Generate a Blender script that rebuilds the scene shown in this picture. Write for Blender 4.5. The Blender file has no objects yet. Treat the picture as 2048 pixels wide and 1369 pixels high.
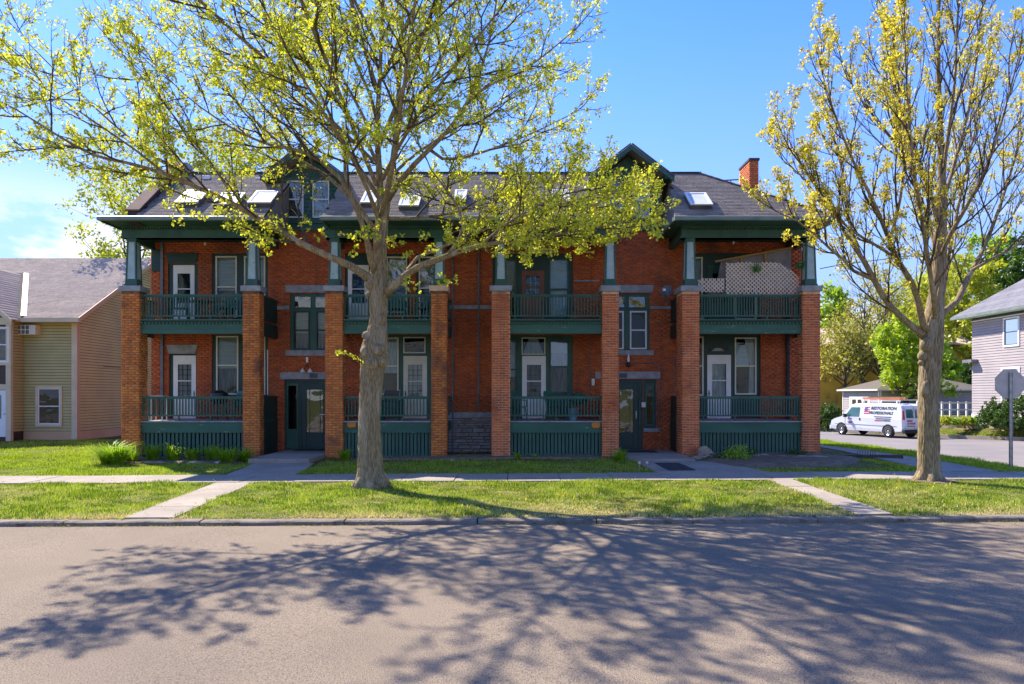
import bpy, bmesh, math, random
import numpy as np
from mathutils import Vector, Matrix
R = math.radians
sc = bpy.context.scene
COL = sc.collection
random.seed(7); rng = np.random.default_rng(7)

# ---------------------------------------------------------------- camera, sky, sun, exposure
F = 1450.0                      # focal length in photograph pixels
CAMZ = 1.9
cam = bpy.data.objects.new('camera', bpy.data.cameras.new('camera')); COL.objects.link(cam)
cam.location = (0, 0, CAMZ); cam.rotation_euler = (R(90), 0, 0)
cam.data.sensor_width = 36; cam.data.lens = F/2048*36; cam.data.shift_y = (790-684.5)/2048
cam.data.clip_end = 3000; cam.data.clip_start = .1
sc.camera = cam
SUNV = Vector((-.66, .70, 1.03)).normalized()       # towards the sun
el = math.asin(SUNV.z); az = math.atan2(SUNV.x, SUNV.y)
sun = bpy.data.objects.new('sun', bpy.data.lights.new('sun', 'SUN')); COL.objects.link(sun)
sun.data.energy = 3.5; sun.data.angle = R(.53); sun.data.color = (1, .90, .76)
sun.rotation_euler = SUNV.to_track_quat('Z', 'Y').to_euler()
w = bpy.data.worlds.new('World'); sc.world = w; w.use_nodes = True
nt = w.node_tree; nt.nodes.clear(); L = nt.links.new
sky = nt.nodes.new('ShaderNodeTexSky'); sky.sky_type = 'NISHITA'; sky.sun_disc = False
sky.sun_elevation = el; sky.sun_rotation = az
sky.air_density = 1.0; sky.dust_density = .1; sky.ozone_density = 3.0
bg = nt.nodes.new('ShaderNodeBackground'); bg.inputs[1].default_value = .15
out = nt.nodes.new('ShaderNodeOutputWorld')
tc = nt.nodes.new('ShaderNodeTexCoord')
sep = nt.nodes.new('ShaderNodeSeparateXYZ'); L(tc.outputs['Generated'], sep.inputs[0])
mp = nt.nodes.new('ShaderNodeMapping'); mp.inputs['Scale'].default_value = (1, 1, 2.6); mp.inputs['Location'].default_value = (.35, .1, .2)
L(tc.outputs['Generated'], mp.inputs[0])
nz = nt.nodes.new('ShaderNodeTexNoise'); nz.inputs['Scale'].default_value = 3.2; nz.inputs['Detail'].default_value = 9; nz.inputs['Roughness'].default_value = .6
L(mp.outputs[0], nz.inputs[0])
def wmath(op, a, b=None, c=None):
    n = nt.nodes.new('ShaderNodeMath'); n.operation = op
    for i, v in enumerate((a, b, c)):
        if v is None: continue
        if isinstance(v, (int, float)): n.inputs[i].default_value = v
        else: L(v, n.inputs[i])
    return n.outputs[0]
band = nt.nodes.new('ShaderNodeMapRange'); band.interpolation_type = 'SMOOTHSTEP'
L(sep.outputs[2], band.inputs[0]); band.inputs[1].default_value = .15; band.inputs[2].default_value = .28; band.inputs[3].default_value = 1; band.inputs[4].default_value = 0
thr = nt.nodes.new('ShaderNodeMapRange'); thr.interpolation_type = 'SMOOTHSTEP'
L(nz.outputs[0], thr.inputs[0]); thr.inputs[1].default_value = .47; thr.inputs[2].default_value = .56
fac = wmath('MULTIPLY', band.outputs[0], thr.outputs[0])
hz = nt.nodes.new('ShaderNodeMapRange'); hz.interpolation_type = 'SMOOTHSTEP'      # darker blue mixed in to dim the bright low sky
L(sep.outputs[2], hz.inputs[0]); hz.inputs[1].default_value = 0; hz.inputs[2].default_value = .50; hz.inputs[3].default_value = .85; hz.inputs[4].default_value = 0
hs = nt.nodes.new('ShaderNodeHueSaturation'); hs.inputs['Saturation'].default_value = 1.25; hs.inputs['Value'].default_value = 1.0
tn = nt.nodes.new('ShaderNodeMix'); tn.data_type = 'RGBA'; tn.blend_type = 'MULTIPLY'; tn.inputs[0].default_value = 1; L(sky.outputs[0], tn.inputs[6]); tn.inputs[7].default_value = (.71, .635, .79, 1)
L(tn.outputs[2], hs.inputs['Color'])
m0 = nt.nodes.new('ShaderNodeMix'); m0.data_type = 'RGBA'; L(hz.outputs[0], m0.inputs[0]); L(hs.outputs[0], m0.inputs[6]); m0.inputs[7].default_value = (.95, 1.35, 2.2, 1)
m1 = nt.nodes.new('ShaderNodeMix'); m1.data_type = 'RGBA'; L(fac, m1.inputs[0]); L(m0.outputs[2], m1.inputs[6]); m1.inputs[7].default_value = (2.7, 2.75, 2.8, 1)
L(m1.outputs[2], bg.inputs[0]); L(bg.outputs[0], out.inputs[0])
sc.view_settings.view_transform = 'Standard'; sc.view_settings.look = 'None'
sc.view_settings.exposure = 1.58; sc.view_settings.gamma = 1; sc.view_settings.use_curve_mapping = False
sc.cycles.max_bounces = 6; sc.cycles.transparent_max_bounces = 12
sc.cycles.diffuse_bounces = 3; sc.cycles.glossy_bounces = 3; sc.cycles.transmission_bounces = 4
sc.cycles.use_denoising = True

# a point of the photograph (2048 px wide) at a real distance Y in front of the camera
def PX(px, D): return (px-1024)*D/F
def PZ(py, D): return CAMZ+(790-py)*D/F
def P(px, py, D): return Vector((PX(px, D), D, PZ(py, D)))

# ---------------------------------------------------------------- materials
MATS = {}
def mat(name, c1, c2=None, rough=.7, scale=3.0, isl=.0, bump=0.0, bscale=60.0, metal=0.0, spec=.5, detail=5, contrast=(.35, .65), stretch=None, c3=None, s3=.8, t3=(.55, .7), objrnd=0.0, streak=None, patch=None):
    m = bpy.data.materials.new(name); m.use_nodes = True; t = m.node_tree; ln = t.links.new
    b = t.nodes['Principled BSDF']; b.inputs['Roughness'].default_value = rough; b.inputs['Metallic'].default_value = metal
    b.inputs['Specular IOR Level'].default_value = spec
    c2 = c2 or c1
    g = t.nodes.new('ShaderNodeNewGeometry'); pos = g.outputs['Position']
    if stretch:
        mm = t.nodes.new('ShaderNodeMapping'); mm.inputs['Scale'].default_value = stretch; ln(pos, mm.inputs[0]); pos = mm.outputs[0]
    n = t.nodes.new('ShaderNodeTexNoise'); n.inputs['Scale'].default_value = scale; n.inputs['Detail'].default_value = detail; ln(pos, n.inputs[0])
    mr = t.nodes.new('ShaderNodeMapRange'); ln(n.outputs[0], mr.inputs[0]); mr.inputs[1].default_value = contrast[0]; mr.inputs[2].default_value = contrast[1]
    fac = mr.outputs[0]
    if isl or objrnd:
        oi = t.nodes.new('ShaderNodeObjectInfo')
        a = t.nodes.new('ShaderNodeMath'); a.operation = 'ADD'; ln(g.outputs['Random Per Island'], a.inputs[0]); ln(oi.outputs['Random'], a.inputs[1])
        fr = t.nodes.new('ShaderNodeMath'); fr.operation = 'FRACT'; ln(a.outputs[0], fr.inputs[0])
        mx = t.nodes.new('ShaderNodeMix'); mx.data_type = 'FLOAT'; mx.inputs[0].default_value = isl or objrnd; ln(fac, mx.inputs[2]); ln(fr.outputs[0], mx.inputs[3]); fac = mx.outputs[0]
    mc = t.nodes.new('ShaderNodeMix'); mc.data_type = 'RGBA'; ln(fac, mc.inputs[0]); mc.inputs[6].default_value = (*c1, 1); mc.inputs[7].default_value = (*c2, 1)
    col = mc.outputs[2]
    if c3:
        n3 = t.nodes.new('ShaderNodeTexNoise'); n3.inputs['Scale'].default_value = s3; n3.inputs['Detail'].default_value = 6; ln(pos, n3.inputs[0])
        r3 = t.nodes.new('ShaderNodeMapRange'); ln(n3.outputs[0], r3.inputs[0]); r3.inputs[1].default_value = t3[0]; r3.inputs[2].default_value = t3[1]
        m3 = t.nodes.new('ShaderNodeMix'); m3.data_type = 'RGBA'; ln(r3.outputs[0], m3.inputs[0]); ln(col, m3.inputs[6]); m3.inputs[7].default_value = (*c3, 1); col = m3.outputs[2]
    for cc, sc_, th_, st_ in ((streak, 1.0, (.52, .72), (3.2, 3.2, .35)), (patch, 1.7, (.66, .72), (1, 1, 1.6))):
        if not cc: continue      # rain streaks, pale patches of lime
        ms = t.nodes.new('ShaderNodeMapping'); ms.inputs['Scale'].default_value = st_; ln(g.outputs['Position'], ms.inputs[0])
        n4 = t.nodes.new('ShaderNodeTexNoise'); n4.inputs['Scale'].default_value = sc_; n4.inputs['Detail'].default_value = 8; n4.inputs['Roughness'].default_value = .65; ln(ms.outputs[0], n4.inputs[0])
        r4 = t.nodes.new('ShaderNodeMapRange'); ln(n4.outputs[0], r4.inputs[0]); r4.inputs[1].default_value = th_[0]; r4.inputs[2].default_value = th_[1]; r4.inputs[4].default_value = .75
        m4 = t.nodes.new('ShaderNodeMix'); m4.data_type = 'RGBA'; ln(r4.outputs[0], m4.inputs[0]); ln(col, m4.inputs[6]); m4.inputs[7].default_value = (*cc, 1); col = m4.outputs[2]
    ln(col, b.inputs['Base Color'])
    if bump:
        nb = t.nodes.new('ShaderNodeTexNoise'); nb.inputs['Scale'].default_value = bscale; nb.inputs['Detail'].default_value = 4; ln(pos, nb.inputs[0])
        bp = t.nodes.new('ShaderNodeBump'); bp.inputs['Strength'].default_value = bump; bp.inputs['Distance'].default_value = .02; ln(nb.outputs[0], bp.inputs['Height']); ln(bp.outputs[0], b.inputs['Normal'])
    MATS[name] = m; return m
def leafmat(name, c1, c2, trans=.5, tint=1.35, c3=None):
    m = bpy.data.materials.new(name); m.use_nodes = True; t = m.node_tree; ln = t.links.new
    t.nodes.clear(); o = t.nodes.new('ShaderNodeOutputMaterial')
    g = t.nodes.new('ShaderNodeNewGeometry'); cr = t.nodes.new('ShaderNodeValToRGB'); ln(g.outputs['Random Per Island'], cr.inputs[0])
    e = cr.color_ramp.elements; e[0].color = (*c1, 1); e[1].color = (*c2, 1); e[0].position = .1; e[1].position = .9
    if c3: k = e.new(.97); k.color = (*c3, 1)
    d = t.nodes.new('ShaderNodeBsdfDiffuse'); tr = t.nodes.new('ShaderNodeBsdfTranslucent'); ln(cr.outputs[0], d.inputs[0])
    gm = t.nodes.new('ShaderNodeMix'); gm.data_type = 'RGBA'; gm.blend_type = 'MULTIPLY'; gm.inputs[0].default_value = 1; ln(cr.outputs[0], gm.inputs[6]); gm.inputs[7].default_value = (tint, tint, tint*.55, 1)
    ln(gm.outputs[2], tr.inputs[0])
    mx = t.nodes.new('ShaderNodeMixShader'); mx.inputs[0].default_value = trans; ln(d.outputs[0], mx.inputs[1]); ln(tr.outputs[0], mx.inputs[2])
    gl = t.nodes.new('ShaderNodeBsdfGlossy'); gl.inputs['Roughness'].default_value = .45
    m2 = t.nodes.new('ShaderNodeMixShader'); m2.inputs[0].default_value = .04; ln(mx.outputs[0], m2.inputs[1]); ln(gl.outputs[0], m2.inputs[2])
    ln(m2.outputs[0], o.inputs[0]); MATS[name] = m; return m
def glassmat(name, refl=.12, tint=(.85, .92, .95)):
    m = bpy.data.materials.new(name); m.use_nodes = True; t = m.node_tree; ln = t.links.new; t.nodes.clear()
    o = t.nodes.new('ShaderNodeOutputMaterial'); tr = t.nodes.new('ShaderNodeBsdfTransparent'); tr.inputs[0].default_value = (*tint, 1)
    gl = t.nodes.new('ShaderNodeBsdfGlossy'); gl.inputs['Roughness'].default_value = .015
    g = t.nodes.new('ShaderNodeNewGeometry')
    n = t.nodes.new('ShaderNodeTexNoise'); n.inputs['Scale'].default_value = 2.2; n.inputs['Detail'].default_value = 1; ln(g.outputs['Position'], n.inputs[0])
    bp = t.nodes.new('ShaderNodeBump'); bp.inputs['Strength'].default_value = .12; bp.inputs['Distance'].default_value = .05; ln(n.outputs[0], bp.inputs['Height']); ln(bp.outputs[0], gl.inputs['Normal'])
    fr = t.nodes.new('ShaderNodeFresnel'); fr.inputs[0].default_value = 1.5
    ad = t.nodes.new('ShaderNodeMath'); ad.operation = 'ADD'; ad.inputs[1].default_value = refl; ln(fr.outputs[0], ad.inputs[0])
    mx = t.nodes.new('ShaderNodeMixShader'); ln(ad.outputs[0], mx.inputs[0]); ln(tr.outputs[0], mx.inputs[1]); ln(gl.outputs[0], mx.inputs[2]); ln(mx.outputs[0], o.inputs[0])
    MATS[name] = m; return m
mat('brick_orange', (.84, .27, .048), (.48, .125, .030), .85, 2.2, isl=.7, streak=(.17, .07, .04), patch=(.62, .42, .30), bump=.35, bscale=55, c3=(.16, .06, .035), s3=1.1, t3=(.55, .75))
mat('brick_red', (.74, .20, .056), (.44, .098, .034), .85, 2.2, isl=.7, streak=(.24, .07, .045), bump=.35, bscale=55, c3=(.16, .05, .035), s3=.9, t3=(.6, .8))
mat('brick_wall', (.68, .145, .033), (.40, .075, .024), .85, 1.2, isl=.65, streak=(.20, .05, .03), patch=(.42, .20, .12), bump=.35, bscale=55, c3=(.13, .05, .03), s3=.7, t3=(.58, .8))
mat('mortar_dark', (.26, .16, .09), (.10, .06, .04), .95, 6)
mat('mortar_light', (.78, .52, .33), (.60, .38, .24), .95, 6, c3=(.16, .10, .07), s3=.8)
mat('mortar_wall', (.34, .17, .10), (.22, .09, .055), .95, 5)
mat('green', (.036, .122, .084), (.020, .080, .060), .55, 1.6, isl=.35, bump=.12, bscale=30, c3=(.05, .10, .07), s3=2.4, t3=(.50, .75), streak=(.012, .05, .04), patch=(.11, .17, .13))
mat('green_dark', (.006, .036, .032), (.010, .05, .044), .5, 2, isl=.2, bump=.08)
mat('green_worn', (.040, .135, .088), (.026, .095, .066), .6, 2.0, isl=.25, bump=.2, bscale=40, c3=(.30, .33, .26), s3=5.5, t3=(.67, .74), stretch=(.5, 1, 1.6))
mat('panel_blue', (.40, .52, .52), (.32, .44, .45), .6, 4, bump=.15, bscale=40, c3=(.08, .16, .15), s3=6, t3=(.66, .74))
mat('stone_cap', (.37, .37, .385), (.25, .255, .27), .85, 5, bump=.3, bscale=25)
mat('stone_rough', (.42, .41, .41), (.20, .20, .215), .9, 3, isl=.5, bump=.9, bscale=14, c3=(.3, .28, .26), s3=3)
mat('shingle', (.38, .30, .235), (.19, .155, .13), .9, 1.5, isl=.6, bump=.5, bscale=120, c3=(.20, .16, .13), s3=.7)
mat('shingle_dark', (.16, .13, .10), (.08, .07, .055), .92, 1.5, isl=.5, bump=.5, c3=(.12, .13, .06), s3=1.5)
mat('felt', (.035, .028, .026), (.05, .04, .035), .95, 3)  # near-black under the shingles, the shade between courses put in as colour
mat('shingle_tan', (.72, .55, .39), (.46, .35, .26), .92, 1.5, isl=.55, bump=.5, bscale=120)
mat('shingle_blue', (.24, .235, .27), (.14, .14, .17), .92, 1.5, isl=.55, bump=.5, bscale=120)
mat('gutter', (.20, .26, .22), (.14, .19, .165), .45, 2, bump=.1, bscale=10)
mat('black_trim', (.012, .013, .016), (.03, .03, .035), .7, 5)
mat('white_paint', (.86, .85, .82), (.76, .75, .73), .5, 3, bump=.05, bscale=30)
mat('cream_paint', (.72, .60, .38), (.62, .51, .33), .6, 2, bump=.1, bscale=30)
mat('cream_frame', (.76, .72, .58), (.66, .62, .50), .55, 3)
mat('olive_siding', (.54, .47, .19), (.44, .385, .16), .7, 1.2, isl=.25, bump=.15, bscale=40)
mat('tan_siding', (.62, .50, .17), (.52, .41, .145), .7, 1.2, isl=.25, bump=.15, bscale=40)
mat('tan_trim', (.62, .42, .21), (.52, .34, .17), .7, 1.2, isl=.2)
mat('grey_siding', (.42, .37, .37), (.35, .31, .315), .7, 1.0, isl=.25, bump=.15, bscale=40)
mat('ochre_wall', (.72, .42, .05), (.58, .32, .04), .85, .6, bump=.3, bscale=6, c3=(.30, .2, .05), s3=1.2)
mat('coping', (.20, .12, .09), (.14, .085, .065), .95, 3)
mat('brown_door', (.22, .075, .035), (.15, .05, .028), .5, 3, bump=.1)
mat('brown_paint', (.07, .035, .03), (.05, .025, .02), .6, 3)  # brown paint; behind clapboards its dark tone stands for lap shadow
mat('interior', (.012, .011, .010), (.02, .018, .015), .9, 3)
mat('blind', (.46, .43, .33), (.36, .34, .26), .9, 2.0, stretch=(1, 1, 14), bump=.3, bscale=8)
mat('blind_white', (.62, .66, .72), (.5, .55, .63), .9, 2.0, stretch=(1, 1, 14))
mat('curtain', (.20, .18, .13), (.05, .045, .035), .95, 3.5, stretch=(6, 1, .6))
mat('curtain_blue', (.22, .30, .44), (.07, .10, .18), .95, 3.5, stretch=(2.2, 1, 2.2), contrast=(.45, .55))
mat('curtain_pale', (.55, .55, .52), (.34, .34, .33), .95, 3.5, stretch=(5, 1, .6))
mat('skylight', (.80, .82, .84), (.70, .73, .76), .25, 2, spec=.8)
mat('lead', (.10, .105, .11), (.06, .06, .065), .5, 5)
mat('pipe', (.17, .18, .20), (.12, .13, .15), .5, 4, metal=.2)
mat('galv', (.30, .32, .34), (.20, .215, .235), .35, 8, metal=.85)
mat('sign_back', (.46, .42, .39), (.38, .35, .33), .45, 5, metal=.25)
mat('asphalt', (.34, .268, .192), (.27, .215, .157), .93, .45, contrast=(.38, .64), bump=1.0, bscale=90, c3=(.10, .085, .075), s3=85, t3=(.46, .68), detail=8, spec=.25)
mat('asphalt_side', (.25, .225, .215), (.20, .185, .18), .93, .5, bump=.4, bscale=90, c3=(.17, .155, .15), s3=60, t3=(.55, .75), spec=.25)
mat('concrete', (.38, .33, .275), (.29, .25, .21), .92, 1.3, isl=.25, bump=.4, bscale=70, c3=(.23, .195, .16), s3=9, t3=(.55, .8), spec=.25)
mat('kerb', (.27, .23, .19), (.17, .145, .12), .95, 3, isl=.3, bump=.9, bscale=22, c3=(.10, .085, .07), s3=5, spec=.2)
mat('soil', (.15, .11, .075), (.24, .18, .125), .98, 5, bump=.8, bscale=30, spec=.15)
mat('turf', (.07, .09, .015), (.13, .12, .035), .98, 1.1, bump=.8, bscale=45, c3=(.24, .20, .09), s3=1.7, t3=(.52, .7), spec=.15)
mat('turf_far', (.09, .12, .022), (.13, .14, .035), .98, .8, bump=.8, bscale=20, spec=.15)
mat('bark', (.37, .285, .16), (.17, .128, .074), .95, 42, contrast=(.36, .62), bump=1.0, bscale=30, stretch=(1, 1, .16), c3=(.42, .36, .26), s3=7, t3=(.52, .74), spec=.2)
mat('bark_twig', (.12, .09, .062), (.07, .052, .038), .9, 9, spec=.2)
mat('bark_far', (.11, .09, .07), (.07, .055, .045), .95, 6, spec=.2)
mat('plastic_green', (.012, .12, .075), (.02, .15, .09), .35, 4)
mat('plastic_blue', (.16, .33, .46), (.14, .28, .40), .4, 4)
mat('black_metal', (.012, .012, .013), (.022, .022, .022), .4, 4)
mat('terracotta', (.36, .12, .05), (.28, .09, .04), .8, 6)
mat('orange_board', (.62, .22, .025), (.5, .17, .02), .7, 8)
mat('plaque', (.05, .085, .11), (.03, .06, .08), .5, 25)
mat('rock', (.44, .35, .25), (.24, .19, .145), .95, 4, isl=.4, bump=.9, bscale=12)
mat('mat_rubber', (.022, .024, .03), (.04, .042, .048), .8, 20, bump=.4)
mat('lattice', (.80, .66, .55), (.66, .54, .45), .8, 6)
mat('wood_yellow', (.44, .25, .07), (.34, .18, .05), .7, 4, stretch=(1, 1, 6))
mat('cloth_pale', (.30, .27, .26), (.20, .18, .18), .95, 3)
mat('van_white', (.74, .77, .82), (.68, .72, .79), .22, 1, spec=.6)
mat('tyre', (.015, .015, .016), (.03, .03, .03), .8, 10)
mat('rim', (.45, .46, .48), (.3, .3, .32), .3, 6, metal=.8)
mat('van_glass', (.03, .10, .12), (.04, .14, .16), .06, 2, spec=.9)
mat('tail_red', (.45, .012, .012), (.3, .01, .01), .25, 9)
mat('ink', (.02, .022, .04), None, .5, 5)
mat('ink_red', (.55, .03, .03), None, .5, 5)
mat('ink_blue', (.04, .10, .42), None, .5, 5)
mat('orange_ladder', (.75, .16, .02), (.6, .12, .02), .5, 5)
mat('flower_yellow', (.85, .62, .02), None, .8, 5)
mat('litter', (.75, .75, .74), None, .7, 5)
mat('bulb', (.8, .8, .78), None, .3, 5)
leafmat('leaf_spring', (.36, .43, .022), (.72, .70, .085), .52, 1.3, c3=(.50, .34, .05))
leafmat('leaf_ochre', (.48, .43, .035), (.80, .70, .11), .48, 1.25, c3=(.30, .17, .04))
leafmat('leaf_fresh', (.24, .36, .018), (.50, .60, .06), .48, 1.3)
leafmat('leaf_green', (.16, .30, .015), (.36, .50, .04), .45, 1.4)
leafmat('leaf_yellowgreen', (.32, .38, .03), (.55, .55, .07), .45, 1.3)
leafmat('leaf_dark', (.03, .075, .012), (.08, .15, .022), .35, 1.3)
leafmat('leaf_olive', (.30, .30, .05), (.46, .42, .09), .45, 1.2)
leafmat('blade', (.16, .27, .012), (.42, .52, .035), .40, 1.5)
leafmat('blade_dark', (.05, .11, .008), (.14, .22, .015), .35, 1.4)
leafmat('blade_dry', (.58, .46, .22), (.78, .66, .38), .35, 1.2)
leafmat('lily', (.20, .34, .016), (.36, .52, .035), .42, 1.3)
glassmat('glass', -.02); glassmat('glass_bright', .05)
M = MATS

# ---------------------------------------------------------------- object helpers
def link(o): COL.objects.link(o); return o
def tag(o, label=None, cat=None, group=None, kind=None):
    if label: o['label'] = label
    if cat: o['category'] = cat
    if group: o['group'] = group
    if kind: o['kind'] = kind
    return o
def thing(name, label, cat, loc=(0, 0, 0), group=None):
    o = link(bpy.data.objects.new(name, None)); o.location = loc; o.empty_display_size = .2
    return tag(o, label, cat, group)
def put(o, parent):
    if parent is not None:
        o.parent = parent
        if parent.type == 'EMPTY': o.matrix_parent_inverse = Matrix.Translation(-Vector(parent.location))
    return o
class MB:
    def __init__(s): s.v = []; s.f = []
    def quad(s, *p):
        n = len(s.v); s.v += [tuple(q) for q in p]; s.f.append(tuple(range(n, n+len(p)))); return s
    def box(s, x0, x1, y0, y1, z0, z1):
        n = len(s.v)
        s.v += [(x0, y0, z0), (x1, y0, z0), (x1, y1, z0), (x0, y1, z0), (x0, y0, z1), (x1, y0, z1), (x1, y1, z1), (x0, y1, z1)]
        s.f += [(n, n+3, n+2, n+1), (n+4, n+5, n+6, n+7), (n, n+1, n+5, n+4), (n+1, n+2, n+6, n+5), (n+2, n+3, n+7, n+6), (n+3, n, n+4, n+7)]
        return s
    def obox(s, c, ax, ay, az):            # centre and half axes
        c, ax, ay, az = map(Vector, (c, ax, ay, az)); n = len(s.v)
        for k in ((-1, -1, -1), (1, -1, -1), (1, 1, -1), (-1, 1, -1), (-1, -1, 1), (1, -1, 1), (1, 1, 1), (-1, 1, 1)):
            s.v.append(tuple(c+ax*k[0]+ay*k[1]+az*k[2]))
        s.f += [(n, n+3, n+2, n+1), (n+4, n+5, n+6, n+7), (n, n+1, n+5, n+4), (n+1, n+2, n+6, n+5), (n+2, n+3, n+7, n+6), (n+3, n, n+4, n+7)]
        return s
    def bar(s, a, b, w, h=None, up=(0, 0, 1)):
        a, b = Vector(a), Vector(b); h = h or w; d = b-a; u = Vector(up)
        x = d.cross(u)
        if x.length < 1e-5: x = d.cross(Vector((1, 0, 0)))
        x.normalize(); y = d.cross(x).normalized()
        return s.obox((a+b)/2, x*w/2, d/2, y*h/2)
    def prism(s, pts, d):                  # polygon pts extruded by vector d
        n = len(s.v); k = len(pts); d = Vector(d)
        s.v += [tuple(p) for p in pts]+[tuple(Vector(p)+d) for p in pts]
        s.f += [tuple(range(n+k-1, n-1, -1)), tuple(range(n+k, n+2*k))]
        s.f += [(n+i, n+(i+1) % k, n+k+(i+1) % k, n+k+i) for i in range(k)]
        return s
    def tube(s, pts, rad, sides=8, cap=True, wob=0, seedv=0):
        pts = [Vector(p) for p in pts]; n0 = len(s.v); x = None
        for i, p in enumerate(pts):
            d = (pts[min(i+1, len(pts)-1)]-pts[max(i-1, 0)])
            if d.length < 1e-6: d = Vector((0, 0, 1))
            d.normalize()
            if x is None:
                x = d.cross(Vector((0.3, 1, .1))); x = x.normalized() if x.length > 1e-4 else Vector((1, 0, 0))
            else:
                x = (x-d*x.dot(d)).normalized()
            y = d.cross(x); r = rad[i] if not isinstance(rad, (int, float)) else rad
            for k in range(sides):
                a = 2*math.pi*k/sides; rr = r*(1+(wob*math.sin(a*3+i*1.7+seedv)+wob*math.sin(a*5-i*2.3+seedv*2)) if wob else 1)
                s.v.append(tuple(p+x*math.cos(a)*rr+y*math.sin(a)*rr))
        for i in range(len(pts)-1):
            for k in range(sides):
                a = n0+i*sides+k; b = n0+i*sides+(k+1) % sides
                s.f.append((a, b, b+sides, a+sides))
        if cap:
            s.f.append(tuple(range(n0+sides-1, n0-1, -1))); s.f.append(tuple(range(n0+(len(pts)-1)*sides, n0+len(pts)*sides)))
        return s
    def lathe(s, c, prof, sides=16, ax='z'):
        c = Vector(c); pts = []; n0 = len(s.v)
        for r, h in prof:
            for k in range(sides):
                a = 2*math.pi*k/sides; q = (r*math.cos(a), r*math.sin(a), h)
                if ax == 'y': q = (q[0], q[2], q[1])
                if ax == 'x': q = (q[2], q[0], q[1])
                s.v.append(tuple(c+Vector(q)))
        for i in range(len(prof)-1):
            for k in range(sides):
                a = n0+i*sides+k; b = n0+i*sides+(k+1) % sides; s.f.append((a, b, b+sides, a+sides))
        s.f.append(tuple(range(n0+sides-1, n0-1, -1))); s.f.append(tuple(range(n0+(len(prof)-1)*sides, n0+len(prof)*sides)))
        return s
    def mesh(s, name, m, smooth=False):
        me = bpy.data.meshes.new(name); me.from_pydata(s.v, [], s.f)
        if m: me.materials.append(M[m] if isinstance(m, str) else m)
        if smooth: me.polygons.foreach_set('use_smooth', [True]*len(me.polygons))
        me.update(); return me
    def build(s, name, m, parent=None, kind=None, smooth=False, bev=0):
        o = link(bpy.data.objects.new(name, s.mesh(name, m, smooth))); put(o, parent)
        if kind: o['kind'] = kind
        if bev:
            b = o.modifiers.new('bevel', 'BEVEL'); b.width = bev; b.segments = 2; b.limit_method = 'ANGLE'
        return o
def B(*a): return MB().box(*a)
def inst(name, me, parent, loc, rot=None, scale=None):
    o = link(bpy.data.objects.new(name, me)); put(o, parent); o.location = loc
    if rot: o.rotation_euler = rot
    if scale: o.scale = scale
    return o
def copy_tree(o, parent=None):
    c = o.copy(); COL.objects.link(c)
    if parent is not None: c.parent = parent
    for ch in o.children: copy_tree(ch, c)
    return c
def rawmesh(name, V, Q, m, parent=None, kind=None, tri=False):
    """V (n,3) and faces (m,k) numpy arrays -> object"""
    me = bpy.data.meshes.new(name); k = Q.shape[1]
    me.vertices.add(len(V)); me.vertices.foreach_set('co', np.ascontiguousarray(V, dtype=np.float32).ravel())
    me.loops.add(Q.size); me.loops.foreach_set('vertex_index', np.ascontiguousarray(Q, dtype=np.int32).ravel())
    me.polygons.add(len(Q)); me.polygons.foreach_set('loop_start', np.arange(0, Q.size, k, dtype=np.int32))
    try: me.polygons.foreach_set('loop_total', np.full(len(Q), k, dtype=np.int32))
    except Exception: pass
    me.update(calc_edges=True); me.materials.append(M[m])
    o = link(bpy.data.objects.new(name, me)); put(o, parent)
    if kind: o['kind'] = kind
    return o
def leaves(name, centers, n, spread, size, m, parent=None, droop=.0, kind='stuff', up=0.0, narrow=.5):
    """n small leaves about each of the centres"""
    C = np.repeat(np.asarray(centers, dtype=float), n, axis=0); k = len(C)
    off = rng.normal(size=(k, 3)); off /= np.linalg.norm(off, axis=1)[:, None]+1e-9
    off *= (rng.random((k, 1))**.6)*spread
    C = C+off; C[:, 2] -= droop*rng.random(k)
    a = off/(np.linalg.norm(off, axis=1)[:, None]+1e-9)+rng.normal(size=(k, 3))*.7; a[:, 2] += up
    a /= np.linalg.norm(a, axis=1)[:, None]+1e-9
    b = np.cross(a, rng.normal(size=(k, 3))); b /= np.linalg.norm(b, axis=1)[:, None]+1e-9
    s = size*(.55+.9*rng.random((k, 1)))
    V = np.empty((k, 4, 3)); V[:, 0] = C-a*s*.5; V[:, 1] = C+b*s*narrow*.5; V[:, 2] = C+a*s*.5; V[:, 3] = C-b*s*narrow*.5
    Q = np.arange(k*4).reshape(k, 4)
    return rawmesh(name, V.reshape(-1, 3), Q, m, parent, kind)

# ---------------------------------------------------------------- the ground
def sm(t): t = np.clip(t, 0, 1); return t*t*(3-2*t)
def XN(y): return 13.4+(y-19)*.137               # near and far edge of the side street
def XK(y): return 26.1+(43.7-y)*.46
def zt(x, y):
    x = np.asarray(x, float); y = np.asarray(y, float)
    z = np.interp(y, [11.6, 11.75, 16.2, 17.7, 21, 24], [-.16, -.085, -.035, -.03, 0, .02])
    z = z+.005*np.clip(x, -12, 8)
    s = sm((x-9.5)/4); z = z-s*.026*np.clip(y-18, 0, 25)
    d = (x-XK(y))/1.1
    far = sm((y-30)/4)*sm(d/1.0)
    z = z+far*(.18+.10*np.clip(d, 0, 2)+np.clip(d-1.3, 0, 1)*.65)*np.clip(1-(y-55)/20, 0, 1)
    z = z+np.clip(y-66, 0, 60)*.035*sm((x-5)/15)
    return z
def zs(x, y): return float(zt(x, y))
xs = np.unique(np.concatenate([[-1500, -600, -250, -120, -80], np.arange(-60, -14, 2), np.arange(-14, 14, .35), np.arange(14, 50, .8), np.arange(50, 90, 4), [120, 250, 600, 1500]]))
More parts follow.
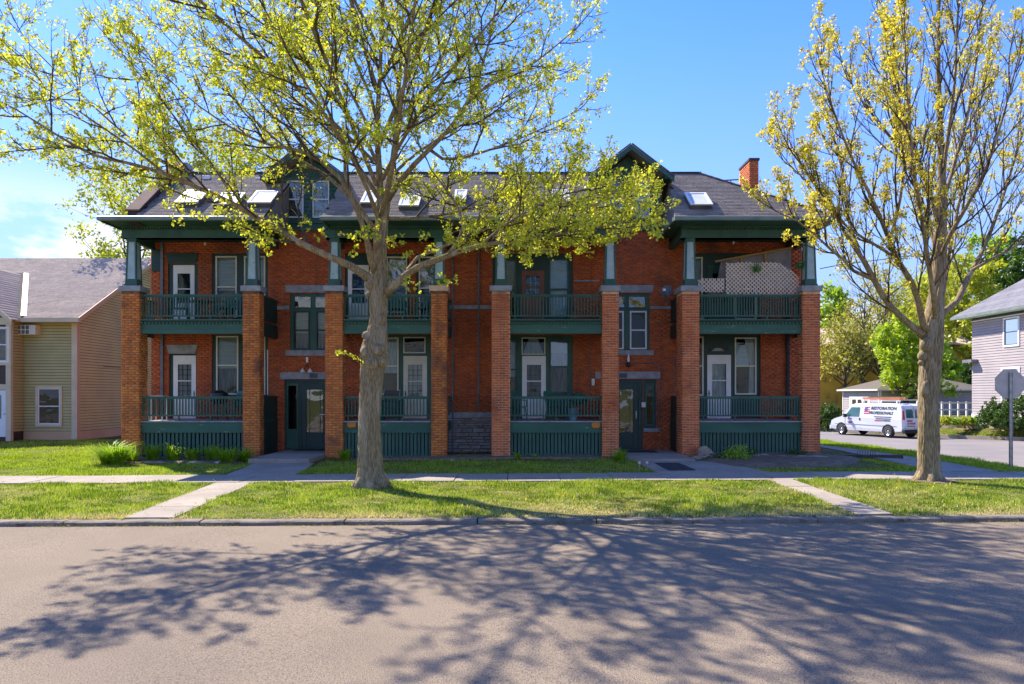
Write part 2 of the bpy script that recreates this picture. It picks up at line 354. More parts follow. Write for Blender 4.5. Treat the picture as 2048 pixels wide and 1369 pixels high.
ys = np.unique(np.concatenate([[-1500, -500, -150, -60, -20, 0, 8, 11.60], np.arange(11.75, 24, .35), np.arange(24, 64, .8), np.arange(64, 130, 4), [160, 250, 600, 1500]]))
X, Y = np.meshgrid(xs, ys); Z = zt(X, Y)
Z = Z+.012*np.sin(X*2.1+Y)*np.sin(Y*1.7-X*.6)*(Y > 12)
Z[Y < 11.7] = -.34
inroad = (X > XN(Y)-.15) & (X < XK(Y)+.15) & (Y > 11.6) & (Y < 90)
Z[inroad] -= .30
g_px = (np.abs(Y-16.9) < .95) & (X < 14)
Z[g_px] -= .03
idx = np.arange(X.size).reshape(X.shape)
Q = np.stack([idx[:-1, :-1], idx[:-1, 1:], idx[1:, 1:], idx[1:, :-1]], -1).reshape(-1, 4)
ground = rawmesh('ground', np.stack([X, Y, Z], -1).reshape(-1, 3), Q, 'turf', kind='structure')
ground['label'] = 'mown green ground running from the kerb back around the houses'

rx = np.array([-400, -60, -20, -8, 0, 8, 14, 30, 80, 400.]); ry = np.array([-7.0, 0, 4, 8, 10, 11.2, 11.62])
X, Y = np.meshgrid(rx, ry); Z = -.16-.10*np.clip((Y-11.62)/-18, 0, 1)*0 + .005*np.clip(X, -12, 8)
idx = np.arange(X.size).reshape(X.shape); Q = np.stack([idx[:-1, :-1], idx[:-1, 1:], idx[1:, 1:], idx[1:, :-1]], -1).reshape(-1, 4)
road = rawmesh('road', np.stack([X, Y, Z], -1).reshape(-1, 3), Q, 'asphalt', kind='structure')
road['label'] = 'wide warm grey asphalt street covered in tree shadow'
yy = np.concatenate([[11.60, 13, 15], np.arange(17, 64, 1.5), [75, 90]]); V = []
for y in yy:
    for k in np.linspace(0, 1, 10):
        a = XN(max(y, 17.)); b = XK(min(y, 62.)) if y > 24 else 60
        x = a+(max(b, a+9)-a)*k; V.append((x, y, zs(min(x, XK(y)-.1) if y > 30 else x, y)-.13+.004))
V = np.array(V); n = len(yy); idx = np.arange(n*10).reshape(n, 10)
Q = np.stack([idx[:-1, :-1], idx[:-1, 1:], idx[1:, 1:], idx[1:, :-1]], -1).reshape(-1, 4)
sroad = rawmesh('side_street', V, Q, 'asphalt_side', kind='structure')
sroad['label'] = 'pale grey asphalt side street running away past the brick building'

# kerb stones
kb = thing('kerb', 'weathered stone kerb of long blocks between grass and street', 'kerb', (0, 11.6, -.1)); kb['kind'] = 'structure'; del kb['category']
joints = [-1500, -1000, -560, -160, 130, 402, 690, 955, 1192, 1384, 1632, 1880, 2180, 2560]
for i in range(len(joints)-1):
    a, b = PX(joints[i], 11.6)+.012, PX(joints[i+1], 11.6)-.012; dz = random.uniform(-.012, .01); dy = random.uniform(-.015, .015)
    m = MB(); k = 10
    for j in range(k+1):
        x = a+(b-a)*j/k; t = .005*max(-12, min(8, x))
        q = random.uniform(-.006, .006)
        for (y, z) in ((11.54+q, -.30), (11.53+q+random.uniform(-.008, .008), -.105+q), (11.56+q, -.085+dz+q), (11.76, -.082+dz+q*.5), (11.78, -.30)):
            m.v.append((x, y+dy, z+t))
    for j in range(k):
        for r in range(4): c = j*5+r; m.f.append((c, c+5, c+6, c+1))
    m.f += [(0, 1, 2, 3, 4), tuple(k*5+r for r in (4, 3, 2, 1, 0))]
    m.build('kerb_stone', 'kerb', kb)
fk = thing('far_kerb', 'pale concrete kerb along the far side of the side street', 'kerb', (26, 43.7, -.7)); fk['kind'] = 'structure'; del fk['category']
for i in range(11):
    y0, y1 = 31+i*2.4, 31+i*2.4+2.36
    a, b = Vector((XK(y0), y0, zs(XK(y0)-.2, y0)+.0)), Vector((XK(y1), y1, zs(XK(y1)-.2, y1)+.0))
    MB().bar(a+Vector((.08, 0, -.03)), b+Vector((.08, 0, -.03)), .2, .22).build('kerb_stone', 'concrete', fk)

# pavement slabs
sw = thing('sidewalk', 'pale concrete sidewalk of square slabs crossing the front lawn', 'sidewalk', (0, 16.9, 0)); sw['kind'] = 'structure'; del sw['category']
def slab(parent, pts, name='slab', th=.12, top=.02, m='concrete'):
    mb = MB(); P4 = [(x, y, zs(x, y)+top) for x, y in pts]; n = len(P4); mb.v = [(x, y, z-th) for x, y, z in P4]+P4
    mb.f = [tuple(range(n-1, -1, -1)), tuple(range(n, 2*n))]+[(i, (i+1) % n, n+(i+1) % n, n+i) for i in range(n)]
    return mb.build(name, m, parent, bev=.008)
x = -25.0
while x < 13:
    wd = 1.2 if x > -16 else 1.5
    t = random.uniform(-.006, .006)
    slab(sw, [(x+.007, 16.17), (x+wd-.007, 16.17), (x+wd-.007, 17.62), (x+.007, 17.62)], top=.022+t); x += wd
for (xa, xb, ya, yb, xc, xd) in ((-6.35, -5.5, 11.80, 16.16, -6.6, -5.75), (5.62, 6.2, 11.80, 16.16, 5.72, 6.25)):
    for k in range(4):
        u, v = k/4, (k+1)/4; q = .006
        y0, y1 = ya+(yb-ya)*u+q, ya+(yb-ya)*v-q
        slab(sw, [(xa+(xc-xa)*u, y0), (xb+(xd-xb)*u, y0), (xb+(xd-xb)*v, y1), (xa+(xc-xa)*v, y1)], top=.018+random.uniform(-.004, .004))
path = thing('side_sidewalk', 'concrete sidewalk running back beside the side street', 'sidewalk', (11.3, 24, 0)); path['kind'] = 'structure'; del path['category']
for k in range(14):
    y0, y1 = 17.66+k*1.3, 17.66+(k+1)*1.3-.015; f0, f1 = 10.35+(y0-18)*.10, 10.35+(y1-18)*.10
    slab(path, [(f0, y0), (f0+1.55, y0), (f1+1.55, y1), (f1, y1)], top=.03)
wk = thing('front_walk', 'concrete walk and landing leading up to the left entrance door', 'path', (-6.2, 19, 0)); wk['kind'] = 'structure'; del wk['category']
for k, (y0, y1, a0, b0, a1, b1) in enumerate(((17.64, 18.9, -6.95, -5.25, -7.05, -5.35), (18.92, 20.3, -7.05, -5.35, -7.2, -5.55))):
    slab(wk, [(a0, y0), (b0, y0), (b1, y1), (a1, y1)], top=.03, name='slab')
B(-7.40, -5.69, 20.33, 23.75, -.1, .10).build('landing', 'concrete', wk, bev=.01)
wk2 = thing('front_walk', 'concrete walk and landing leading up to the right entrance door', 'path', (4.3, 19, 0)); wk2['kind'] = 'structure'; del wk2['category']
slab(wk2, [(3.55, 17.64), (6.3, 17.64), (5.95, 18.9), (3.5, 18.9)], top=.03); slab(wk2, [(3.5, 18.92), (5.95, 18.92), (5.3, 20.3), (3.45, 20.3)], top=.03)
B(3.25, 5.15, 20.33, 23.75, -.1, .10).build('landing', 'concrete', wk2, bev=.01)

# bare soil beds along the building
def bed(name, pts, label, hgt=.05):
    mb = MB(); c = [(x, y, zs(x, y)+.006) for x, y in pts]; cx = sum(p[0] for p in pts)/len(pts); cy = sum(p[1] for p in pts)/len(pts)
    inn = [(cx+(x-cx)*.8, cy+(y-cy)*.7, zs(x, y)+hgt) for x, y in pts]; n = len(pts)
    mb.v = [(x, y, z-.05) for x, y, z in c]+inn; mb.f = [(i, (i+1) % n, n+(i+1) % n, n+i) for i in range(n)]+[tuple(range(n, 2*n))]
    o = mb.build(name, 'soil', None, kind='structure'); o['label'] = label; return o
bed('planting_bed', [(-12, 20.3), (-9, 20.4), (-7.6, 20.0), (-7.35, 21.2), (-7.5, 22.6), (-12, 22.6)], 'dark soil bed with lilies under the left porch')
bed('planting_bed', [(5.6, 18.4), (7.6, 18.6), (9.3, 19.4), (10.3, 21.0), (9.4, 22.8), (5.25, 22.9), (5.25, 20.2)], 'bare soil bed edged with rocks under the right porch', .10)
bed('planting_bed', [(-5.2, 21.2), (-2, 21.1), (0, 21.5), (3.1, 21.0), (3.1, 22.9), (-5.2, 22.9)], 'dark soil strip under the middle porches')

# grass blades
def blades(name, xr, yr, n, m, h, keep, wd=.011, label=None, lean=.5):
    x = rng.uniform(*xr, n); y = rng.uniform(*yr, n); k = keep(x, y) > rng.random(n); x = x[k]; y = y[k]; n = len(x)
    z = zt(x, y)+.012*np.sin(x*2.1+y)*np.sin(y*1.7-x*.6)-.004
    hh = h*(.45+.9*rng.random(n))*(.75+.45*np.sin(x*1.9+1.3*np.sin(y*2.1))*np.sin(y*1.4+x*.7))
    a = rng.uniform(0, 2*np.pi, n); ln = lean*rng.random(n)*hh
    b = rng.uniform(0, 2*np.pi, n); w2 = wd*(.6+.8*rng.random(n))
    V = np.empty((n, 3, 3)); V[:, 0] = np.stack([x-np.cos(a)*w2/2, y-np.sin(a)*w2/2, z], -1); V[:, 1] = np.stack([x+np.cos(a)*w2/2, y+np.sin(a)*w2/2, z], -1)
    V[:, 2] = np.stack([x+np.cos(b)*ln, y+np.sin(b)*ln, z+np.clip(hh, .012, 1)], -1)
    o = rawmesh(name, V.reshape(-1, 3), np.arange(n*3).reshape(n, 3), m, kind='stuff'); o['label'] = label
    return o
def pathmask(x, y):
    k = np.ones_like(x)
    xa = -6.35+(y-11.8)/4.36*-.25; k[(y < 16.2) & (x > xa+.05) & (x < xa+.85-.05)] = 0
    xa = 5.62+(y-11.8)/4.36*.1; k[(y < 16.2) & (x > xa+.02) & (x < xa+.55)] = 0
    k[(y > 16.21+.02*np.sin(x*3)+.015*np.sin(x*11)) & (y < 17.59+.02*np.sin(x*4))] = 0
    k[(y > 17.6) & (x > -7.15) & (x < -5.4+(20.3-y)*.05)] = 0; k[(y > 17.6) & (x > 3.5) & (x < 6.2-(y-17.6)*.3)] = 0
    k[np.hypot(x+3.0, y-15.3) < .42] = 0; k[np.hypot(x-9.2, y-16.0-.0) < .55] = 0
    return k
def patch(x, y): return .55+.45*np.sin(x*.9+2*np.sin(y*.8))*np.sin(y*1.3+.7*x)
def worn(x, y): return np.clip(.15+1.25*np.exp(-(y-11.78)/.40)*(.6+.4*np.sin(x*1.7))+.35*(np.sin(x*.53+1.2)*np.sin(y*1.1+x*.21) > .62), 0, 1)
blades('grass', (-13, 13.2), (11.70, 16.24), 210000, 'blade', .060, lambda x, y: pathmask(x, y)*(1-.85*worn(x, y))*(.55+.45*patch(x, y)), wd=.014, label='bright green grass strip between the sidewalk and the street')
def clump(x, y): return np.clip((np.sin(x*5.1+2*np.sin(y*3.3))*np.sin(y*6.2+1.5*np.sin(x*2.7))+.15)*1.6, 0, 1)
blades('grass', (-13, 13.2), (11.70, 16.24), 150000, 'blade_dark', .085, lambda x, y: pathmask(x, y)*(1-.9*worn(x, y))*clump(x, y), wd=.014, label='darker tufts of clover and grass in the grass strip')
blades('grass', (-13, 13.2), (11.70, 16.24), 260000, 'blade_dry', .048, lambda x, y: pathmask(x, y)*worn(x, y), wd=.014, label='dry straw coloured grass along the kerb edge', lean=1.6)
def lawn_k(x, y):
    k = pathmask(x, y)*(1-.75*((x > -12.2) & (y > 20.6))); k[(x > 5.0) & (x < 9.9) & (y > 18.5)] *= .04; k[(x > 6.5) & (x < 10.3) & (y > 17.6) & (y < 18.6)] = .8
    k[(x > -5.4) & (y > 21.3)] = .10; k[(x > 10.3+(y-18)*.1) & (x < 11.95+(y-18)*.1)] = 0
    k[x > XN(y)-.02] = 0; return k*(.7+.3*patch(x, y))
blades('grass', (-19, 10.4), (17.63, 23.5), 190000, 'blade', .07, lawn_k, wd=.014, label='green lawn between the sidewalk and the brick porches')
blades('grass', (-19, 10.4), (17.63, 23), 70000, 'blade_dark', .085, lambda x, y: lawn_k(x, y)*clump(x, y), wd=.016, label='darker tufts in the front lawn')
blades('grass', (-19, 10.4), (17.63, 22), 30000, 'blade_dry', .045, lambda x, y: lawn_k(x, y)*(.25+.75*(np.sin(x*.6)*np.sin(y*1.4) > .3)), wd=.014, label='dry blades scattered through the front lawn', lean=1.2)
blades('grass', (-40, -12), (23.5, 31), 60000, 'blade', .08, lambda x, y: np.ones_like(x), wd=.02, label='shaded lawn in front of the olive house')
blades('grass', (11.5, 17), (17.6, 38), 90000, 'blade', .10, lambda x, y: ((x > 11.98+(y-18)*.1) & (x < XN(y))).astype(float), wd=.02, label='narrow grass strip between side sidewalk and side street')
blades('grass', (22, 34), (31, 46), 40000, 'blade', .11, lambda x, y: (((x-XK(y)) > .25) & ((x-XK(y)) < 1.5)).astype(float), wd=.03, label='grass verge under the low stone wall across the side street')
# dandelions and clover heads scattered in the strip
fx = rng.uniform(-1, 9.5, 900); fy = rng.uniform(12.3, 16, 900); kk = (pathmask(fx, fy) > 0) & (np.sin(fx*1.3)*np.sin(fy*2) > -.2); fx = fx[kk][:380]; fy = fy[kk][:380]
leaves('dandelions', np.stack([fx, fy, zt(fx, fy)+.05], -1), 5, .012, .022, 'flower_yellow', narrow=1)['label'] = 'tiny yellow dandelion heads scattered in the grass strip'

gx_ = rng.uniform(-13, 12, 5200); gy_ = 11.52-np.abs(rng.normal(size=5200))*.10
leaves('gutter_litter', np.stack([gx_, gy_, np.full(5200, -.152)+.005*np.clip(gx_, -12, 8)], -1)[np.sin(gx_*1.3)*np.sin(gx_*.37+1) > -.35], 1, .03, .016, 'leaf_olive', narrow=.6)['label'] = 'fine dry leaf litter lying along the gutter'
lx = rng.uniform(-13, 12, 1500); ly = rng.uniform(11.8, 22, 1500)
leaves('fallen_bud_scales', np.stack([lx, ly, zt(lx, ly)+.045], -1), 2, .05, .022, 'leaf_olive', narrow=.8)['label'] = 'small brown bud scales fallen on grass and pavement'

# ---------------------------------------------------------------- the brick apartment building
YW, YP, YB = 23.8, 22.0, 22.10
F1, F2 = 1.10, 4.20                                # the two porch floors
bld = thing('brick_apartment_building', 'long red brick apartment building with dark green two-storey porches', 'building', (-1.2, YW, 0))
CO = .0742
def brick_boxes(org, u, n, ivs, z0, z1, full=.205, j=.011, ph0=0, proud=.008, h=.062):
    """bricks on a wall face: org point, u along, n outwards; ivs(z)->free intervals of u"""
    out = []; k = 0; z = z0
    while z+h <= z1+1e-6:
        ph = 0 if (k+ph0) % 2 == 0 else -(full+j)/2
        for a, b in ivs(z+h/2):
            s = a
            t = math.floor((a-ph)/(full+j))*(full+j)+ph
            while t < b:
                s0, s1 = max(t, a), min(t+full, b)
                if s1-s0 > .03: out.append(((s0+s1)/2, z+h/2, (s1-s0)/2, h/2))
                t += full+j
        z += CO; k += 1
    return out
def bricks_mesh(name, faces, m, parent, kind='stuff'):
    """faces: list of (org,u,n,list of (s,z,hs,hz),proud)"""
    Vs = []; Qs = []; base = 0
    for org, u, n, lst, proud in faces:
        if not lst: continue
        A = np.array(lst); k = len(A); u = np.array(u, float); n = np.array(n, float); org = np.array(org, float)
        pr = proud+rng.uniform(-.004, .004, k); c = org+A[:, 0:1]*u; c[:, 2] += A[:, 1]
        V = np.empty((k, 8, 3)); i = 0
        for d in (0, 1):
            for (su, sz) in ((-1, -1), (1, -1), (1, 1), (-1, 1)):
                V[:, i] = c+u*(su*(A[:, 2]-(.0015 if d else 0)))[:, None]; V[:, i, 2] += sz*(A[:, 3]-(.0015 if d else 0)); V[:, i] += n*(pr*d if d else pr*0-.004)[:, None]; i += 1
        q = np.array([(4, 5, 6, 7), (0, 1, 5, 4), (1, 2, 6, 5), (2, 3, 7, 6), (3, 0, 4, 7)])
        Qs.append((np.arange(k)[:, None, None]*8+q[None]+base).reshape(-1, 4)); Vs.append(V.reshape(-1, 3)); base += k*8
    return rawmesh(name, np.concatenate(Vs), np.concatenate(Qs), m, parent, kind)
def free(x0, x1, z, holes):
    iv = [(x0, x1)]
    for a, b, c, d in holes:
        if c < z < d:
            iv = [p for s, e in iv for p in ((s, min(e, a)), (max(s, b), e)) if p[1]-p[0] > .02]
    return iv
def panel_holes(x0, x1, z0, z1, y0, y1, holes, mb=None):
    mb = mb or MB(); X = sorted({x0, x1, *[min(max(h[i], x0), x1) for h in holes for i in (0, 1)]}); Zc = sorted({z0, z1, *[min(max(h[i], z0), z1) for h in holes for i in (2, 3)]})
    for i in range(len(X)-1):
        run = None
        for j in range(len(Zc)-1):
            cx, cz = (X[i]+X[i+1])/2, (Zc[j]+Zc[j+1])/2
            solid = not any(a < cx < b and c < cz < d for a, b, c, d in holes)
            if solid: run = (run[0], Zc[j+1]) if run else (Zc[j], Zc[j+1])
            if (not solid or j == len(Zc)-2) and run:
                mb.box(X[i], X[i+1], y0, y1, run[0], run[1]); run = None
    return mb

WINS = []   # wall openings (x0,x1,z0,z1)
GRP = []
def G(x0, x1, yt, yb, items, frame='green_dark'):
    r = (PX(x0, YW), PX(x1, YW), PZ(yb, YW), PZ(yt, YW)); WINS.append(r); GRP.append((r, items, frame))
cA, cC = 625, 1254
G(336, 396, 527, 650, [('door', 345, 388, 530, 650, 'white_paint', 'grid_half', 'dark')])
G(424, 536, 507, 640, [('win', 430, 473, 512, 636, 'cream_frame', .55, 'blind'), ('win', 487, 530, 512, 636, 'cream_frame', .55, 'blind')])
G(338, 394, 708, 839, [('door', 345, 391, 711, 839, 'white_paint', 'grid', 'curtain_pale')])
G(424, 536, 668, 795, [('win', 431, 476, 672, 790, 'cream_frame', .50, 'shade'), ('win', 487, 530, 672, 790, 'cream_frame', .5, 'shade')])
G(690, 742, 505, 650, [('door', 695, 737, 530, 650, 'white_paint', 'two', 'curtain_blue')])
G(768, 818, 508, 630, [('win', 772, 814, 513, 626, 'cream_frame', .18, 'blue')])
G(832, 884, 508, 645, [('win', 837, 879, 513, 640, 'cream_frame', .0, 'blue')])
G(740, 866, 670, 839, [('win', 745, 797, 675, 790, 'cream_frame', .55, 'pale'), ('trans', 806, 851, 674, 707, 'cream_frame', 0, 'leaded'), ('door', 806, 854, 712, 839, 'cream_frame', 'grid', 'curtain_pale')], 'green')
G(985, 1146, 508, 650, [('win', 990, 1033, 517, 640, 'green', .62, 'blind'), ('door', 1043, 1089, 541, 650, 'brown_door', 'six', 'curtain_blue'), ('win', 1098, 1138, 517, 640, 'green', .95, 'white')])
G(985, 1146, 671, 839, [('win', 990, 1034, 679, 800, 'green', .55, 'pale'), ('trans', 1043, 1091, 675, 710, 'cream_frame', 0, 'drape'), ('door', 1044, 1092, 712, 839, 'white_paint', 'grid', 'curtain'), ('win', 1099, 1138, 680, 787, 'green', .18, 'refl')], 'green')
G(1366, 1521, 505, 650, [('win', 1371, 1406, 514, 640, 'cream_frame', .0, 'shade'), ('door', 1417, 1461, 530, 650, 'green', 'two', 'interior'), ('win', 1470, 1514, 515, 640, 'cream_frame', .1, 'dark')])
G(1366, 1521, 668, 839, [('win', 1371, 1408, 673, 792, 'cream_frame', .0, 'drape'), ('door', 1415, 1463, 710, 839, 'white_paint', 'two_drape', 'curtain_pale'), ('win', 1470, 1514, 675, 790, 'cream_frame', .0, 'drapeside'), ('trans', 1420, 1458, 694, 705, 'green_dark', 0, 'drape')])
for c, s in ((cA, 1), (cC, -1)):
    fr = 'green' if s == 1 else 'green'; wf = 'green_dark' if s == 1 else 'white_paint'
    G(c-45, c+45, 586, 701, [('trans', c-39, c-2, 591, 617, 'green', 0, 'dark'), ('trans', c+2, c+39, 591, 617, 'green', 0, 'dark'),
                            ('win', c-40, c-6, 622, 699, wf, .55, 'shade' if s == 1 else 'dark'), ('win', c+6, c+40, 622, 699, wf, .55 if s == 1 else 0, 'shade' if s == 1 else 'dark')], fr)
    if s == 1:
        G(c-56, c+56, 759, 901, [('side', c-53, c-29, 767, 898, 'green', 0, 'dark'), ('entry', c-23, c+31, 766, 899, 'green', 0, 'dark'), ('side', c+37, c+53, 767, 898, 'green', 0, 'dark')], 'green_dark')
    else:
        G(c-53, c+31, 759, 901, [('entry', c-31, c+23, 766, 899, 'green', 0, 'dark')], 'green_dark')
        G(c+33, c+58, 759, 858, [('side', c+37, c+55, 767, 853, 'green', 0, 'dark')], 'green_dark')

BX0, BX1 = -11.85, 9.52
# --- walls: mortar backing, then brick on it (recess A, C rise to the dormers)
TOPZ = 7.28
panel_holes(BX0, BX1, -.3, 8.2, YW, YW+.28, WINS).build('wall', 'mortar_wall', bld)
holesB = WINS+[(PX(897, YW)-.05, PX(983, YW)+.6, -.5, PZ(825, YW))]
stones_h = []
fr_ = [((0, YW, 0), (1, 0, 0), (0, -1, 0), brick_boxes(None, None, None, lambda z: free(BX0, BX1, z, holesB), -.05, TOPZ+.75), .007)]
# the brickwork above the eaves hides behind the roof, so keep only what shows
fr_[0] = (*fr_[0][:3], [b for b in fr_[0][3] if b[1] < 7.0 or (-8.0 < b[0] < -5.2) or (2.5 < b[0] < 5.4)], .007)
fr_[0] = (*fr_[0][:3], [b for b in fr_[0][3] if b[1] < TOPZ], .007)
bricks_mesh('wall_bricks', fr_, 'brick_wall', bld)
# the side and rear walls
sidew = MB().box(BX0, BX0+.28, YW+.28, 36, -.9, 7.2).box(BX1-.28, BX1, YW+.28, 36, -.9, 7.2).box(BX0, BX1, 36, 36.28, -.9, 7.2)
sw_o = sidew.build('side_wall', 'mortar_wall', bld)
def ivf(a, b): return lambda z: [(a, b)]
bricks_mesh('side_bricks', [((BX0, YW+.01, 0), (0, 1, 0), (-1, 0, 0), brick_boxes(0, 0, 0, ivf(0, 12.2), -.7, 7.1), .006),
                            ((BX1, YW+.01, 0), (0, 1, 0), (1, 0, 0), brick_boxes(0, 0, 0, ivf(0, 12.2), -.7, 7.1), .006)], 'brick_wall', bld)
# stone base in the middle recess
lg = MB().box(-2.12, -.60, YW-.06, YW+.01, PZ(836, YW), PZ(825, YW)); lg.build('stone_ledge', 'stone_cap', bld, bev=.008)
base = B(-2.10, -.62, YW-.012, YW+.05, -.2, PZ(836, YW)).build('stone_base', 'mortar_wall', bld)
zc = -.1
while zc < PZ(837, YW)-.06:
    hh = random.uniform(.07, .16); hh = min(hh, PZ(836, YW)-zc-.01); xx = -2.10
    while xx < -.64:
        ww = min(random.uniform(.14, .42), -.62-xx)
        if ww > .05:
            m = MB(); p = random.uniform(.02, .05); j = lambda: random.uniform(-.012, .012)
            m.v = [(xx, YW-.01, zc), (xx+ww-.012, YW-.01, zc), (xx+ww-.012, YW-.01, zc+hh-.01), (xx, YW-.01, zc+hh-.01),
                   (xx+.02+j(), YW-.02-p+j(), zc+.015+j()*.6), (xx+ww-.03+j(), YW-.02-p+j(), zc+.015+j()*.6), (xx+ww-.03+j(), YW-.02-p+j(), zc+hh-.022+j()*.6), (xx+.02+j(), YW-.02-p+j(), zc+hh-.022+j()*.6)]
            m.f = [(4, 5, 6, 7), (0, 1, 5, 4), (1, 2, 6, 5), (2, 3, 7, 6), (3, 0, 4, 7)]
            m.build('stone', 'stone_rough', base)
        xx += ww
    zc += hh
# string courses and lintels
def stone(x0, x1, yt, yb, trap=0, m='stone_cap', d=.05, name='lintel'):
    a, b, t, bt = PX(x0, YW), PX(x1, YW), PZ(yt, YW), PZ(yb, YW); y = YW-d
    return MB().prism([(a+trap, y, bt), (b-trap, y, bt), (b, y, t), (a, y, t)], (0, d+.06, 0)).build(name, m, bld, bev=.006)
stone(897, 984, 611, 619, name='string_course'); stone(532, 579, 612, 620, name='string_course'); stone(1300, 1345, 613, 619, name='string_course'); stone(1147, 1200, 561, 564, name='string_course')
stone(cA-53, cA+53, 571, 586, -.0); stone(cC-53, cC+53, 571, 586, .04); stone(cA-53, cA+53, 701, 712, name='sill'); stone(cC-53, cC+53, 701, 711, name='sill')
stone(cA-64, cA+64, 745, 759); stone(cC-64, cC+66, 744, 758)
stone(333, 397, 690, 708, .09); stone(332, 398, 507, 526, .09, 'green_dark')
stone(cC+33, cC+66, 857, 864, name='sill')

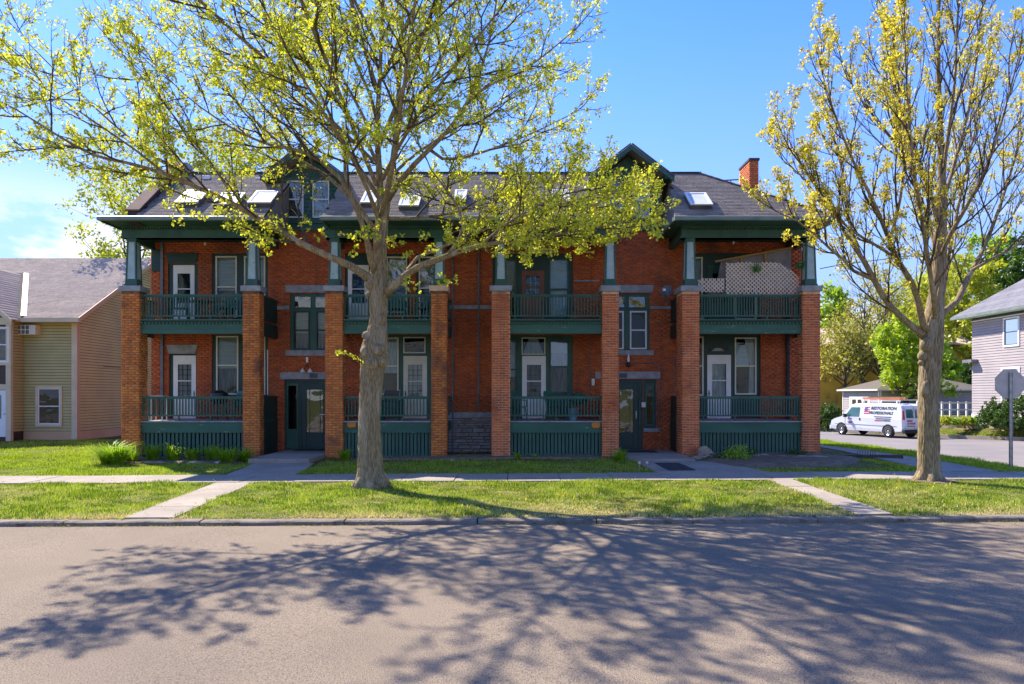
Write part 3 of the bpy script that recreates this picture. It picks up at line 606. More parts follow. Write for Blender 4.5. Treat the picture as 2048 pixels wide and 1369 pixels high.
# --- windows and doors in their openings
gd = {'dark': 'interior', 'shade': 'curtain', 'blind': 'blind', 'white': 'blind_white', 'pale': 'curtain_pale', 'blue': 'curtain_blue', 'drape': 'curtain_pale', 'drapeside': 'curtain_pale', 'leaded': 'interior', 'refl': 'curtain'}
def pane(x0, x1, z0, z1, y, parent, bright=False): return MB().box(x0, x1, y, y+.006, z0, z1).build('pane', 'glass_bright' if bright else 'glass', parent)
for (X0, X1, Z0, Z1), items, frame in GRP:
    hl = [(PX(i[1], YW), PX(i[2], YW), PZ(i[4], YW), PZ(i[3], YW)) for i in items]
    panel_holes(X0, X1, Z0, Z1, YW+.05, YW+.13, hl).build('window_surround', frame, bld)
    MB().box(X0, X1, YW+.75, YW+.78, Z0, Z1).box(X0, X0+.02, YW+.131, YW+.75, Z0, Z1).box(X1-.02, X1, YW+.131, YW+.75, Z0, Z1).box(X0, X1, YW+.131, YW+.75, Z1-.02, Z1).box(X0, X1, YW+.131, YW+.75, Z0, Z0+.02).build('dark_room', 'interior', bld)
    for (kind, px0, px1, pyt, pyb, fc, frac, sty), (x0, x1, z0, z1) in zip(items, hl):
        x0 += .004; x1 -= .004; z0 += .004; z1 -= .004; y = YW+.06; h = z1-z0
        if kind == 'win':
            t = .045; zm = z0+h*.5; m = MB()
            m.box(x0, x0+t, y-.03, y+.05, z0, z1).box(x1-t, x1, y-.03, y+.05, z0, z1).box(x0+t, x1-t, y-.03, y+.05, z0, z0+t).box(x0+t, x1-t, y-.03, y+.05, z1-t, z1).box(x0+t, x1-t, y-.02, y+.045, zm-.022, zm+.022)
            wo = m.build('window', fc, bld)
            pane(x0+t, x1-t, zm+.022, z1-t, y, wo, sty in ('refl', 'blue')); pane(x0+t, x1-t, z0+t, zm-.022, y+.02, wo, False)
            bm = gd[sty]
            if sty in ('blind', 'white'):
                MB().box(x0+t, x1-t, y+.09, y+.10, z1-h*frac, z1-.03).build('blind', bm, wo)
            elif sty == 'shade':
                MB().box(x0+t, x1-t, y+.09, y+.10, zm-.1, z1-.03).build('blind', 'blind', wo)
                MB().box(x0+t, x1-t, y+.12, y+.13, z0, zm+.1).build('curtain', 'curtain', wo)
            elif sty == 'pale':
                MB().box(x0+t, x1-t, y+.09, y+.10, z1-h*.62, z1-.03).build('curtain', 'curtain_pale', wo)
            elif sty in ('blue', 'refl'):
                MB().box(x0+t, x1-t, y+.1, y+.11, z0, z1-.03).build('curtain', bm, wo)
                if frac: MB().box(x0+t, x1-t, y+.085, y+.095, z1-h*frac-.1, z1-.03).build('blind', 'blind', wo)
            elif sty == 'drape':
                MB().prism([(x0+t, y+.1, z0), (x0+t, y+.1, z1), (x1-t-.1, y+.1, z1), (x0+.3, y+.1, z0+.5), (x0+.34, y+.1, z0)], (0, .02, 0)).build('curtain', 'curtain_pale', wo)
            elif sty == 'drapeside':
                MB().prism([(x1-.22, y+.1, z0), (x1-t, y+.1, z0), (x1-t, y+.1, z1), (x1-.36, y+.1, z1), (x1-.18, y+.1, z0+1.0)], (0, .02, 0)).build('curtain', 'curtain_pale', wo)
                MB().box(x0+t, x1-.2, y+.12, y+.13, zm, zm+.7).build('blind', 'blind_white', wo)
        elif kind == 'trans':
            t = .035; m = MB().box(x0, x0+t, y-.03, y+.05, z0, z1).box(x1-t, x1, y-.03, y+.05, z0, z1).box(x0+t, x1-t, y-.03, y+.05, z0, z0+t).box(x0+t, x1-t, y-.03, y+.05, z1-t, z1)
            wo = m.build('transom', fc, bld); pane(x0+t, x1-t, z0+t, z1-t, y, wo, sty == 'dark')
            if sty == 'drape': MB().prism([(x0+t, y+.1, z0), (x1-t, y+.1, z0), (x1-.25, y+.1, z1), (x0+.25, y+.1, z1)], (0, .02, 0)).build('curtain', 'curtain_pale', wo)
            if sty == 'leaded':
                m = MB()
                for k in range(1, 6): xx = x0+(x1-x0)*k/6; m.box(xx-.005, xx+.005, y-.006, y-.001, z0+t, z1-t)
                m.box(x0+t, x1-t, y-.0065, y-.0015, (z0+z1)/2-.005, (z0+z1)/2+.005).build('leading', 'lead', wo)
        elif kind == 'door':
            do = None; wdt = x1-x0; gx0, gx1, gz0, gz1 = x0+wdt*.20, x1-wdt*.20, z0+h*.36, z1-h*.14
            if frac == 'six': gz0, gz1 = z0+h*.52, z1-h*.10
            m = panel_holes(x0, x1, z0, z1, y-.02, y+.04, [(gx0, gx1, gz0, gz1)])
            m.box(x0+wdt*.2, x1-wdt*.2, y-.028, y-.02, z0+h*.06, z0+h*.30)
            do = m.build('door', fc, bld, bev=.006); pane(gx0, gx1, gz0, gz1, y, do)
            gm = MB(); hm = (gz0+gz1)/2-.02
            gm.box(gx0, gx1, y-.024, y-.004, hm-.018, hm+.018)
            gm.build('glass_bar', fc, do)
            gb = MB(); col = 'black_trim' if frac in ('grid', 'grid_half', 'two_drape') else fc
            if frac in ('grid', 'grid_half', 'six'):
                for k in (1, 2): xx = gx0+(gx1-gx0)*k/3; gb.box(xx-.008, xx+.008, y+.008, y+.02, gz0, gz1)
                for k in range(1, 6 if frac != 'six' else 3): zz = gz0+(gz1-gz0)*k/(6 if frac != 'six' else 3); gb.box(gx0, gx1, y+.009, y+.021, zz-.008, zz+.008)
                gb.build('muntin', col if frac != 'six' else 'blind_white', do)
            if sty in gd or sty.startswith('curt'):
                MB().box(gx0, gx1, y+.08, y+.09, gz0 if 'half' not in str(frac) else hm, gz1).build('curtain', sty if sty in M else gd[sty], do)
            hx = x1-.07 if (px0 not in (806,)) else x0+.07
            if px0 in (345, 1044): hx = x1-.06
            if px0 in (1415,): hx = x0+.06
            MB().lathe((hx, y-.03, z0+h*.40), [(.02, -.02), (.028, .0), (.02, .02)], 10, 'y').box(hx-.012, hx+.012, y-.03, y-.02, z0+h*.36, z0+h*.45).build('handle', 'black_metal', do)
        elif kind == 'side':
            m = panel_holes(x0, x1, z0, z1, y-.01, y+.04, [(x0+.05, x1-.05, z0+(z1-z0)*(.30 if z1-z0 > 1.7 else .05), z1-.08)])
            so = m.build('sidelight', 'green', bld); pane(x0+.05, x1-.05, z0+(z1-z0)*(.30 if z1-z0 > 1.7 else .05), z1-.08, y, so)
        elif kind == 'entry':
            wd = x1-x0; gx0, gx1, gz0, gz1 = x0+.17, x1-.17, z0+.55, z1-.22
            do = panel_holes(x0, x1, z0, z1, y-.02, y+.04, [(gx0, gx1, gz0, gz1)]).build('door', 'green_dark', bld, bev=.008)
            pane(gx0, gx1, gz0, gz1, y, do, True)
            MB().box(gx0, gx1, y-.016, y-.004, gz1-.12, gz1-.105).box(gx0, gx1, y-.016, y-.004, gz0+.10, gz0+.115).box(gx0+.09, gx0+.105, y-.018, y-.006, gz0, gz1).box(gx1-.105, gx1-.09, y-.018, y-.006, gz0, gz1).build('leading', 'lead', do)
            hx = x1-.07 if px0 < 1000 else x1-.07
            MB().box(hx-.02, hx+.02, y-.035, y-.02, z0+1.0, z0+1.25).lathe((hx, y-.06, z0+1.08), [(.02, -.02), (.03, 0), (.02, .02)], 10, 'y').build('handle', 'galv', do)
            if px0 < 1000: MB().box(x1-.28, x1-.10, y-.05, y-.022, z0+1.12, z0+1.15).build('mail_slot', 'galv', do)
# intercom at the right entrance
MB().box(PX(1283, 23.8), PX(1291, 23.8), YW-.03, YW+.05, PZ(815, 23.8), PZ(805, 23.8)).build('intercom', 'white_paint', bld, bev=.004)
MB().box(PX(1277.5, 23.8), PX(1279.5, 23.8), YW-.01, YW+.04, PZ(850, 23.8), PZ(800, 23.8)).build('door_post', 'green', bld)
# number plaques (weathered, no readable figures)
for c in (cA, cC-9):
    pq = MB().box(PX(c-6, 23.7), PX(c+9, 23.7), YW-.075, YW-.05, PZ(756, 23.7), PZ(747, 23.7)).build('number_plaque', 'plaque', bld)

# --- brick piers
PIERS = [(243, 278.5, .50, 'o'), (486, 518.5, .42, 'o'), (650.5, 685, .45, 'o'), (862.5, 893, .45, 'o'), (983.5, 1020, .45, 'r'), (1205, 1237.5, .45, 'r'), (1365, 1398.5, .80, 'r'), (1606, 1640, .45, 'r')]
PR = []; indiv = 0; BM = {}
for i, (a, b, dp, sty) in enumerate(PIERS):
    x0, x1 = PX(a, YP), PX(b, YP); PR.append((x0, x1, dp)); zt1 = 5.04; zb = -.15
    po = MB().box(x0, x1, YP, YP+dp, zb, zt1).build('pier', 'mortar_light' if sty == 'r' else 'mortar_dark', bld)
    Wd = x1-x0; m = 'brick_orange' if sty == 'o' else 'brick_red'
    top = zt1-.01
    fl = brick_boxes(0, 0, 0, ivf(.0, Wd), zb, top); lf = brick_boxes(0, 0, 0, ivf(.0, dp), zb, top, ph0=1)
    faces = [((x0, YP+dp, 0), (0, -1, 0), (-1, 0, 0), lf, .007), ((x1, YP, 0), (0, 1, 0), (1, 0, 0), lf, .007)]
    own = []
    if i in (4, 5, 2):
        keep = []
        for q in fl:
            if indiv < 298 and q[1] > .05: own.append(q); indiv += 1
            else: keep.append(q)
        fl = keep
    faces.append(((x0, YP, 0), (1, 0, 0), (0, -1, 0), fl, .007))
    bricks_mesh('pier_bricks', faces, m, po)
    for s, z, hs, hz in own:
        key = (m, round(hs, 3))
        if key not in BM:
            k = round(hs, 3)-.001; mm = MB(); mm.v = [(-k, .004, -.031), (k, .004, -.031), (k, .004, .031), (-k, .004, .031), (-k+.0015, -.007, -.0295), (k-.0015, -.007, -.0295), (k-.0015, -.007, .0295), (-k+.0015, -.007, .0295)]
            mm.f = [(4, 5, 6, 7), (0, 1, 5, 4), (1, 2, 6, 5), (2, 3, 7, 6), (3, 0, 4, 7)]; BM[key] = mm.mesh('brick', m)
        inst('brick', BM[key], po, (x0+s, YP+random.uniform(-.002, .002), z))
    MB().box(x0-.06, x1+.06, YP-.07, YP+dp+.05, 5.04, 5.21).build('pier_cap', 'stone_cap' if i != 3 else 'mortar_light', bld, bev=.012)
    # tapered wooden column standing on the pier
    cx = (x0+x1)/2; cy = YP+.20; zb, ztp = 5.21, 6.67; b2, t2 = .175, .138
    core = MB(); core.v = [(cx-b2+.012, cy-b2+.012, zb), (cx+b2-.012, cy-b2+.012, zb), (cx+b2-.012, cy+b2-.012, zb), (cx-b2+.012, cy+b2-.012, zb), (cx-t2+.012, cy-t2+.012, ztp), (cx+t2-.012, cy-t2+.012, ztp), (cx+t2-.012, cy+t2-.012, ztp), (cx-t2+.012, cy+t2-.012, ztp)]
    core.f = [(0, 1, 5, 4), (1, 2, 6, 5), (2, 3, 7, 6), (3, 0, 4, 7), (4, 5, 6, 7)]
    co = core.build('column', 'panel_blue', bld)
    st = MB()
    for sx in (-1, 1):
        for sy in (-1, 1):
            w_ = .024; p = []
            for r_, z_ in ((b2, zb), (t2, ztp)):
                xo, yo = cx+sx*r_, cy+sy*r_; xi, yi = xo-sx*w_*2, yo-sy*w_*2
                p.append([(xo, yo, z_), (xi, yo, z_), (xi, yi, z_), (xo, yi, z_)])
            n = len(st.v); st.v += p[0]+p[1]; st.f += [(n+k, n+(k+1) % 4, n+4+(k+1) % 4, n+4+k) for k in range(4)]
    st.box(cx-b2-.02, cx+b2+.02, cy-b2-.02, cy+b2+.02, zb-.002, zb+.055)
    def fr(z_): return b2+(t2-b2)*(z_-zb)/(ztp-zb)
    for za, zb2 in ((zb+.055, zb+.21), (ztp-.12, ztp)):
        ra, rb = fr(za)+.003, fr(zb2)+.003; n = len(st.v)
        st.v += [(cx-ra, cy-ra, za), (cx+ra, cy-ra, za), (cx+ra, cy+ra, za), (cx-ra, cy+ra, za), (cx-rb, cy-rb, zb2), (cx+rb, cy-rb, zb2), (cx+rb, cy+rb, zb2), (cx-rb, cy+rb, zb2)]
        st.f += [(n, n+1, n+5, n+4), (n+1, n+2, n+6, n+5), (n+2, n+3, n+7, n+6), (n+3, n, n+4, n+7), (n+4, n+5, n+6, n+7)]
    st.build('column_trim', 'green', co)

# --- porches
bal_f = MB().box(-.017, .017, -.017, .017, 0, 1).mesh('baluster', 'green'); slat_me = MB().box(-.042, .042, -.012, .012, 0, 1).mesh('slat', 'green')
dent_me = MB().box(-.028, .028, -.025, .02, -.03, .03).mesh('dentil', 'green')
BAYS = [(0, 1, 34, 25), (2, 3, 27, 24), (4, 5, 29, 25), (6, 7, 39, 28)]
for bi, (i, j, nb, ns) in enumerate(BAYS):
    x0, x1 = PR[i][1], PR[j][0]; yb = YB
    # open slatted skirt, lower beam, floor
    sk = MB().box(x0, x1, yb+.10, yb+.14, .02, .10).build('skirt_rail', 'green_dark', bld)
    for k in range(ns): 
        s_ = inst('slat', slat_me, sk, (x0+(x1-x0)*(k+.5)/ns, yb+.06+random.uniform(-.004, .004), -.06)); s_.scale = (1, 1, .83)
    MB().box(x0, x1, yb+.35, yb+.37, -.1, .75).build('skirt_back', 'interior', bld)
    MB().box(x0, x1, yb, yb+.07, .74, 1.06).build('beam', 'green_worn', bld, bev=.006)
    MB().box(x0-.01 if i else x0, x1+.01, yb-.05, YW-.005, 1.06, 1.10).build('porch_floor', 'stone_cap', bld, bev=.008)
    # upper floor edge
    MB().box(x0, x1, yb, yb+.07, 3.76, 4.11).box(x0, x1, yb-.02, yb, 3.76, 3.90).build('beam', 'green_worn', bld, bev=.006)
    MB().box(x0, x1, yb-.07, YW-.005, 4.155, 4.20).build('porch_floor', 'green_worn', bld, bev=.008)
    nd = int((x1-x0)/.105); db = MB().box(x0, x1, yb-.0, yb+.05, 4.112, 4.153).build('dentil_band', 'green_dark', bld)
    for k in range(nd): inst('dentil', dent_me, db, (x0+(x1-x0)*(k+.5)/nd, yb-.025, 4.085))
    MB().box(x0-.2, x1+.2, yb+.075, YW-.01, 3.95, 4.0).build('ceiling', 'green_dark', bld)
    # railings
    for zf, zt_, zb_ in ((F1, 1.855, 1.24), (F2, 4.965, 4.285)):
        rl = MB().box(x0+.01, x1-.01, yb+.02, yb+.09, zt_-.05, zt_).box(x0+.01, x1-.01, yb+.035, yb+.075, zb_, zb_+.045).box(x0+.01, x1-.01, yb+.04, yb+.07, zt_-.085, zt_-.052)
        for q in (.05, .36, .67, .98): xx = x0+(x1-x0)*q; xx = min(max(xx, x0+.06), x1-.06); rl.box(xx-.02, xx+.02, yb+.036, yb+.074, zf+.002, zb_-.001)
        ro = rl.build('railing', 'green', bld)
        for k in range(nb):
            o = inst('baluster', bal_f, ro, (x0+(x1-x0)*(k+.5)/nb, yb+.055, zb_+.046), scale=(1, 1, zt_-.086-zb_-.047))
    # side beams to the wall and the solid side panels on the recess sides
    for xs_, side in ((x0-.06 if True else 0, -1), (x1+.06, 1)):
        recess = (bi in (0, 2) and side == 1) or (bi in (1, 3) and side == -1)
        xe = PR[i][0]+.06 if side == -1 else PR[j][1]-.06; dp = PR[i][2] if side == -1 else PR[j][2]; ys = YP+dp+.002
        a, b = xe-.04, xe+.04
        if recess:
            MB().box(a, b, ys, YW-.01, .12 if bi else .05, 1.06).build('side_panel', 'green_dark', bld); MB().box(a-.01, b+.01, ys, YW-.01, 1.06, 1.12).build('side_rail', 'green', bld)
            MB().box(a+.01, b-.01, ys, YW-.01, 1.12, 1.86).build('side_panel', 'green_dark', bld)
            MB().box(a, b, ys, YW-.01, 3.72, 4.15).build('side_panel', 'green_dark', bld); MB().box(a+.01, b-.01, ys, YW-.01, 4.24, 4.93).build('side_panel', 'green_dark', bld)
            MB().box(a-.015, b+.015, ys, YW-.01, 4.93, 4.98).build('side_rail', 'green', bld)
        else:
            MB().box(a, b, ys, YW-.01, .74, 1.06).build('side_beam', 'green', bld); MB().box(a, b, ys, YW-.01, 3.76, 4.15).build('side_beam', 'green', bld)
            for zf, zt_, zb_ in ((F1, 1.855, 1.24), (F2, 4.965, 4.285)):
                ro = MB().box(a, b, ys, YW-.01, zt_-.05, zt_).box(a+.02, b-.02, ys, YW-.01, zb_, zb_+.045).build('side_railing', 'green', bld)
                nn = 12
                for k in range(nn): inst('baluster', bal_f, ro, ((a+b)/2, ys+(YW-ys)*(k+.5)/nn, zb_+.046), scale=(1, 1, zt_-.05-zb_-.047))
    # upper entablature
    ex0, ex1 = PR[i][0]-.02, PR[j][1]+.02
    MB().box(ex0, ex1, YP+.04, YP+.36, 6.67, 7.03).box(ex0-.02, ex1+.02, YP+.02, YP+.38, 6.67, 6.73).build('entablature', 'green', bld, bev=.006)
    for xa in (ex0, ex1-.16): MB().box(xa, xa+.16, YP+.362, YW-.01, 6.66, 7.03).build('side_beam', 'green', bld)
    nd = int((ex1-ex0)/.085); db = MB().box(ex0, ex1, YP+.0, YP+.039, 6.98, 7.03).build('dentil_band', 'green', bld)
    for k in range(nd): inst('dentil', dent_me, db, (ex0+(ex1-ex0)*(k+.5)/nd, YP+.02, 6.945), scale=(.72, 1, 1))
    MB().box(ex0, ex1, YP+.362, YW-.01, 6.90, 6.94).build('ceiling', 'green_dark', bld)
    # pilaster and downspout against the wall at the porch ends
    if bi == 0:
        MB().box(-11.50, -11.42, YW-.09, YW-.012, .3, 6.9).build('downspout', 'pipe', bld)
        MB().prism([(-11.80, YW-.06, 6.65), (-11.42, YW-.06, 6.65), (-11.50, YW-.06, 6.1), (-11.50, YW-.06, 5.95), (-11.80, YW-.06, 5.95)], (0, .05, 0)).build('bracket', 'green_dark', bld)
    if bi == 3: MB().box(8.98, 9.08, YW-.09, YW-.012, .3, 6.9).build('downspout', 'black_trim', bld)

# --- roof
EZ, EY, SL, TY = 7.13, 21.30, .70, 24.5
TZ = EZ+SL*(TY-EY)
def courses(name, xa, xb, ya, yb, parent, m, cut=None, zof=None, w_=.30, exposure=.125, slope=SL, y0=None, z0=None, flip=1):
    """laid shingles on a plane rising along +Y between ya and yb; cut(y)->(xa,xb)"""
    y0 = EY if y0 is None else y0; z0 = EZ if z0 is None else z0
    ln = math.hypot(1, slope); dy = exposure/ln; n = int((yb-ya)/dy); V = []; Q = []
    for k in range(n+1):
        y = ya+k*dy
        if y > yb: break
        a, b = (cut(y) if cut else (xa, xb)); x = a-((k*.137) % 1)*w_
        while x < b:
            s0, s1 = max(x, a), min(x+w_*random.uniform(.5, 1.0), b); x = max(x+.05, s1+.006) if s1 > s0 else x+w_
            if s1-s0 < .02: continue
            z = z0+slope*(y-y0); th = random.uniform(.010, .017); e = len(V); y2 = min(y+dy*.90, yb+.02)  # gap above each course bares the dark backing as a painted shadow line
            V += [(s0, y, z+th), (s1, y, z+th), (s1, y2, z+slope*(y2-y)+.004), (s0, y2, z+slope*(y2-y)+.004), (s0, y, z), (s1, y, z)]
            Q += [(e, e+1, e+2, e+3), (e+4, e+5, e+1, e)]
    return rawmesh(name, np.array(V), np.array(Q), m, parent, 'stuff')
RP = [(-11.1, -7.3, None), (-5.6, 3.02, None), (4.79, 9.56, 'hip')]
for k, (a, b, hip) in enumerate(RP):
    cut = (lambda y: (4.79+(y-EY)*.15, 9.56-(y-EY))) if hip else None
    tx = 9.56-(TY-EY) if hip else b
    ta = a+.48 if hip else a
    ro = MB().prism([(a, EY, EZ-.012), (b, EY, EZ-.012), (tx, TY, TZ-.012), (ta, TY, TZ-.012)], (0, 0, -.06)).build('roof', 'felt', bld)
    courses('shingles', a, b, EY, TY, ro, 'shingle', cut)
    # level soffit, gutter and fascia
    ga, gb = (-12.12, b) if k == 0 else (a, b)
    MB().box(ga+.02, gb-.02, EY+.05, YW-.01, 7.035, 7.065).build('soffit', 'green', bld)
    gm = MB(); pr = [(0, 0), (0, .10), (.02, .115), (.14, .115), (.14, .02), (.09, -.01), (.04, -.01)]
    gm.prism([(ga-.03, EY-.10+u, 7.02+v) for u, v in pr], (gb-ga+.06, 0, 0)); gm.build('gutter', 'gutter', bld)
    MB().box(ga, gb, EY-.02, EY+.05, 7.137, 7.152).build('roof_edge', 'black_trim', bld)
    for xe, s in ((ga, 1), (gb, -1)):
        if k == 2 and s == -1: MB().box(xe-.04, xe+.06, EY+.05, 30, 7.03, 7.13).build('gutter', 'gutter', bld); continue
        MB().prism([(xe-.04*s, EY+.05, 7.02), (xe-.04*s, YW, 7.02), (xe-.04*s, YW, 7.13), (xe-.04*s, EY+.05, 7.13)], (.08*s, 0, 0)).build('gutter', 'gutter', bld)
        MB().box(min(xe, xe+.05*s), max(xe, xe+.05*s), EY+.06, YW-.01, 6.99, 7.018).build('soffit_edge', 'green', bld)
# narrow hips on the recess sides and the long right-hand hip
for q in (((4.79, EY, EZ), (5.27, TY, TZ), (4.87, TY, EZ+.2), (4.79, YW, EZ)), ((-5.6, EY, EZ), (-5.6, TY, TZ), (-5.62, TY, EZ)), ((3.02, EY, EZ), (3.02, TY, EZ), (3.02, TY, TZ)), ((-7.3, EY, EZ), (-7.3, TY, EZ), (-7.3, TY, TZ))): MB().quad(*q).build('roof_cheek', 'shingle', bld)
hipo = MB().quad((9.56, EY, EZ), (9.56, 34, EZ), (9.56-3.2, 31, TZ), (9.56-3.2, TY, TZ)).build('roof', 'shingle', bld)
hc = MB(); 
for k in range(18):
    u, v = k/18, (k+1)/18; p = Vector((9.56-3.2*u, EY+3.2*u, EZ+2.24*u)); q = Vector((9.56-3.2*v, EY+3.2*v, EZ+2.24*v)); hc.bar(p+Vector((0, 0, .03)), q+Vector((0, 0, .02)), .16, .03)
hc.build('hip_cap', 'shingle', bld)
MB().box(-11.1, 9.56-3.2, TY, 34, TZ-.12, TZ-.005).build('flat_roof', 'black_trim', bld)
MB().box(-11.08, 9.56-3.2+.03, TY-.05, TY+.09, TZ-.0, TZ+.055).build('ridge_cap', 'black_trim', bld)
# left end: low shed roof and the sloping party wall
MB().box(-12.12, -11.42, EY+.05, 33, 7.07, 7.145).build('roof', 'black_trim', bld)
MB().prism([(-11.42, EY+.25, 7.0), (-11.42, EY+.25, EZ+.24), (-11.42, TY, TZ+.34), (-11.42, 32, TZ+.34), (-11.42, 32, 7.0)], (.31, 0, 0)).build('party_wall', 'brown_paint', bld)
MB().prism([(-11.47, EY+.2, EZ+.22), (-11.47, TY, TZ+.34), (-11.47, TY, TZ+.39), (-11.47, EY+.2, EZ+.27)], (.41, 0, 0)).build('coping', 'coping', bld)
MB().box(-11.36, -11.0, TY+.05, TY+.5, TZ-.1, TZ+.40).build('vent_box', 'stone_cap', bld)
# wall above porches behind the roof; green frieze below the dormers
for cx in (-6.67, 3.81):
    hw = 1.07; y0 = YW-.04
    yb = 27.5; D0 = 7.62
    body = MB().prism([(cx-hw, y0, D0), (cx+hw, y0, D0), (cx+hw, y0, 8.92), (cx, y0, 9.72), (cx-hw, y0, 8.92)], (0, yb-y0, 0)).build('dormer', 'green', bld)
    MB().box(cx-hw-.05, cx+hw+.05, y0-.05, y0+.3, 7.27, 7.50).box(cx-hw-.08, cx+hw+.08, y0-.09, y0+.3, 7.50, 7.55).box(cx-hw-.02, cx+hw+.02, y0-.035, y0+.3, 7.55, 7.66).build('frieze', 'green', body, bev=.006)
    # lap siding boards either side of the windows, scallops in the gable
    z = 7.66; 
    while z < 8.9:
        for xa, xb in ((cx-hw+.07, cx-.68), (cx+.68, cx+hw-.07), (cx-.16, cx+.16)):
            q = random.uniform(0, .01)
            MB().prism([(xa, y0-.004, z), (xa, y0-.03-q, z+.002), (xa, y0-.010, z+.125), (xa, y0-.004, z+.125)], (xb-xa, 0, 0)).build('siding_board', 'green', body)
        z += .13
    MB().box(cx-hw-.01, cx-hw+.07, y0-.03, y0-.0, 7.66, 8.95).box(cx+hw-.07, cx+hw+.01, y0-.03, y0-.0, 7.66, 8.95).box(cx-hw, cx+hw, y0-.045, y0, 8.90, 8.98).build('corner_board', 'green', body)
    scm = MB().prism([(-.05, -.02, .07), (-.05, -.02, .02), (-.025, -.022, 0), (.025, -.022, 0), (.05, -.02, .02), (.05, -.02, .07)], (0, .018, 0)).mesh('scallop', 'green')
    z = 8.98; r = 0
    while z < 9.62:
        half = (9.72-z)/.8*1.07-.10; x = -half+(.055 if r % 2 else 0)
        while x < half: inst('scallop', scm, body, (cx+x+.03, y0, z)); x += .11
        z += .07; r += 1
    # roof slabs
    ap, ev, ey = 9.90, 8.86, 1.36
    for s in (-1, 1):
        MB().prism([(cx, 23.15, ap), (cx+s*ey, 23.15, ev), (cx+s*ey, 23.15, ev-.10), (cx, 23.15, ap-.10)], (0, 4.5, 0)).build('dormer_roof', 'shingle', body)
        MB().prism([(cx, 23.12, ap-.03), (cx+s*(ey+.01), 23.12, ev-.03), (cx+s*(ey+.01), 23.12, ev-.17), (cx, 23.12, ap-.18)], (0, .035, 0)).build('barge_board', 'green', body)
        MB().bar((cx+s*.02, 23.13, ap+.015), (cx+s*(ey+.03), 23.13, ev+.005), .05, .04).build('roof_trim', 'lead', body)
        MB().prism([(cx+s*hw, 23.16, 8.80), (cx+s*(ey-.02), 23.16, 8.80), (cx+s*(ey-.02), 23.16, 8.83), (cx+s*hw, 23.16, 8.95)], (0, 3, 0)).build('eave_soffit', 'green_dark', body)
    for s in (-1, 1):
        wa, wb = cx+s*.42-.27, cx+s*.42+.27; za, zb = 7.69, 8.90
        m = MB().box(wa, wa+.035, y0-.06, y0-.0, za, zb).box(wb-.035, wb, y0-.06, y0-.0, za, zb).box(wa+.035, wb-.035, y0-.06, y0, za, za+.04).box(wa+.035, wb-.035, y0-.06, y0, zb-.035, zb).box(wa+.035, wb-.035, y0-.05, y0, (za+zb)/2-.02, (za+zb)/2+.02)
        wo = m.build('window', 'white_paint', body); MB().box(wa+.03, wb-.03, y0-.006, y0-.001, za, zb).build('blind', 'curtain_blue' if s > 0 else 'curtain', wo); pane(wa+.03, wb-.03, za+.03, zb-.03, y0-.025, wo, True)
# skylights
def on_roof(x, y, h=0): return Vector((x, y, EZ+SL*(y-EY)+h))
for n, (pa, pb, yt, yb_, bright) in enumerate(((352, 398, 391, 416, 1), (427, 474, 397, 419, 1), (497, 543, 393, 416, 1), (722, 752, 393, 416, 1), (798, 838, 399, 422, 1), (908, 932, 391, 410, 0), (1104, 1140, 391, 413, 1), (1380, 1424, 397, 420, 0))):
    def dep(py): # depth on the slope seen at py
        k = (790-py)/F; return (EZ-CAMZ-SL*EY)/(k-SL)
    y1, y0_ = dep(yt), dep(yb_); xa, xb = PX(pa, y0_), PX(pb, y0_)
    u = Vector((0, 1, SL)).normalized(); nn = Vector((0, -SL, 1)).normalized(); Ln = (y1-y0_)/u.y
    c = on_roof((xa+xb)/2, y0_)+u*Ln/2; h0, h1 = (.16, .16) if n < 7 else (.10, .10)
    so = MB().obox(c+nn*.07, (xb-xa, 0, 0) and Vector(((xb-xa)/2, 0, 0)), u*Ln/2, nn*.08).build('skylight', 'lead', bld)
    fo = MB()
    for s in (-1, 1):
        fo.obox(c+nn*.165+Vector((s*((xb-xa)/2-.03), 0, 0)), (.035, 0, 0), u*(Ln/2+.01), nn*.022); fo.obox(c+nn*.166+u*s*(Ln/2-.03), Vector(((xb-xa)/2-.07, 0, 0)), u*.035, nn*.02)
    fo.build('skylight_frame', 'white_paint', so); MB().obox(c+nn*.16, Vector(((xb-xa)/2-.06, 0, 0)), u*(Ln/2-.06), nn*.008).build('pane', 'skylight' if bright else 'blind_white', so)
for px, py in ((414, 360), (521, 364)):
    d = 24.2; p = P(px, py, d); MB().box(p.x-.15, p.x+.15, d-.15, d+.25, p.z-.05, p.z+.11).box(p.x-.11, p.x+.11, d-.1, d+.2, p.z-.2, p.z-.05).build('roof_vent', 'white_paint', bld, bev=.03)
# chimney
ch = MB().box(8.36, 8.67, 25.5, 26.62, 6.8, 10.14).build('chimney', 'mortar_wall', bld)
bricks_mesh('chimney_bricks', [((8.36, 25.5, 0), (1, 0, 0), (0, -1, 0), brick_boxes(0, 0, 0, ivf(0, .31), 6.9, 10.1), .008), ((8.36, 26.62, 0), (0, -1, 0), (-1, 0, 0), brick_boxes(0, 0, 0, ivf(0, 1.12), 6.9, 10.1, ph0=1), .008)], 'brick_red', ch)
MB().box(8.33, 8.70, 25.46, 26.66, 10.14, 10.22).build('chimney_cap', 'brown_paint', ch)
MB().tube([(7.0, 25.2, 9.33), (8.15, 25.4, 9.45), (8.24, 25.4, 9.35), (8.26, 25.4, 8.3)], .022, 6).tube([(7.6, 25.3, 9.38), (8.24, 25.4, 8.75)], .012, 5).build('service_mast', 'black_metal', bld)
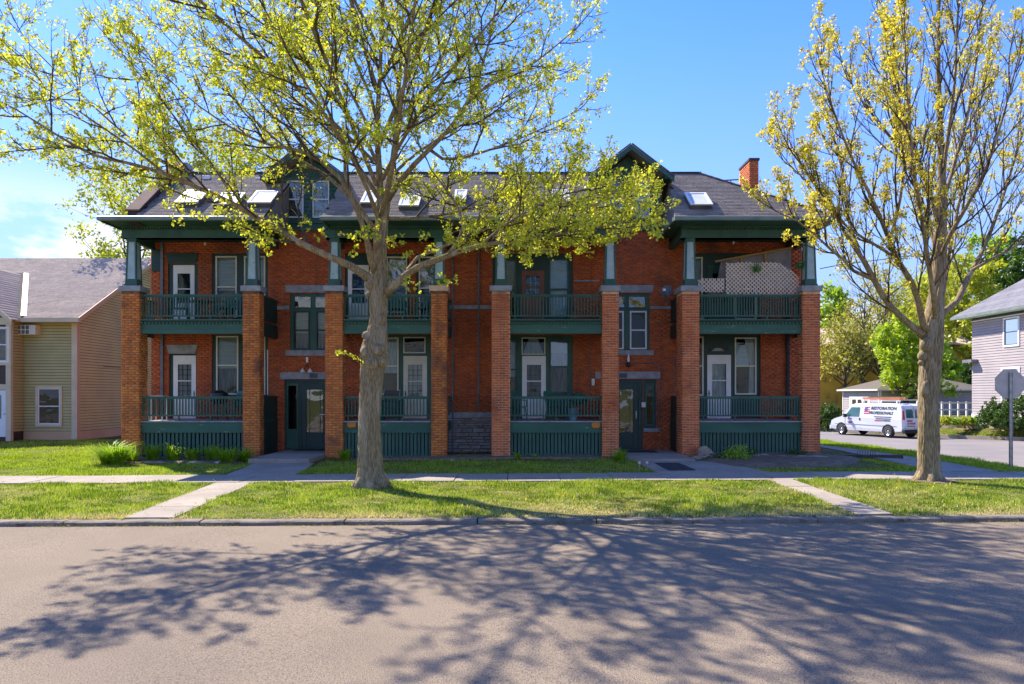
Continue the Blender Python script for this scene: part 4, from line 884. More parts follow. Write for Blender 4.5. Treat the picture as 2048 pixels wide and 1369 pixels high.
# pipes in the middle recess, wires, lamps
for px, zb_ in ((905.5, .0), (957.5, PZ(818, YW))):
    x = PX(px, YW); MB().tube([(x, YW-.05, zb_), (x, YW-.05, 7.0)], .032, 8).build('downspout', 'pipe', bld)
MB().tube([(PX(1241, YW), YW-.02, 6.5), (PX(1241, YW), YW-.02, 5.2)], .012, 5).build('conduit', 'pipe', bld)
MB().tube([(PX(1240, YW), YW-.03, PZ(727, YW)), (PX(1308, YW), YW-.03, PZ(726, YW)), (PX(1317, YW), YW-.03, PZ(733, YW)), (PX(1317, YW), YW-.06, PZ(862, YW))], .014, 6).build('conduit', 'pipe', bld)
MB().tube([(PX(1180, YW), YW-.03, PZ(680, YW)), (PX(1180, YW), YW-.03, PZ(800, YW))], .014, 6).build('conduit', 'pipe', bld)
MB().tube([(PX(1347, YW), YW-.03, PZ(705, YW)), (PX(1347, YW), YW-.03, PZ(800, YW))], .012, 6).build('conduit', 'pipe', bld)
MB().tube([(PX(535, YP+.5), YP+.5, PZ(700, 22.5)), (PX(535, 22.5), 22.5, PZ(790, 22.5))], .014, 6).build('conduit', 'white_paint', bld)

# ---------------------------------------------------------------- trees
def smooth_path(pts, step=.25):
    """Catmull-Rom through pts (Vector, r)"""
    out = []; n = len(pts)
    for i in range(n-1):
        p0, p1, p2, p3 = pts[max(i-1, 0)], pts[i], pts[i+1], pts[min(i+2, n-1)]
        k = max(1, int((p2[0]-p1[0]).length/step))
        for j in range(k):
            t = j/k
            v = .5*((2*p1[0])+(-p0[0]+p2[0])*t+(2*p0[0]-5*p1[0]+4*p2[0]-p3[0])*t*t+(-p0[0]+3*p1[0]-3*p2[0]+p3[0])*t**3)
            out.append((v, p1[1]+(p2[1]-p1[1])*t))
    out.append(pts[-1]); return out
class Tree:
    def __init__(s, seed, up=.35, wob=.16): s.r = random.Random(seed); s.mbs = {}; s.tips = []; s.up = up; s.wob = wob; s.level_mb = {}
    def mb(s, lv):
        if lv not in s.mbs: s.mbs[lv] = MB()
        return s.mbs[lv]
    def rv(s): return Vector((s.r.gauss(0, 1), s.r.gauss(0, 1), s.r.gauss(0, 1)))
    def grow(s, p, d, length, r0, lv, maxlv, spec):
        sp = spec[lv]; n = max(3, int(length/sp['seg'])); pts = [(Vector(p), r0)]; d = d.normalized(); q = Vector(p)
        for i in range(n):
            d = (d+s.rv()*s.wob*sp.get('w', 1)+Vector((0, 0, 1))*s.up*sp.get('u', .3)/n*3).normalized()
            q = q+d*length/n; pts.append((q.copy(), r0*(1-.85*(i+1)/n)+.0025))
        s.mb(lv).tube([a for a, b in pts], [b for a, b in pts], sp['sides'], cap=False)
        if lv >= maxlv: s.tips += [pts[k][0] for k in range(1, len(pts))] if sp.get('all', True) else [pts[-1][0]]
        else: s.branch(pts, lv+1, maxlv, spec, length)
    def branch(s, pts, lv, maxlv, spec, plen, start=None):
        sp = spec[lv]; tot = sum((pts[i+1][0]-pts[i][0]).length for i in range(len(pts)-1)); acc = 0; nxt = tot*(start if start is not None else sp.get('start', .25))
        side = s.r.random()*6.28
        for i in range(len(pts)-1):
            a, b = pts[i][0], pts[i+1][0]; L_ = (b-a).length; r = pts[i][1]
            while acc+L_ > nxt:
                t = (nxt-acc)/max(L_, 1e-6); q = a.lerp(b, t); d = (b-a).normalized()
                side += 2.4+s.r.uniform(-.5, .5)
                x = d.cross(Vector((0, 0, 1)));
                if x.length < .15: x = d.cross(Vector((1, 0, 0)))
                x.normalize(); y = d.cross(x)
                an = s.r.uniform(*sp['ang']); o = x*math.cos(side)+y*math.sin(side)
                nd = d*math.cos(an)+o*math.sin(an)
                if nd.z < -.25: nd.z *= .3
                f = 1-.55*(nxt/tot)
                ln = s.r.uniform(*sp['len'])*f*(min(1.25, .55+tot*sp.get('k', .18)))
                if not sp.get('keep') or sp['keep'](q): s.grow(q, nd, ln, min(r*.6, sp['r']*f), lv, maxlv, spec)
                nxt += s.r.uniform(.7, 1.3)*sp['gap']
            acc += L_
        e = pts[-1][0]; d = (pts[-1][0]-pts[-2][0]).normalized()
        s.grow(e, d, sp['len'][0]*.6, pts[-1][1], lv, maxlv, spec)
from mathutils import noise as MN
def bark_tube(mb, path, sides, amp, seedv, step=.045):
    pts = []
    for i in range(len(path)-1):
        (p, r), (q, r2) = path[i], path[i+1]; k = max(1, int((q-p).length/step))
        for j in range(k): t = j/k; pts.append((p.lerp(q, t), r+(r2-r)*t))
    pts.append(path[-1]); n0 = len(mb.v)
    for p, r in pts:
        for k in range(sides):
            a = 2*math.pi*k/sides; ca, sa = math.cos(a), math.sin(a)
            w_ = MN.noise(Vector((ca*1.3+seedv, sa*1.3, p.z*.9)))*.10
            f = MN.noise(Vector((ca*9*r/.25, sa*9*r/.25+seedv, p.z*2.6))); g = MN.noise(Vector((ca*20*r/.25+seedv, sa*20*r/.25, p.z*7)))
            rr = r*(1+w_)+amp*(abs(f)*2.0-.5)+amp*.5*g
            mb.v.append((p.x+ca*rr, p.y+sa*rr, p.z))
    for i in range(len(pts)-1):
        for k in range(sides): a = n0+i*sides+k; b = n0+i*sides+(k+1) % sides; mb.f.append((a, b, b+sides, a+sides))
    mb.f.append(tuple(range(n0+(len(pts)-1)*sides, n0+len(pts)*sides)))
def limb(*a):
    """limb through photo points at real depths: (px,py,D,r)..."""
    return smooth_path([(P(px, py, D), r) for px, py, D, r in a])

T1 = thing('street_tree', 'big knobbly street tree with spring leaves in front of the brick building', 'tree', (PX(740, 15.3), 15.3, zs(-3, 15.3)), 'street trees in the grass strip')
tr = smooth_path([(P(741, 985, 15.3), .40), (P(741, 968, 15.3), .335), (P(740, 945, 15.3), .275), (P(739, 915, 15.3), .245), (P(739, 870, 15.3), .232), (P(740, 830, 15.3), .218), (P(742, 790, 15.3), .218), (P(744, 755, 15.3), .225),
    (P(747, 730, 15.3), .255), (P(749, 712, 15.3), .285), (P(748, 698, 15.3), .27), (P(750, 684, 15.3), .25), (P(753, 668, 15.3), .215), (P(756, 650, 15.3), .178), (P(757, 630, 15.3), .172), (P(757, 600, 15.3), .188), (P(757, 575, 15.3), .21), (P(756, 556, 15.3), .20), (P(758, 530, 15.3), .158), (P(760, 500, 15.3), .140), (P(762, 470, 15.3), .130), (P(764, 440, 15.3), .135), (P(766, 415, 15.3), .15), (P(767, 400, 15.3), .13)], .1)
mb = MB(); bark_tube(mb, tr, 120, .018, 1.0)
# root flare, burls and old branch collars
for a in range(7):
    an = a*.9+.3; c = P(743, 972, 15.3); e = c+Vector((math.cos(an)*.44, math.sin(an)*.44, 0)); e.z = zs(e.x, e.y)-.06
    mb.tube([c+Vector((0, 0, .34))+Vector((math.cos(an), math.sin(an), 0))*.14, c+Vector((math.cos(an)*.25, math.sin(an)*.25, .10)), e], [.09, .11, .05], 8)
def lump(px, py, D, r, sx=1, sz=1, m=None):
    c = P(px, py, D); (m or mb).lathe(c, [(r*.05, -r*sz), (r*.6*sx, -r*.8*sz), (r*sx, -r*.25*sz), (r*.95*sx, r*.3*sz), (r*.55*sx, r*.8*sz), (r*.05, r*sz)], 12)
for a in ((733, 706, 15.15, .14, 1, 1.2), (763, 722, 15.14, .12, 1, 1.1), (757, 700, 15.08, .13, 1, 1), (738, 683, 15.15, .12, 1, .8), (744, 727, 15.08, .14, 1, 1.2), (733, 672, 15.2, .10, 1, 1), (770, 712, 15.2, .10, 1, 1.3), (742, 745, 15.1, .10, 1, 1.6), (722, 797, 15.25, .035, 1, 1), (765, 640, 15.15, .08, 1, 1.4), (741, 570, 15.2, .12, 1, 1), (736, 590, 15.2, .06, 1, 1)): lump(*a)
trunk = mb.build('trunk', 'bark', T1, smooth=True)
d_ = 15.3
L1 = [limb((748, 565, d_, .15), (722, 545, 15.1, .115), (700, 532, 15, .10), (680, 523, 14.9, .092), (640, 505, 14.8, .085), (600, 487, 14.7, .08), (560, 462, 14.5, .074), (520, 440, 14.4, .07), (480, 415, 14.3, .065), (440, 395, 14.0, .058), (400, 378, 13.7, .052), (330, 348, 13.2, .044), (250, 325, 12.7, .036), (185, 310, 12.3, .03), (100, 262, 11.8, .022), (30, 218, 11.4, .016), (-30, 190, 11.2, .01)),
      limb((465, 412, 14.3, .04), (455, 375, 14.2, .035), (425, 330, 14.1, .03), (380, 275, 14, .026), (330, 210, 13.8, .02), (280, 150, 13.7, .015), (225, 85, 13.6, .01)),
      limb((400, 378, 14.1, .04), (340, 335, 14, .034), (270, 285, 14.2, .028), (200, 225, 14.4, .022), (120, 150, 14.6, .016), (60, 90, 14.6, .012), (5, 30, 14.6, .008)),
      limb((330, 348, 13.2, .03), (270, 300, 12.9, .025), (190, 245, 12.6, .02), (110, 190, 12.4, .015), (20, 130, 12.2, .01)),
      limb((768, 590, d_, .14), (790, 570, 15.1, .105), (815, 548, 15, .095), (845, 530, 14.9, .088), (880, 518, 14.8, .08), (905, 508, 14.7, .072), (960, 492, 14.5, .058), (1020, 482, 14.3, .046), (1090, 472, 14.2, .036), (1160, 462, 14.1, .026), (1230, 448, 14, .016)),
      limb((830, 535, 14.95, .05), (815, 540, 15, .05), (835, 515, 15.1, .045), (870, 500, 15.2, .04), (920, 480, 15.4, .036), (980, 455, 15.6, .03), (1060, 430, 15.8, .024), (1140, 405, 16, .016), (1210, 385, 16.1, .01)),
      limb((898, 508, 14.7, .05), (918, 480, 14.6, .045), (926, 455, 14.6, .042), (918, 420, 14.7, .038), (902, 392, 14.8, .033), (885, 370, 14.9, .026), (862, 340, 15, .018), (850, 310, 15, .012)),
      limb((960, 492, 14.5, .036), (1010, 450, 14.3, .032), (1060, 420, 14.1, .027), (1110, 395, 13.9, .02), (1165, 380, 13.8, .014), (1215, 368, 13.7, .009)),
      limb((1020, 482, 14.3, .03), (1070, 455, 14.5, .026), (1130, 435, 14.7, .02), (1200, 415, 14.9, .014), (1270, 405, 15, .009)),
      limb((775, 437, d_, .05), (800, 438, 15.5, .045), (850, 434, 15.7, .038), (900, 428, 15.9, .032), (980, 405, 16.2, .024), (1060, 380, 16.5, .016), (1140, 355, 16.7, .01)),
      limb((750, 545, 15.2, .10), (742, 520, 15, .085), (735, 485, 14.9, .078), (725, 450, 14.8, .07), (712, 415, 14.7, .064), (700, 385, 14.6, .058), (678, 355, 14.5, .05), (640, 322, 14.4, .045), (590, 300, 14.2, .038), (540, 290, 14, .033), (485, 268, 13.8, .026), (430, 235, 13.6, .02), (370, 190, 13.4, .014), (310, 130, 13.2, .009)),
      limb((700, 385, 14.6, .05), (690, 345, 14.7, .044), (688, 300, 14.8, .038), (665, 262, 14.9, .034), (625, 225, 15, .029), (570, 190, 15.1, .024), (500, 150, 15.2, .018), (430, 100, 15.3, .012), (370, 50, 15.3, .008)),
      limb((757, 470, 15.4, .08), (735, 440, 15.6, .07), (720, 415, 15.7, .06), (700, 395, 15.8, .055), (650, 350, 16, .048), (600, 320, 16.2, .04), (530, 260, 16.5, .032), (470, 200, 16.7, .025), (400, 140, 16.9, .018), (330, 70, 17, .012)),
      limb((762, 405, d_, .10), (759, 360, 15.3, .09), (756, 300, 15.3, .08), (755, 240, 15.2, .07), (760, 150, 15.1, .056), (764, 40, 15, .045), (770, -80, 15, .036), (778, -250, 15, .022), (785, -440, 15, .010)),
      limb((772, 410, d_, .10), (778, 365, 15.4, .085), (787, 310, 15.5, .075), (792, 240, 15.7, .064), (800, 150, 15.9, .052), (806, 40, 16.1, .04), (815, -100, 16.2, .028), (830, -250, 16.2, .02), (840, -400, 16.2, .010)),
      limb((776, 400, 15.3, .085), (800, 362, 15.1, .075), (830, 328, 14.9, .068), (870, 288, 14.7, .06), (905, 250, 14.5, .052), (940, 195, 14.3, .043), (965, 130, 14.1, .034), (985, 50, 14, .025), (1005, -90, 13.9, .018), (1020, -240, 13.9, .009)),
      limb((860, 300, 14.8, .045), (885, 318, 14.8, .04), (920, 318, 14.9, .036), (965, 305, 15, .032), (1020, 285, 15.1, .026), (1080, 260, 15.2, .019), (1150, 225, 15.3, .011)),
      limb((935, 200, 14.3, .035), (990, 165, 14.2, .03), (1040, 145, 14.1, .025), (1090, 110, 14, .018), (1150, 60, 13.9, .01)),
      limb((757, 395, 15.4, .07), (738, 365, 15.6, .06), (712, 325, 15.8, .054), (690, 290, 16, .05), (660, 230, 16.3, .043), (625, 150, 16.5, .036), (595, 60, 16.7, .028), (570, -60, 16.9, .02), (550, -240, 17, .01)),
      limb((756, 330, 15.3, .055), (735, 285, 15.1, .048), (700, 235, 14.9, .043), (655, 175, 14.7, .037), (600, 115, 14.5, .03), (540, 55, 14.3, .022), (480, -20, 14.1, .013)),
      limb((756, 255, 15.2, .05), (740, 190, 15.3, .043), (705, 110, 15.4, .036), (680, 20, 15.5, .028), (660, -110, 15.6, .02), (640, -300, 15.7, .009)),
      limb((792, 250, 15.7, .045), (830, 200, 15.8, .04), (870, 140, 15.9, .033), (905, 60, 16, .025), (930, -40, 16, .015)),
      limb((785, 350, 15.4, .045), (830, 310, 15.9, .04), (890, 270, 16.4, .034), (960, 230, 16.9, .026), (1040, 190, 17.3, .018), (1120, 150, 17.6, .010)),
      limb((762, 430, 15.2, .07), (775, 380, 14.5, .06), (790, 310, 13.7, .052), (800, 230, 12.9, .044), (815, 120, 12.2, .034), (830, 0, 11.9, .026), (850, -160, 11.8, .018), (870, -340, 11.7, .01)),
      limb((757, 440, 15.2, .06), (735, 380, 14.4, .052), (700, 310, 13.5, .044), (650, 230, 12.7, .036), (590, 130, 12.1, .027), (530, 20, 11.7, .016)),
      limb((768, 445, 15.4, .06), (775, 390, 16.1, .052), (785, 330, 16.9, .045), (800, 260, 17.7, .036), (815, 180, 18.4, .026), (835, 90, 18.9, .014)),
      limb((765, 360, 15.2, .05), (800, 290, 14.4, .044), (850, 210, 13.6, .036), (920, 120, 12.9, .027), (1000, 20, 12.4, .016)),
      *[smooth_path([(Vector(q[:3]), q[3]) for q in pts]) for pts in (
          [(-2.85, 15.25, 6.3, .06), (-3.3, 14.2, 7.6, .052), (-3.7, 12.9, 8.8, .044), (-4.0, 11.6, 9.7, .034), (-4.2, 10.4, 10.3, .022), (-4.3, 9.3, 10.7, .01)],
          [(-2.85, 15.25, 7.0, .06), (-1.9, 14.1, 8.4, .05), (-1.1, 12.8, 9.6, .042), (-.4, 11.5, 10.5, .032), (.1, 10.4, 11.2, .02), (.4, 9.5, 11.7, .01)],
          [(-2.8, 15.25, 8.2, .055), (-3.2, 14.2, 9.8, .047), (-3.2, 13.1, 11.2, .038), (-3.1, 12.0, 12.4, .027), (-2.9, 11.1, 13.3, .012)],
          [(-2.9, 15.25, 6.8, .055), (-4.3, 14.3, 8.0, .047), (-5.6, 13.2, 9.0, .038), (-6.6, 12.0, 9.8, .028), (-7.4, 11.0, 10.3, .013)],
          [(-2.7, 15.25, 8.6, .05), (-1.6, 14.4, 10.4, .043), (-.6, 13.6, 12.0, .034), (.2, 12.8, 13.3, .022), (.8, 12.2, 14.2, .01)],
          [(-2.8, 15.3, 9.2, .05), (-3.8, 14.6, 11.0, .04), (-4.8, 14.0, 12.5, .03), (-5.5, 13.5, 13.6, .015)])],
      limb((756, 300, 15.3, .05), (720, 220, 16, .042), (670, 130, 16.8, .034), (620, 40, 17.4, .025), (570, -60, 17.8, .014))]
l1 = MB()
for k, p in enumerate(L1): l1.tube([a for a, b in p], [b*.78 for a, b in p], 10, wob=.03, seedv=k)
l1.build('limbs', 'bark', T1, smooth=True)
spec1 = [None, dict(seg=.22, len=(1.1, 2.1), r=.030, ang=(.55, 1.0), gap=.34, sides=5, start=.22, u=.25, k=.16),
         dict(seg=.16, len=(.45, .95), r=.012, ang=(.5, 1.0), gap=.19, sides=4, start=.18, u=.25, k=.3),
         dict(seg=.11, len=(.16, .36), r=.005, ang=(.5, 1.1), gap=.14, sides=3, start=.2, u=.3, k=.5)]
t = Tree(11, up=.32, wob=.13)
for k, p in enumerate(L1):
    t.branch(p, 1, 3, spec1, 3, start={0: .20, 4: .38, 6: .45, 7: .1, 8: .1, 10: .30, 13: .25, 14: .25, 15: .3, 5: .25, 9: .15}.get(k, .28))
bm_ = t.mbs[1]; bm_.build('branches', 'bark_twig', T1, kind='stuff'); t2 = MB(); 
for q in (2, 3):
    n = len(t2.v); t2.v += t.mbs[q].v; t2.f += [tuple(i+n for i in f) for f in t.mbs[q].f]
t2.build('twigs', 'bark_twig', T1, kind='stuff')
tips = np.array([tuple(p) for p in t.tips]); print('tree1 tips', len(tips))
dens = .5+.5*np.sin(tips[:, 0]*1.9+np.sin(tips[:, 2]*1.7))*np.sin(tips[:, 1]*1.6+tips[:, 2]*1.3)
low = np.clip(1.1-(tips[:, 2]-4.2)/9, .55, 1); keep = rng.random(len(tips)) < (.42+.5*dens)*low
keep &= ~((tips[:, 0] > -5.2) & (tips[:, 0] < -3.5) & (tips[:, 2] > 5.6) & (tips[:, 2] < 7.2) & (rng.random(len(tips)) < .88))
leaves('foliage', tips[keep], 9, .09, .053, 'leaf_spring', T1, droop=.09, narrow=.72)
# epicormic sprout on the trunk
sp_ = MB(); a = P(724, 727, 15.1); pts = [a, P(712, 716, 15), P(702, 710, 14.95), P(692, 706, 14.9), P(680, 704, 14.9), P(672, 703, 14.9)]; sp_.tube(pts, [.012, .01, .008, .007, .005, .004], 5)
pts2 = [a, P(719, 700, 15), P(711, 680, 14.95), P(700, 668, 14.9), P(690, 663, 14.9)]; sp_.tube(pts2, [.010, .008, .006, .004, .003], 5); sp_.build('sprout', 'bark_twig', T1)
cl = [pts[i].lerp(pts[i+1], u) for i in range(5) for u in (0, .5)]+[P(675, 706, 14.9)]*3; leaves('sprout_leaves', [tuple(c) for c in cl], 7, .06, .055, 'leaf_spring', T1, narrow=.75)
# short leafy sprays close to the trunk fork
spr = [(690, 470), (700, 500), (715, 475), (730, 470), (745, 470), (800, 480), (815, 510), (845, 470), (855, 500), (870, 500), (815, 560), (826, 575), (760, 452), (735, 455), (775, 480), (905, 560), (880, 560), (640, 470), (610, 450), (585, 470), (560, 440), (520, 470), (530, 500), (420, 430), (400, 430), (370, 420), (350, 440)]
cl = []
for x_, y_ in spr:
    c = P(x_, y_, 14.6+random.uniform(-.3, .3)); cl += [tuple(c+Vector((random.uniform(-.12, .12), random.uniform(-.12, .12), random.uniform(-.10, .10)))) for _ in range(5)]
leaves('foliage', cl, 6, .07, .065, 'leaf_spring', T1, narrow=.75)

T2 = thing('street_tree', 'slender upright street tree with yellow buds near the corner stop sign', 'tree', (PX(1858, 16), 16, zs(9.2, 16)), 'street trees in the grass strip')
tr = smooth_path([(P(1858, 980, 16), .33), (P(1858, 966, 16), .285), (P(1858, 945, 16), .255), (P(1857, 900, 16), .235), (P(1857, 850, 16), .225), (P(1857, 800, 16), .222), (P(1858, 760, 16), .222), (P(1861, 720, 16), .225), (P(1863, 685, 16), .245), (P(1864, 655, 16), .25), (P(1869, 625, 16), .215), (P(1873, 590, 16), .18), (P(1877, 550, 16), .16), (P(1879, 500, 16), .145), (P(1882, 440, 16), .125), (P(1884, 380, 16), .105), (P(1882, 300, 16), .085), (P(1878, 200, 16), .065), (P(1876, 90, 16), .045), (P(1880, -40, 16), .028), (P(1885, -150, 16), .012)], .12)
mb = MB(); bark_tube(mb, [(q[0], q[1]*.92) for q in tr if q[1] > .10], 110, .016, 4.0); mb.tube([p for p, r in tr], [r*.90 for p, r in tr], 10)
for a in range(6):
    an = a*1.05+.2; c = P(1858, 965, 16); e = c+Vector((math.cos(an)*.42, math.sin(an)*.42, 0)); e.z = zs(e.x, e.y)-.05
    mb.tube([c+Vector((0, 0, .3))+Vector((math.cos(an), math.sin(an), 0))*.13, c+Vector((math.cos(an)*.24, math.sin(an)*.24, .07)), e], [.08, .09, .04], 8)
for a in ((1846, 712, 15.9, .11, 1, 1.2), (1843, 726, 15.9, .075, 1, 1), (1852, 690, 15.85, .12, 1, 1.4), (1850, 780, 15.85, .09, 1, 2.2)): lump(*a, m=mb)
mb.build('trunk', 'bark', T2, smooth=True)
e_ = 16
L2 = [limb((1856, 680, e_, .13), (1840, 665, 15.9, .10), (1814, 644, 15.8, .082), (1779, 611, 15.7, .075), (1747, 559, 15.5, .068), (1727, 522, 15.4, .055), (1702, 485, 15.3, .046), (1668, 430, 15.2, .035), (1625, 360, 15.1, .025), (1580, 300, 15, .014), (1565, 270, 15, .008)),
      limb((1747, 559, 15.5, .045), (1707, 542, 15.3, .04), (1690, 522, 15.2, .036), (1662, 500, 15.1, .03), (1630, 470, 15, .024), (1590, 440, 14.9, .017), (1555, 425, 14.8, .01)),
      limb((1858, 668, e_, .11), (1846, 650, 15.8, .085), (1838, 612, 15.6, .078), (1824, 567, 15.4, .07), (1796, 522, 15.1, .06), (1776, 475, 14.9, .052), (1745, 400, 14.6, .04), (1705, 320, 14.3, .03), (1670, 230, 14.1, .02), (1645, 150, 14, .01)),
      limb((1790, 515, 15.1, .04), (1750, 490, 15.2, .035), (1702, 460, 15.3, .03), (1650, 410, 15.4, .024), (1600, 350, 15.5, .016), (1565, 320, 15.6, .009)),
      limb((1872, 640, e_, .11), (1890, 622, 16.1, .085), (1913, 604, 16.2, .078), (1938, 552, 16.4, .07), (1960, 512, 16.6, .058), (1990, 440, 16.9, .045), (2020, 350, 17.2, .033), (2050, 250, 17.4, .022), (2075, 150, 17.5, .012)),
      limb((1945, 540, 16.4, .045), (1990, 515, 16.3, .038), (2048, 482, 16.2, .03), (2110, 430, 16, .022), (2170, 370, 15.9, .012)),
      limb((1874, 622, 16.1, .09), (1882, 605, 16.6, .07), (1888, 572, 17, .062), (1898, 510, 17.4, .054), (1908, 455, 17.7, .046), (1930, 350, 18.1, .035), (1958, 220, 18.5, .024), (1980, 80, 18.8, .012)),
      limb((1879, 520, e_, .06), (1900, 470, 15.6, .052), (1935, 410, 15.2, .044), (1975, 330, 14.8, .034), (2010, 220, 14.5, .024), (2040, 100, 14.3, .012)),
      limb((1881, 450, e_, .06), (1862, 390, 15.7, .052), (1835, 320, 15.4, .043), (1805, 230, 15.2, .033), (1780, 130, 15, .023), (1765, 20, 15, .012)),
      limb((1882, 420, e_, .055), (1905, 340, 16.3, .046), (1930, 250, 16.6, .036), (1950, 140, 16.9, .026), (1965, 10, 17.1, .014)),
      limb((1850, 360, 15.6, .04), (1810, 310, 15.9, .034), (1760, 250, 16.2, .027), (1710, 180, 16.5, .018), (1680, 110, 16.7, .01)),
      limb((1870, 640, 15.9, .07), (1866, 590, 15.3, .06), (1856, 520, 14.7, .052), (1842, 430, 14.2, .043), (1825, 320, 13.8, .033), (1815, 200, 13.5, .023), (1810, 80, 13.3, .012)),
      limb((1780, 480, 14.9, .04), (1800, 400, 14.7, .034), (1810, 300, 14.5, .026), (1800, 200, 14.4, .018), (1790, 110, 14.3, .01)),
      limb((1880, 560, 16.2, .06), (1870, 500, 16.9, .05), (1850, 420, 17.5, .042), (1820, 330, 18, .033), (1790, 230, 18.4, .023), (1770, 130, 18.7, .012)),
      limb((1884, 380, 16, .05), (1895, 280, 15.8, .04), (1910, 160, 15.6, .03), (1915, 30, 15.5, .018), (1925, -80, 15.5, .010)),
      limb((1727, 522, 15.4, .035), (1700, 450, 15.8, .03), (1690, 370, 16.2, .024), (1670, 290, 16.5, .016), (1650, 230, 16.7, .009))]
l1 = MB()
for k, p in enumerate(L2): l1.tube([a for a, b in p], [b*.85 for a, b in p], 9, wob=.03, seedv=k)
l1.build('limbs', 'bark', T2, smooth=True)
spec2 = [None, dict(seg=.22, len=(.9, 1.9), r=.024, ang=(.30, .62), gap=.34, sides=5, start=.18, u=.6, k=.2),
         dict(seg=.16, len=(.40, .85), r=.010, ang=(.35, .7), gap=.22, sides=4, start=.15, u=.55, k=.35),
         dict(seg=.12, len=(.12, .30), r=.0045, ang=(.4, .9), gap=.20, sides=3, start=.3, u=.5, k=.5, all=False)]
t = Tree(5, up=.45, wob=.10)
for k, p in enumerate(L2+[tr]): t.branch(p, 1, 3, spec2, 3, start=.16 if k < len(L2) else .45)
t.mbs[1].build('branches', 'bark_twig', T2, kind='stuff'); t2 = MB()
for q in (2, 3):
    n = len(t2.v); t2.v += t.mbs[q].v; t2.f += [tuple(i+n for i in f) for f in t.mbs[q].f]
t2.build('twigs', 'bark_twig', T2, kind='stuff')
tips = np.array([tuple(p) for p in t.tips]); print('tree2 tips', len(tips))
c0 = np.array(P(1880, 330, 16)); out_ = np.linalg.norm((tips-c0)/np.array([3.6, 3.0, 4.2]), axis=1)
dens = .5+.5*np.sin(tips[:, 0]*2.3+np.sin(tips[:, 2]*2.1))*np.sin(tips[:, 1]*1.9+tips[:, 2]*1.7)
keep = rng.random(len(tips)) < np.clip((out_-.30)*1.2, .10, .95)*(.5+.5*dens)
leaves('foliage', tips[keep], 26, .11, .050, 'leaf_ochre', T2, droop=.04, narrow=.75)

# background trees: trunk, limbs and a crown of leaf clumps
def far_tree(name, label, x, y, z, h, r, m, seed, nl=9, density=1.0, leaf=.28, twig=True, bare=0.0, group=None, low=.25, trunk_r=.22, cl=12, spread=.45):
    T = thing(name, label, 'tree', (x, y, z), group); t = Tree(seed, up=.35, wob=.12); q = t.r
    tp = [(Vector((x+q.uniform(-.02, .02)*h*k, y, z-.3+h*.8*k)), trunk_r*(1-.85*k)) for k in (0, .15, .3, .45, .6, .8, 1)]
    m0 = MB().tube([a for a, b in tp], [b for a, b in tp], 8, cap=False)
    sp = [None, dict(seg=h*.07, len=(r*.75, r*1.15), r=trunk_r*.4, ang=(.5, 1.15), gap=h*.8*(1-low)/nl/1.6, sides=5, start=low, u=.4, k=0.07),
          dict(seg=h*.05, len=(r*.3, r*.55), r=trunk_r*.16, ang=(.4, .9), gap=r*.20, sides=3, start=.2, u=.35, k=.2),
          dict(seg=h*.035, len=(r*.12, r*.26), r=trunk_r*.07, ang=(.4, 1), gap=r*.14, sides=3, start=.2, u=.3, k=.3)]
    t.branch(smooth_path(tp, .4), 1, 3, sp, h)
    for lv in (1,):
        n = len(m0.v); m0.v += t.mbs[lv].v; m0.f += [tuple(i+n for i in f) for f in t.mbs[lv].f]
    m0.build('trunk', 'bark_far', T)
    if twig:
        m2 = MB()
        for lv in (2, 3) if bare else (2,):
            n = len(m2.v); m2.v += t.mbs[lv].v; m2.f += [tuple(i+n for i in f) for f in t.mbs[lv].f]
        m2.build('branches', 'bark_far', T, kind='stuff')
    tips = np.array([tuple(p) for p in t.tips])
    dn = .5+.5*np.sin(tips[:, 0]*6/r+seed)*np.sin(tips[:, 2]*5/r+tips[:, 1]*4/r)
    keep = rng.random(len(tips)) < density*(.35+.65*dn)
    if keep.sum(): leaves('crown', tips[keep], cl, spread, leaf, m, T, narrow=.75)
    return T
GB = 'trees behind the buildings'
far_tree('background_tree', 'loose yellow-green tree rising behind the left end of the brick roof', PX(275, 42), 42, 0, PZ(165, 42), 5.0, 'leaf_yellowgreen', 21, nl=16, density=.95, leaf=.17, group=GB, cl=14, spread=.5)
far_tree('background_tree', 'yellow-green tree topping the roof beside the left dormer', PX(425, 44), 44, 0, PZ(225, 44), 5.0, 'leaf_yellowgreen', 22, nl=16, density=.95, leaf=.17, group=GB, cl=14, spread=.5)
far_tree('background_tree', 'yellow-green treetop directly behind the left dormer', PX(545, 46), 46, 0, PZ(215, 46), 4.4, 'leaf_yellowgreen', 23, nl=16, density=.95, leaf=.17, group=GB, cl=14, spread=.5)
GR = 'trees beyond the side street'
def ft(px, D, pyt, r, m, seed, label, **k):
    x = PX(px, D); z = zs(x, D); return far_tree('background_tree', label, x, D, z, PZ(pyt, D)-z, r, m, seed, label and 9 if 'nl' not in k else k.pop('nl'), group=GR, **k)
ft(1655, 95, 570, 5.0, 'leaf_green', 31, 'light green treetop at the right edge of the brick building', leaf=.5, cl=10, spread=.8)
ft(1690, 70, 665, 5.5, 'leaf_olive', 32, 'low olive tree in front of the ochre wall', leaf=.24, cl=9, spread=.8, low=.45, nl=18, density=.55)
ft(1725, 70, 520, 5.5, 'leaf_olive', 33, 'nearly bare multi-branched tree beyond the white van', leaf=.22, density=.22, bare=1, cl=6, spread=.5, nl=16)
ft(1770, 74, 530, 5.5, 'leaf_yellowgreen', 34, 'bare twiggy tree left of the upright street tree', leaf=.24, density=.25, bare=1, cl=6, spread=.5, nl=16)
ft(1760, 74, 610, 6, 'leaf_olive', 35, 'olive brown tree mass behind the bare trees', leaf=.26, cl=9, spread=.9, low=.35, nl=16, density=.5)
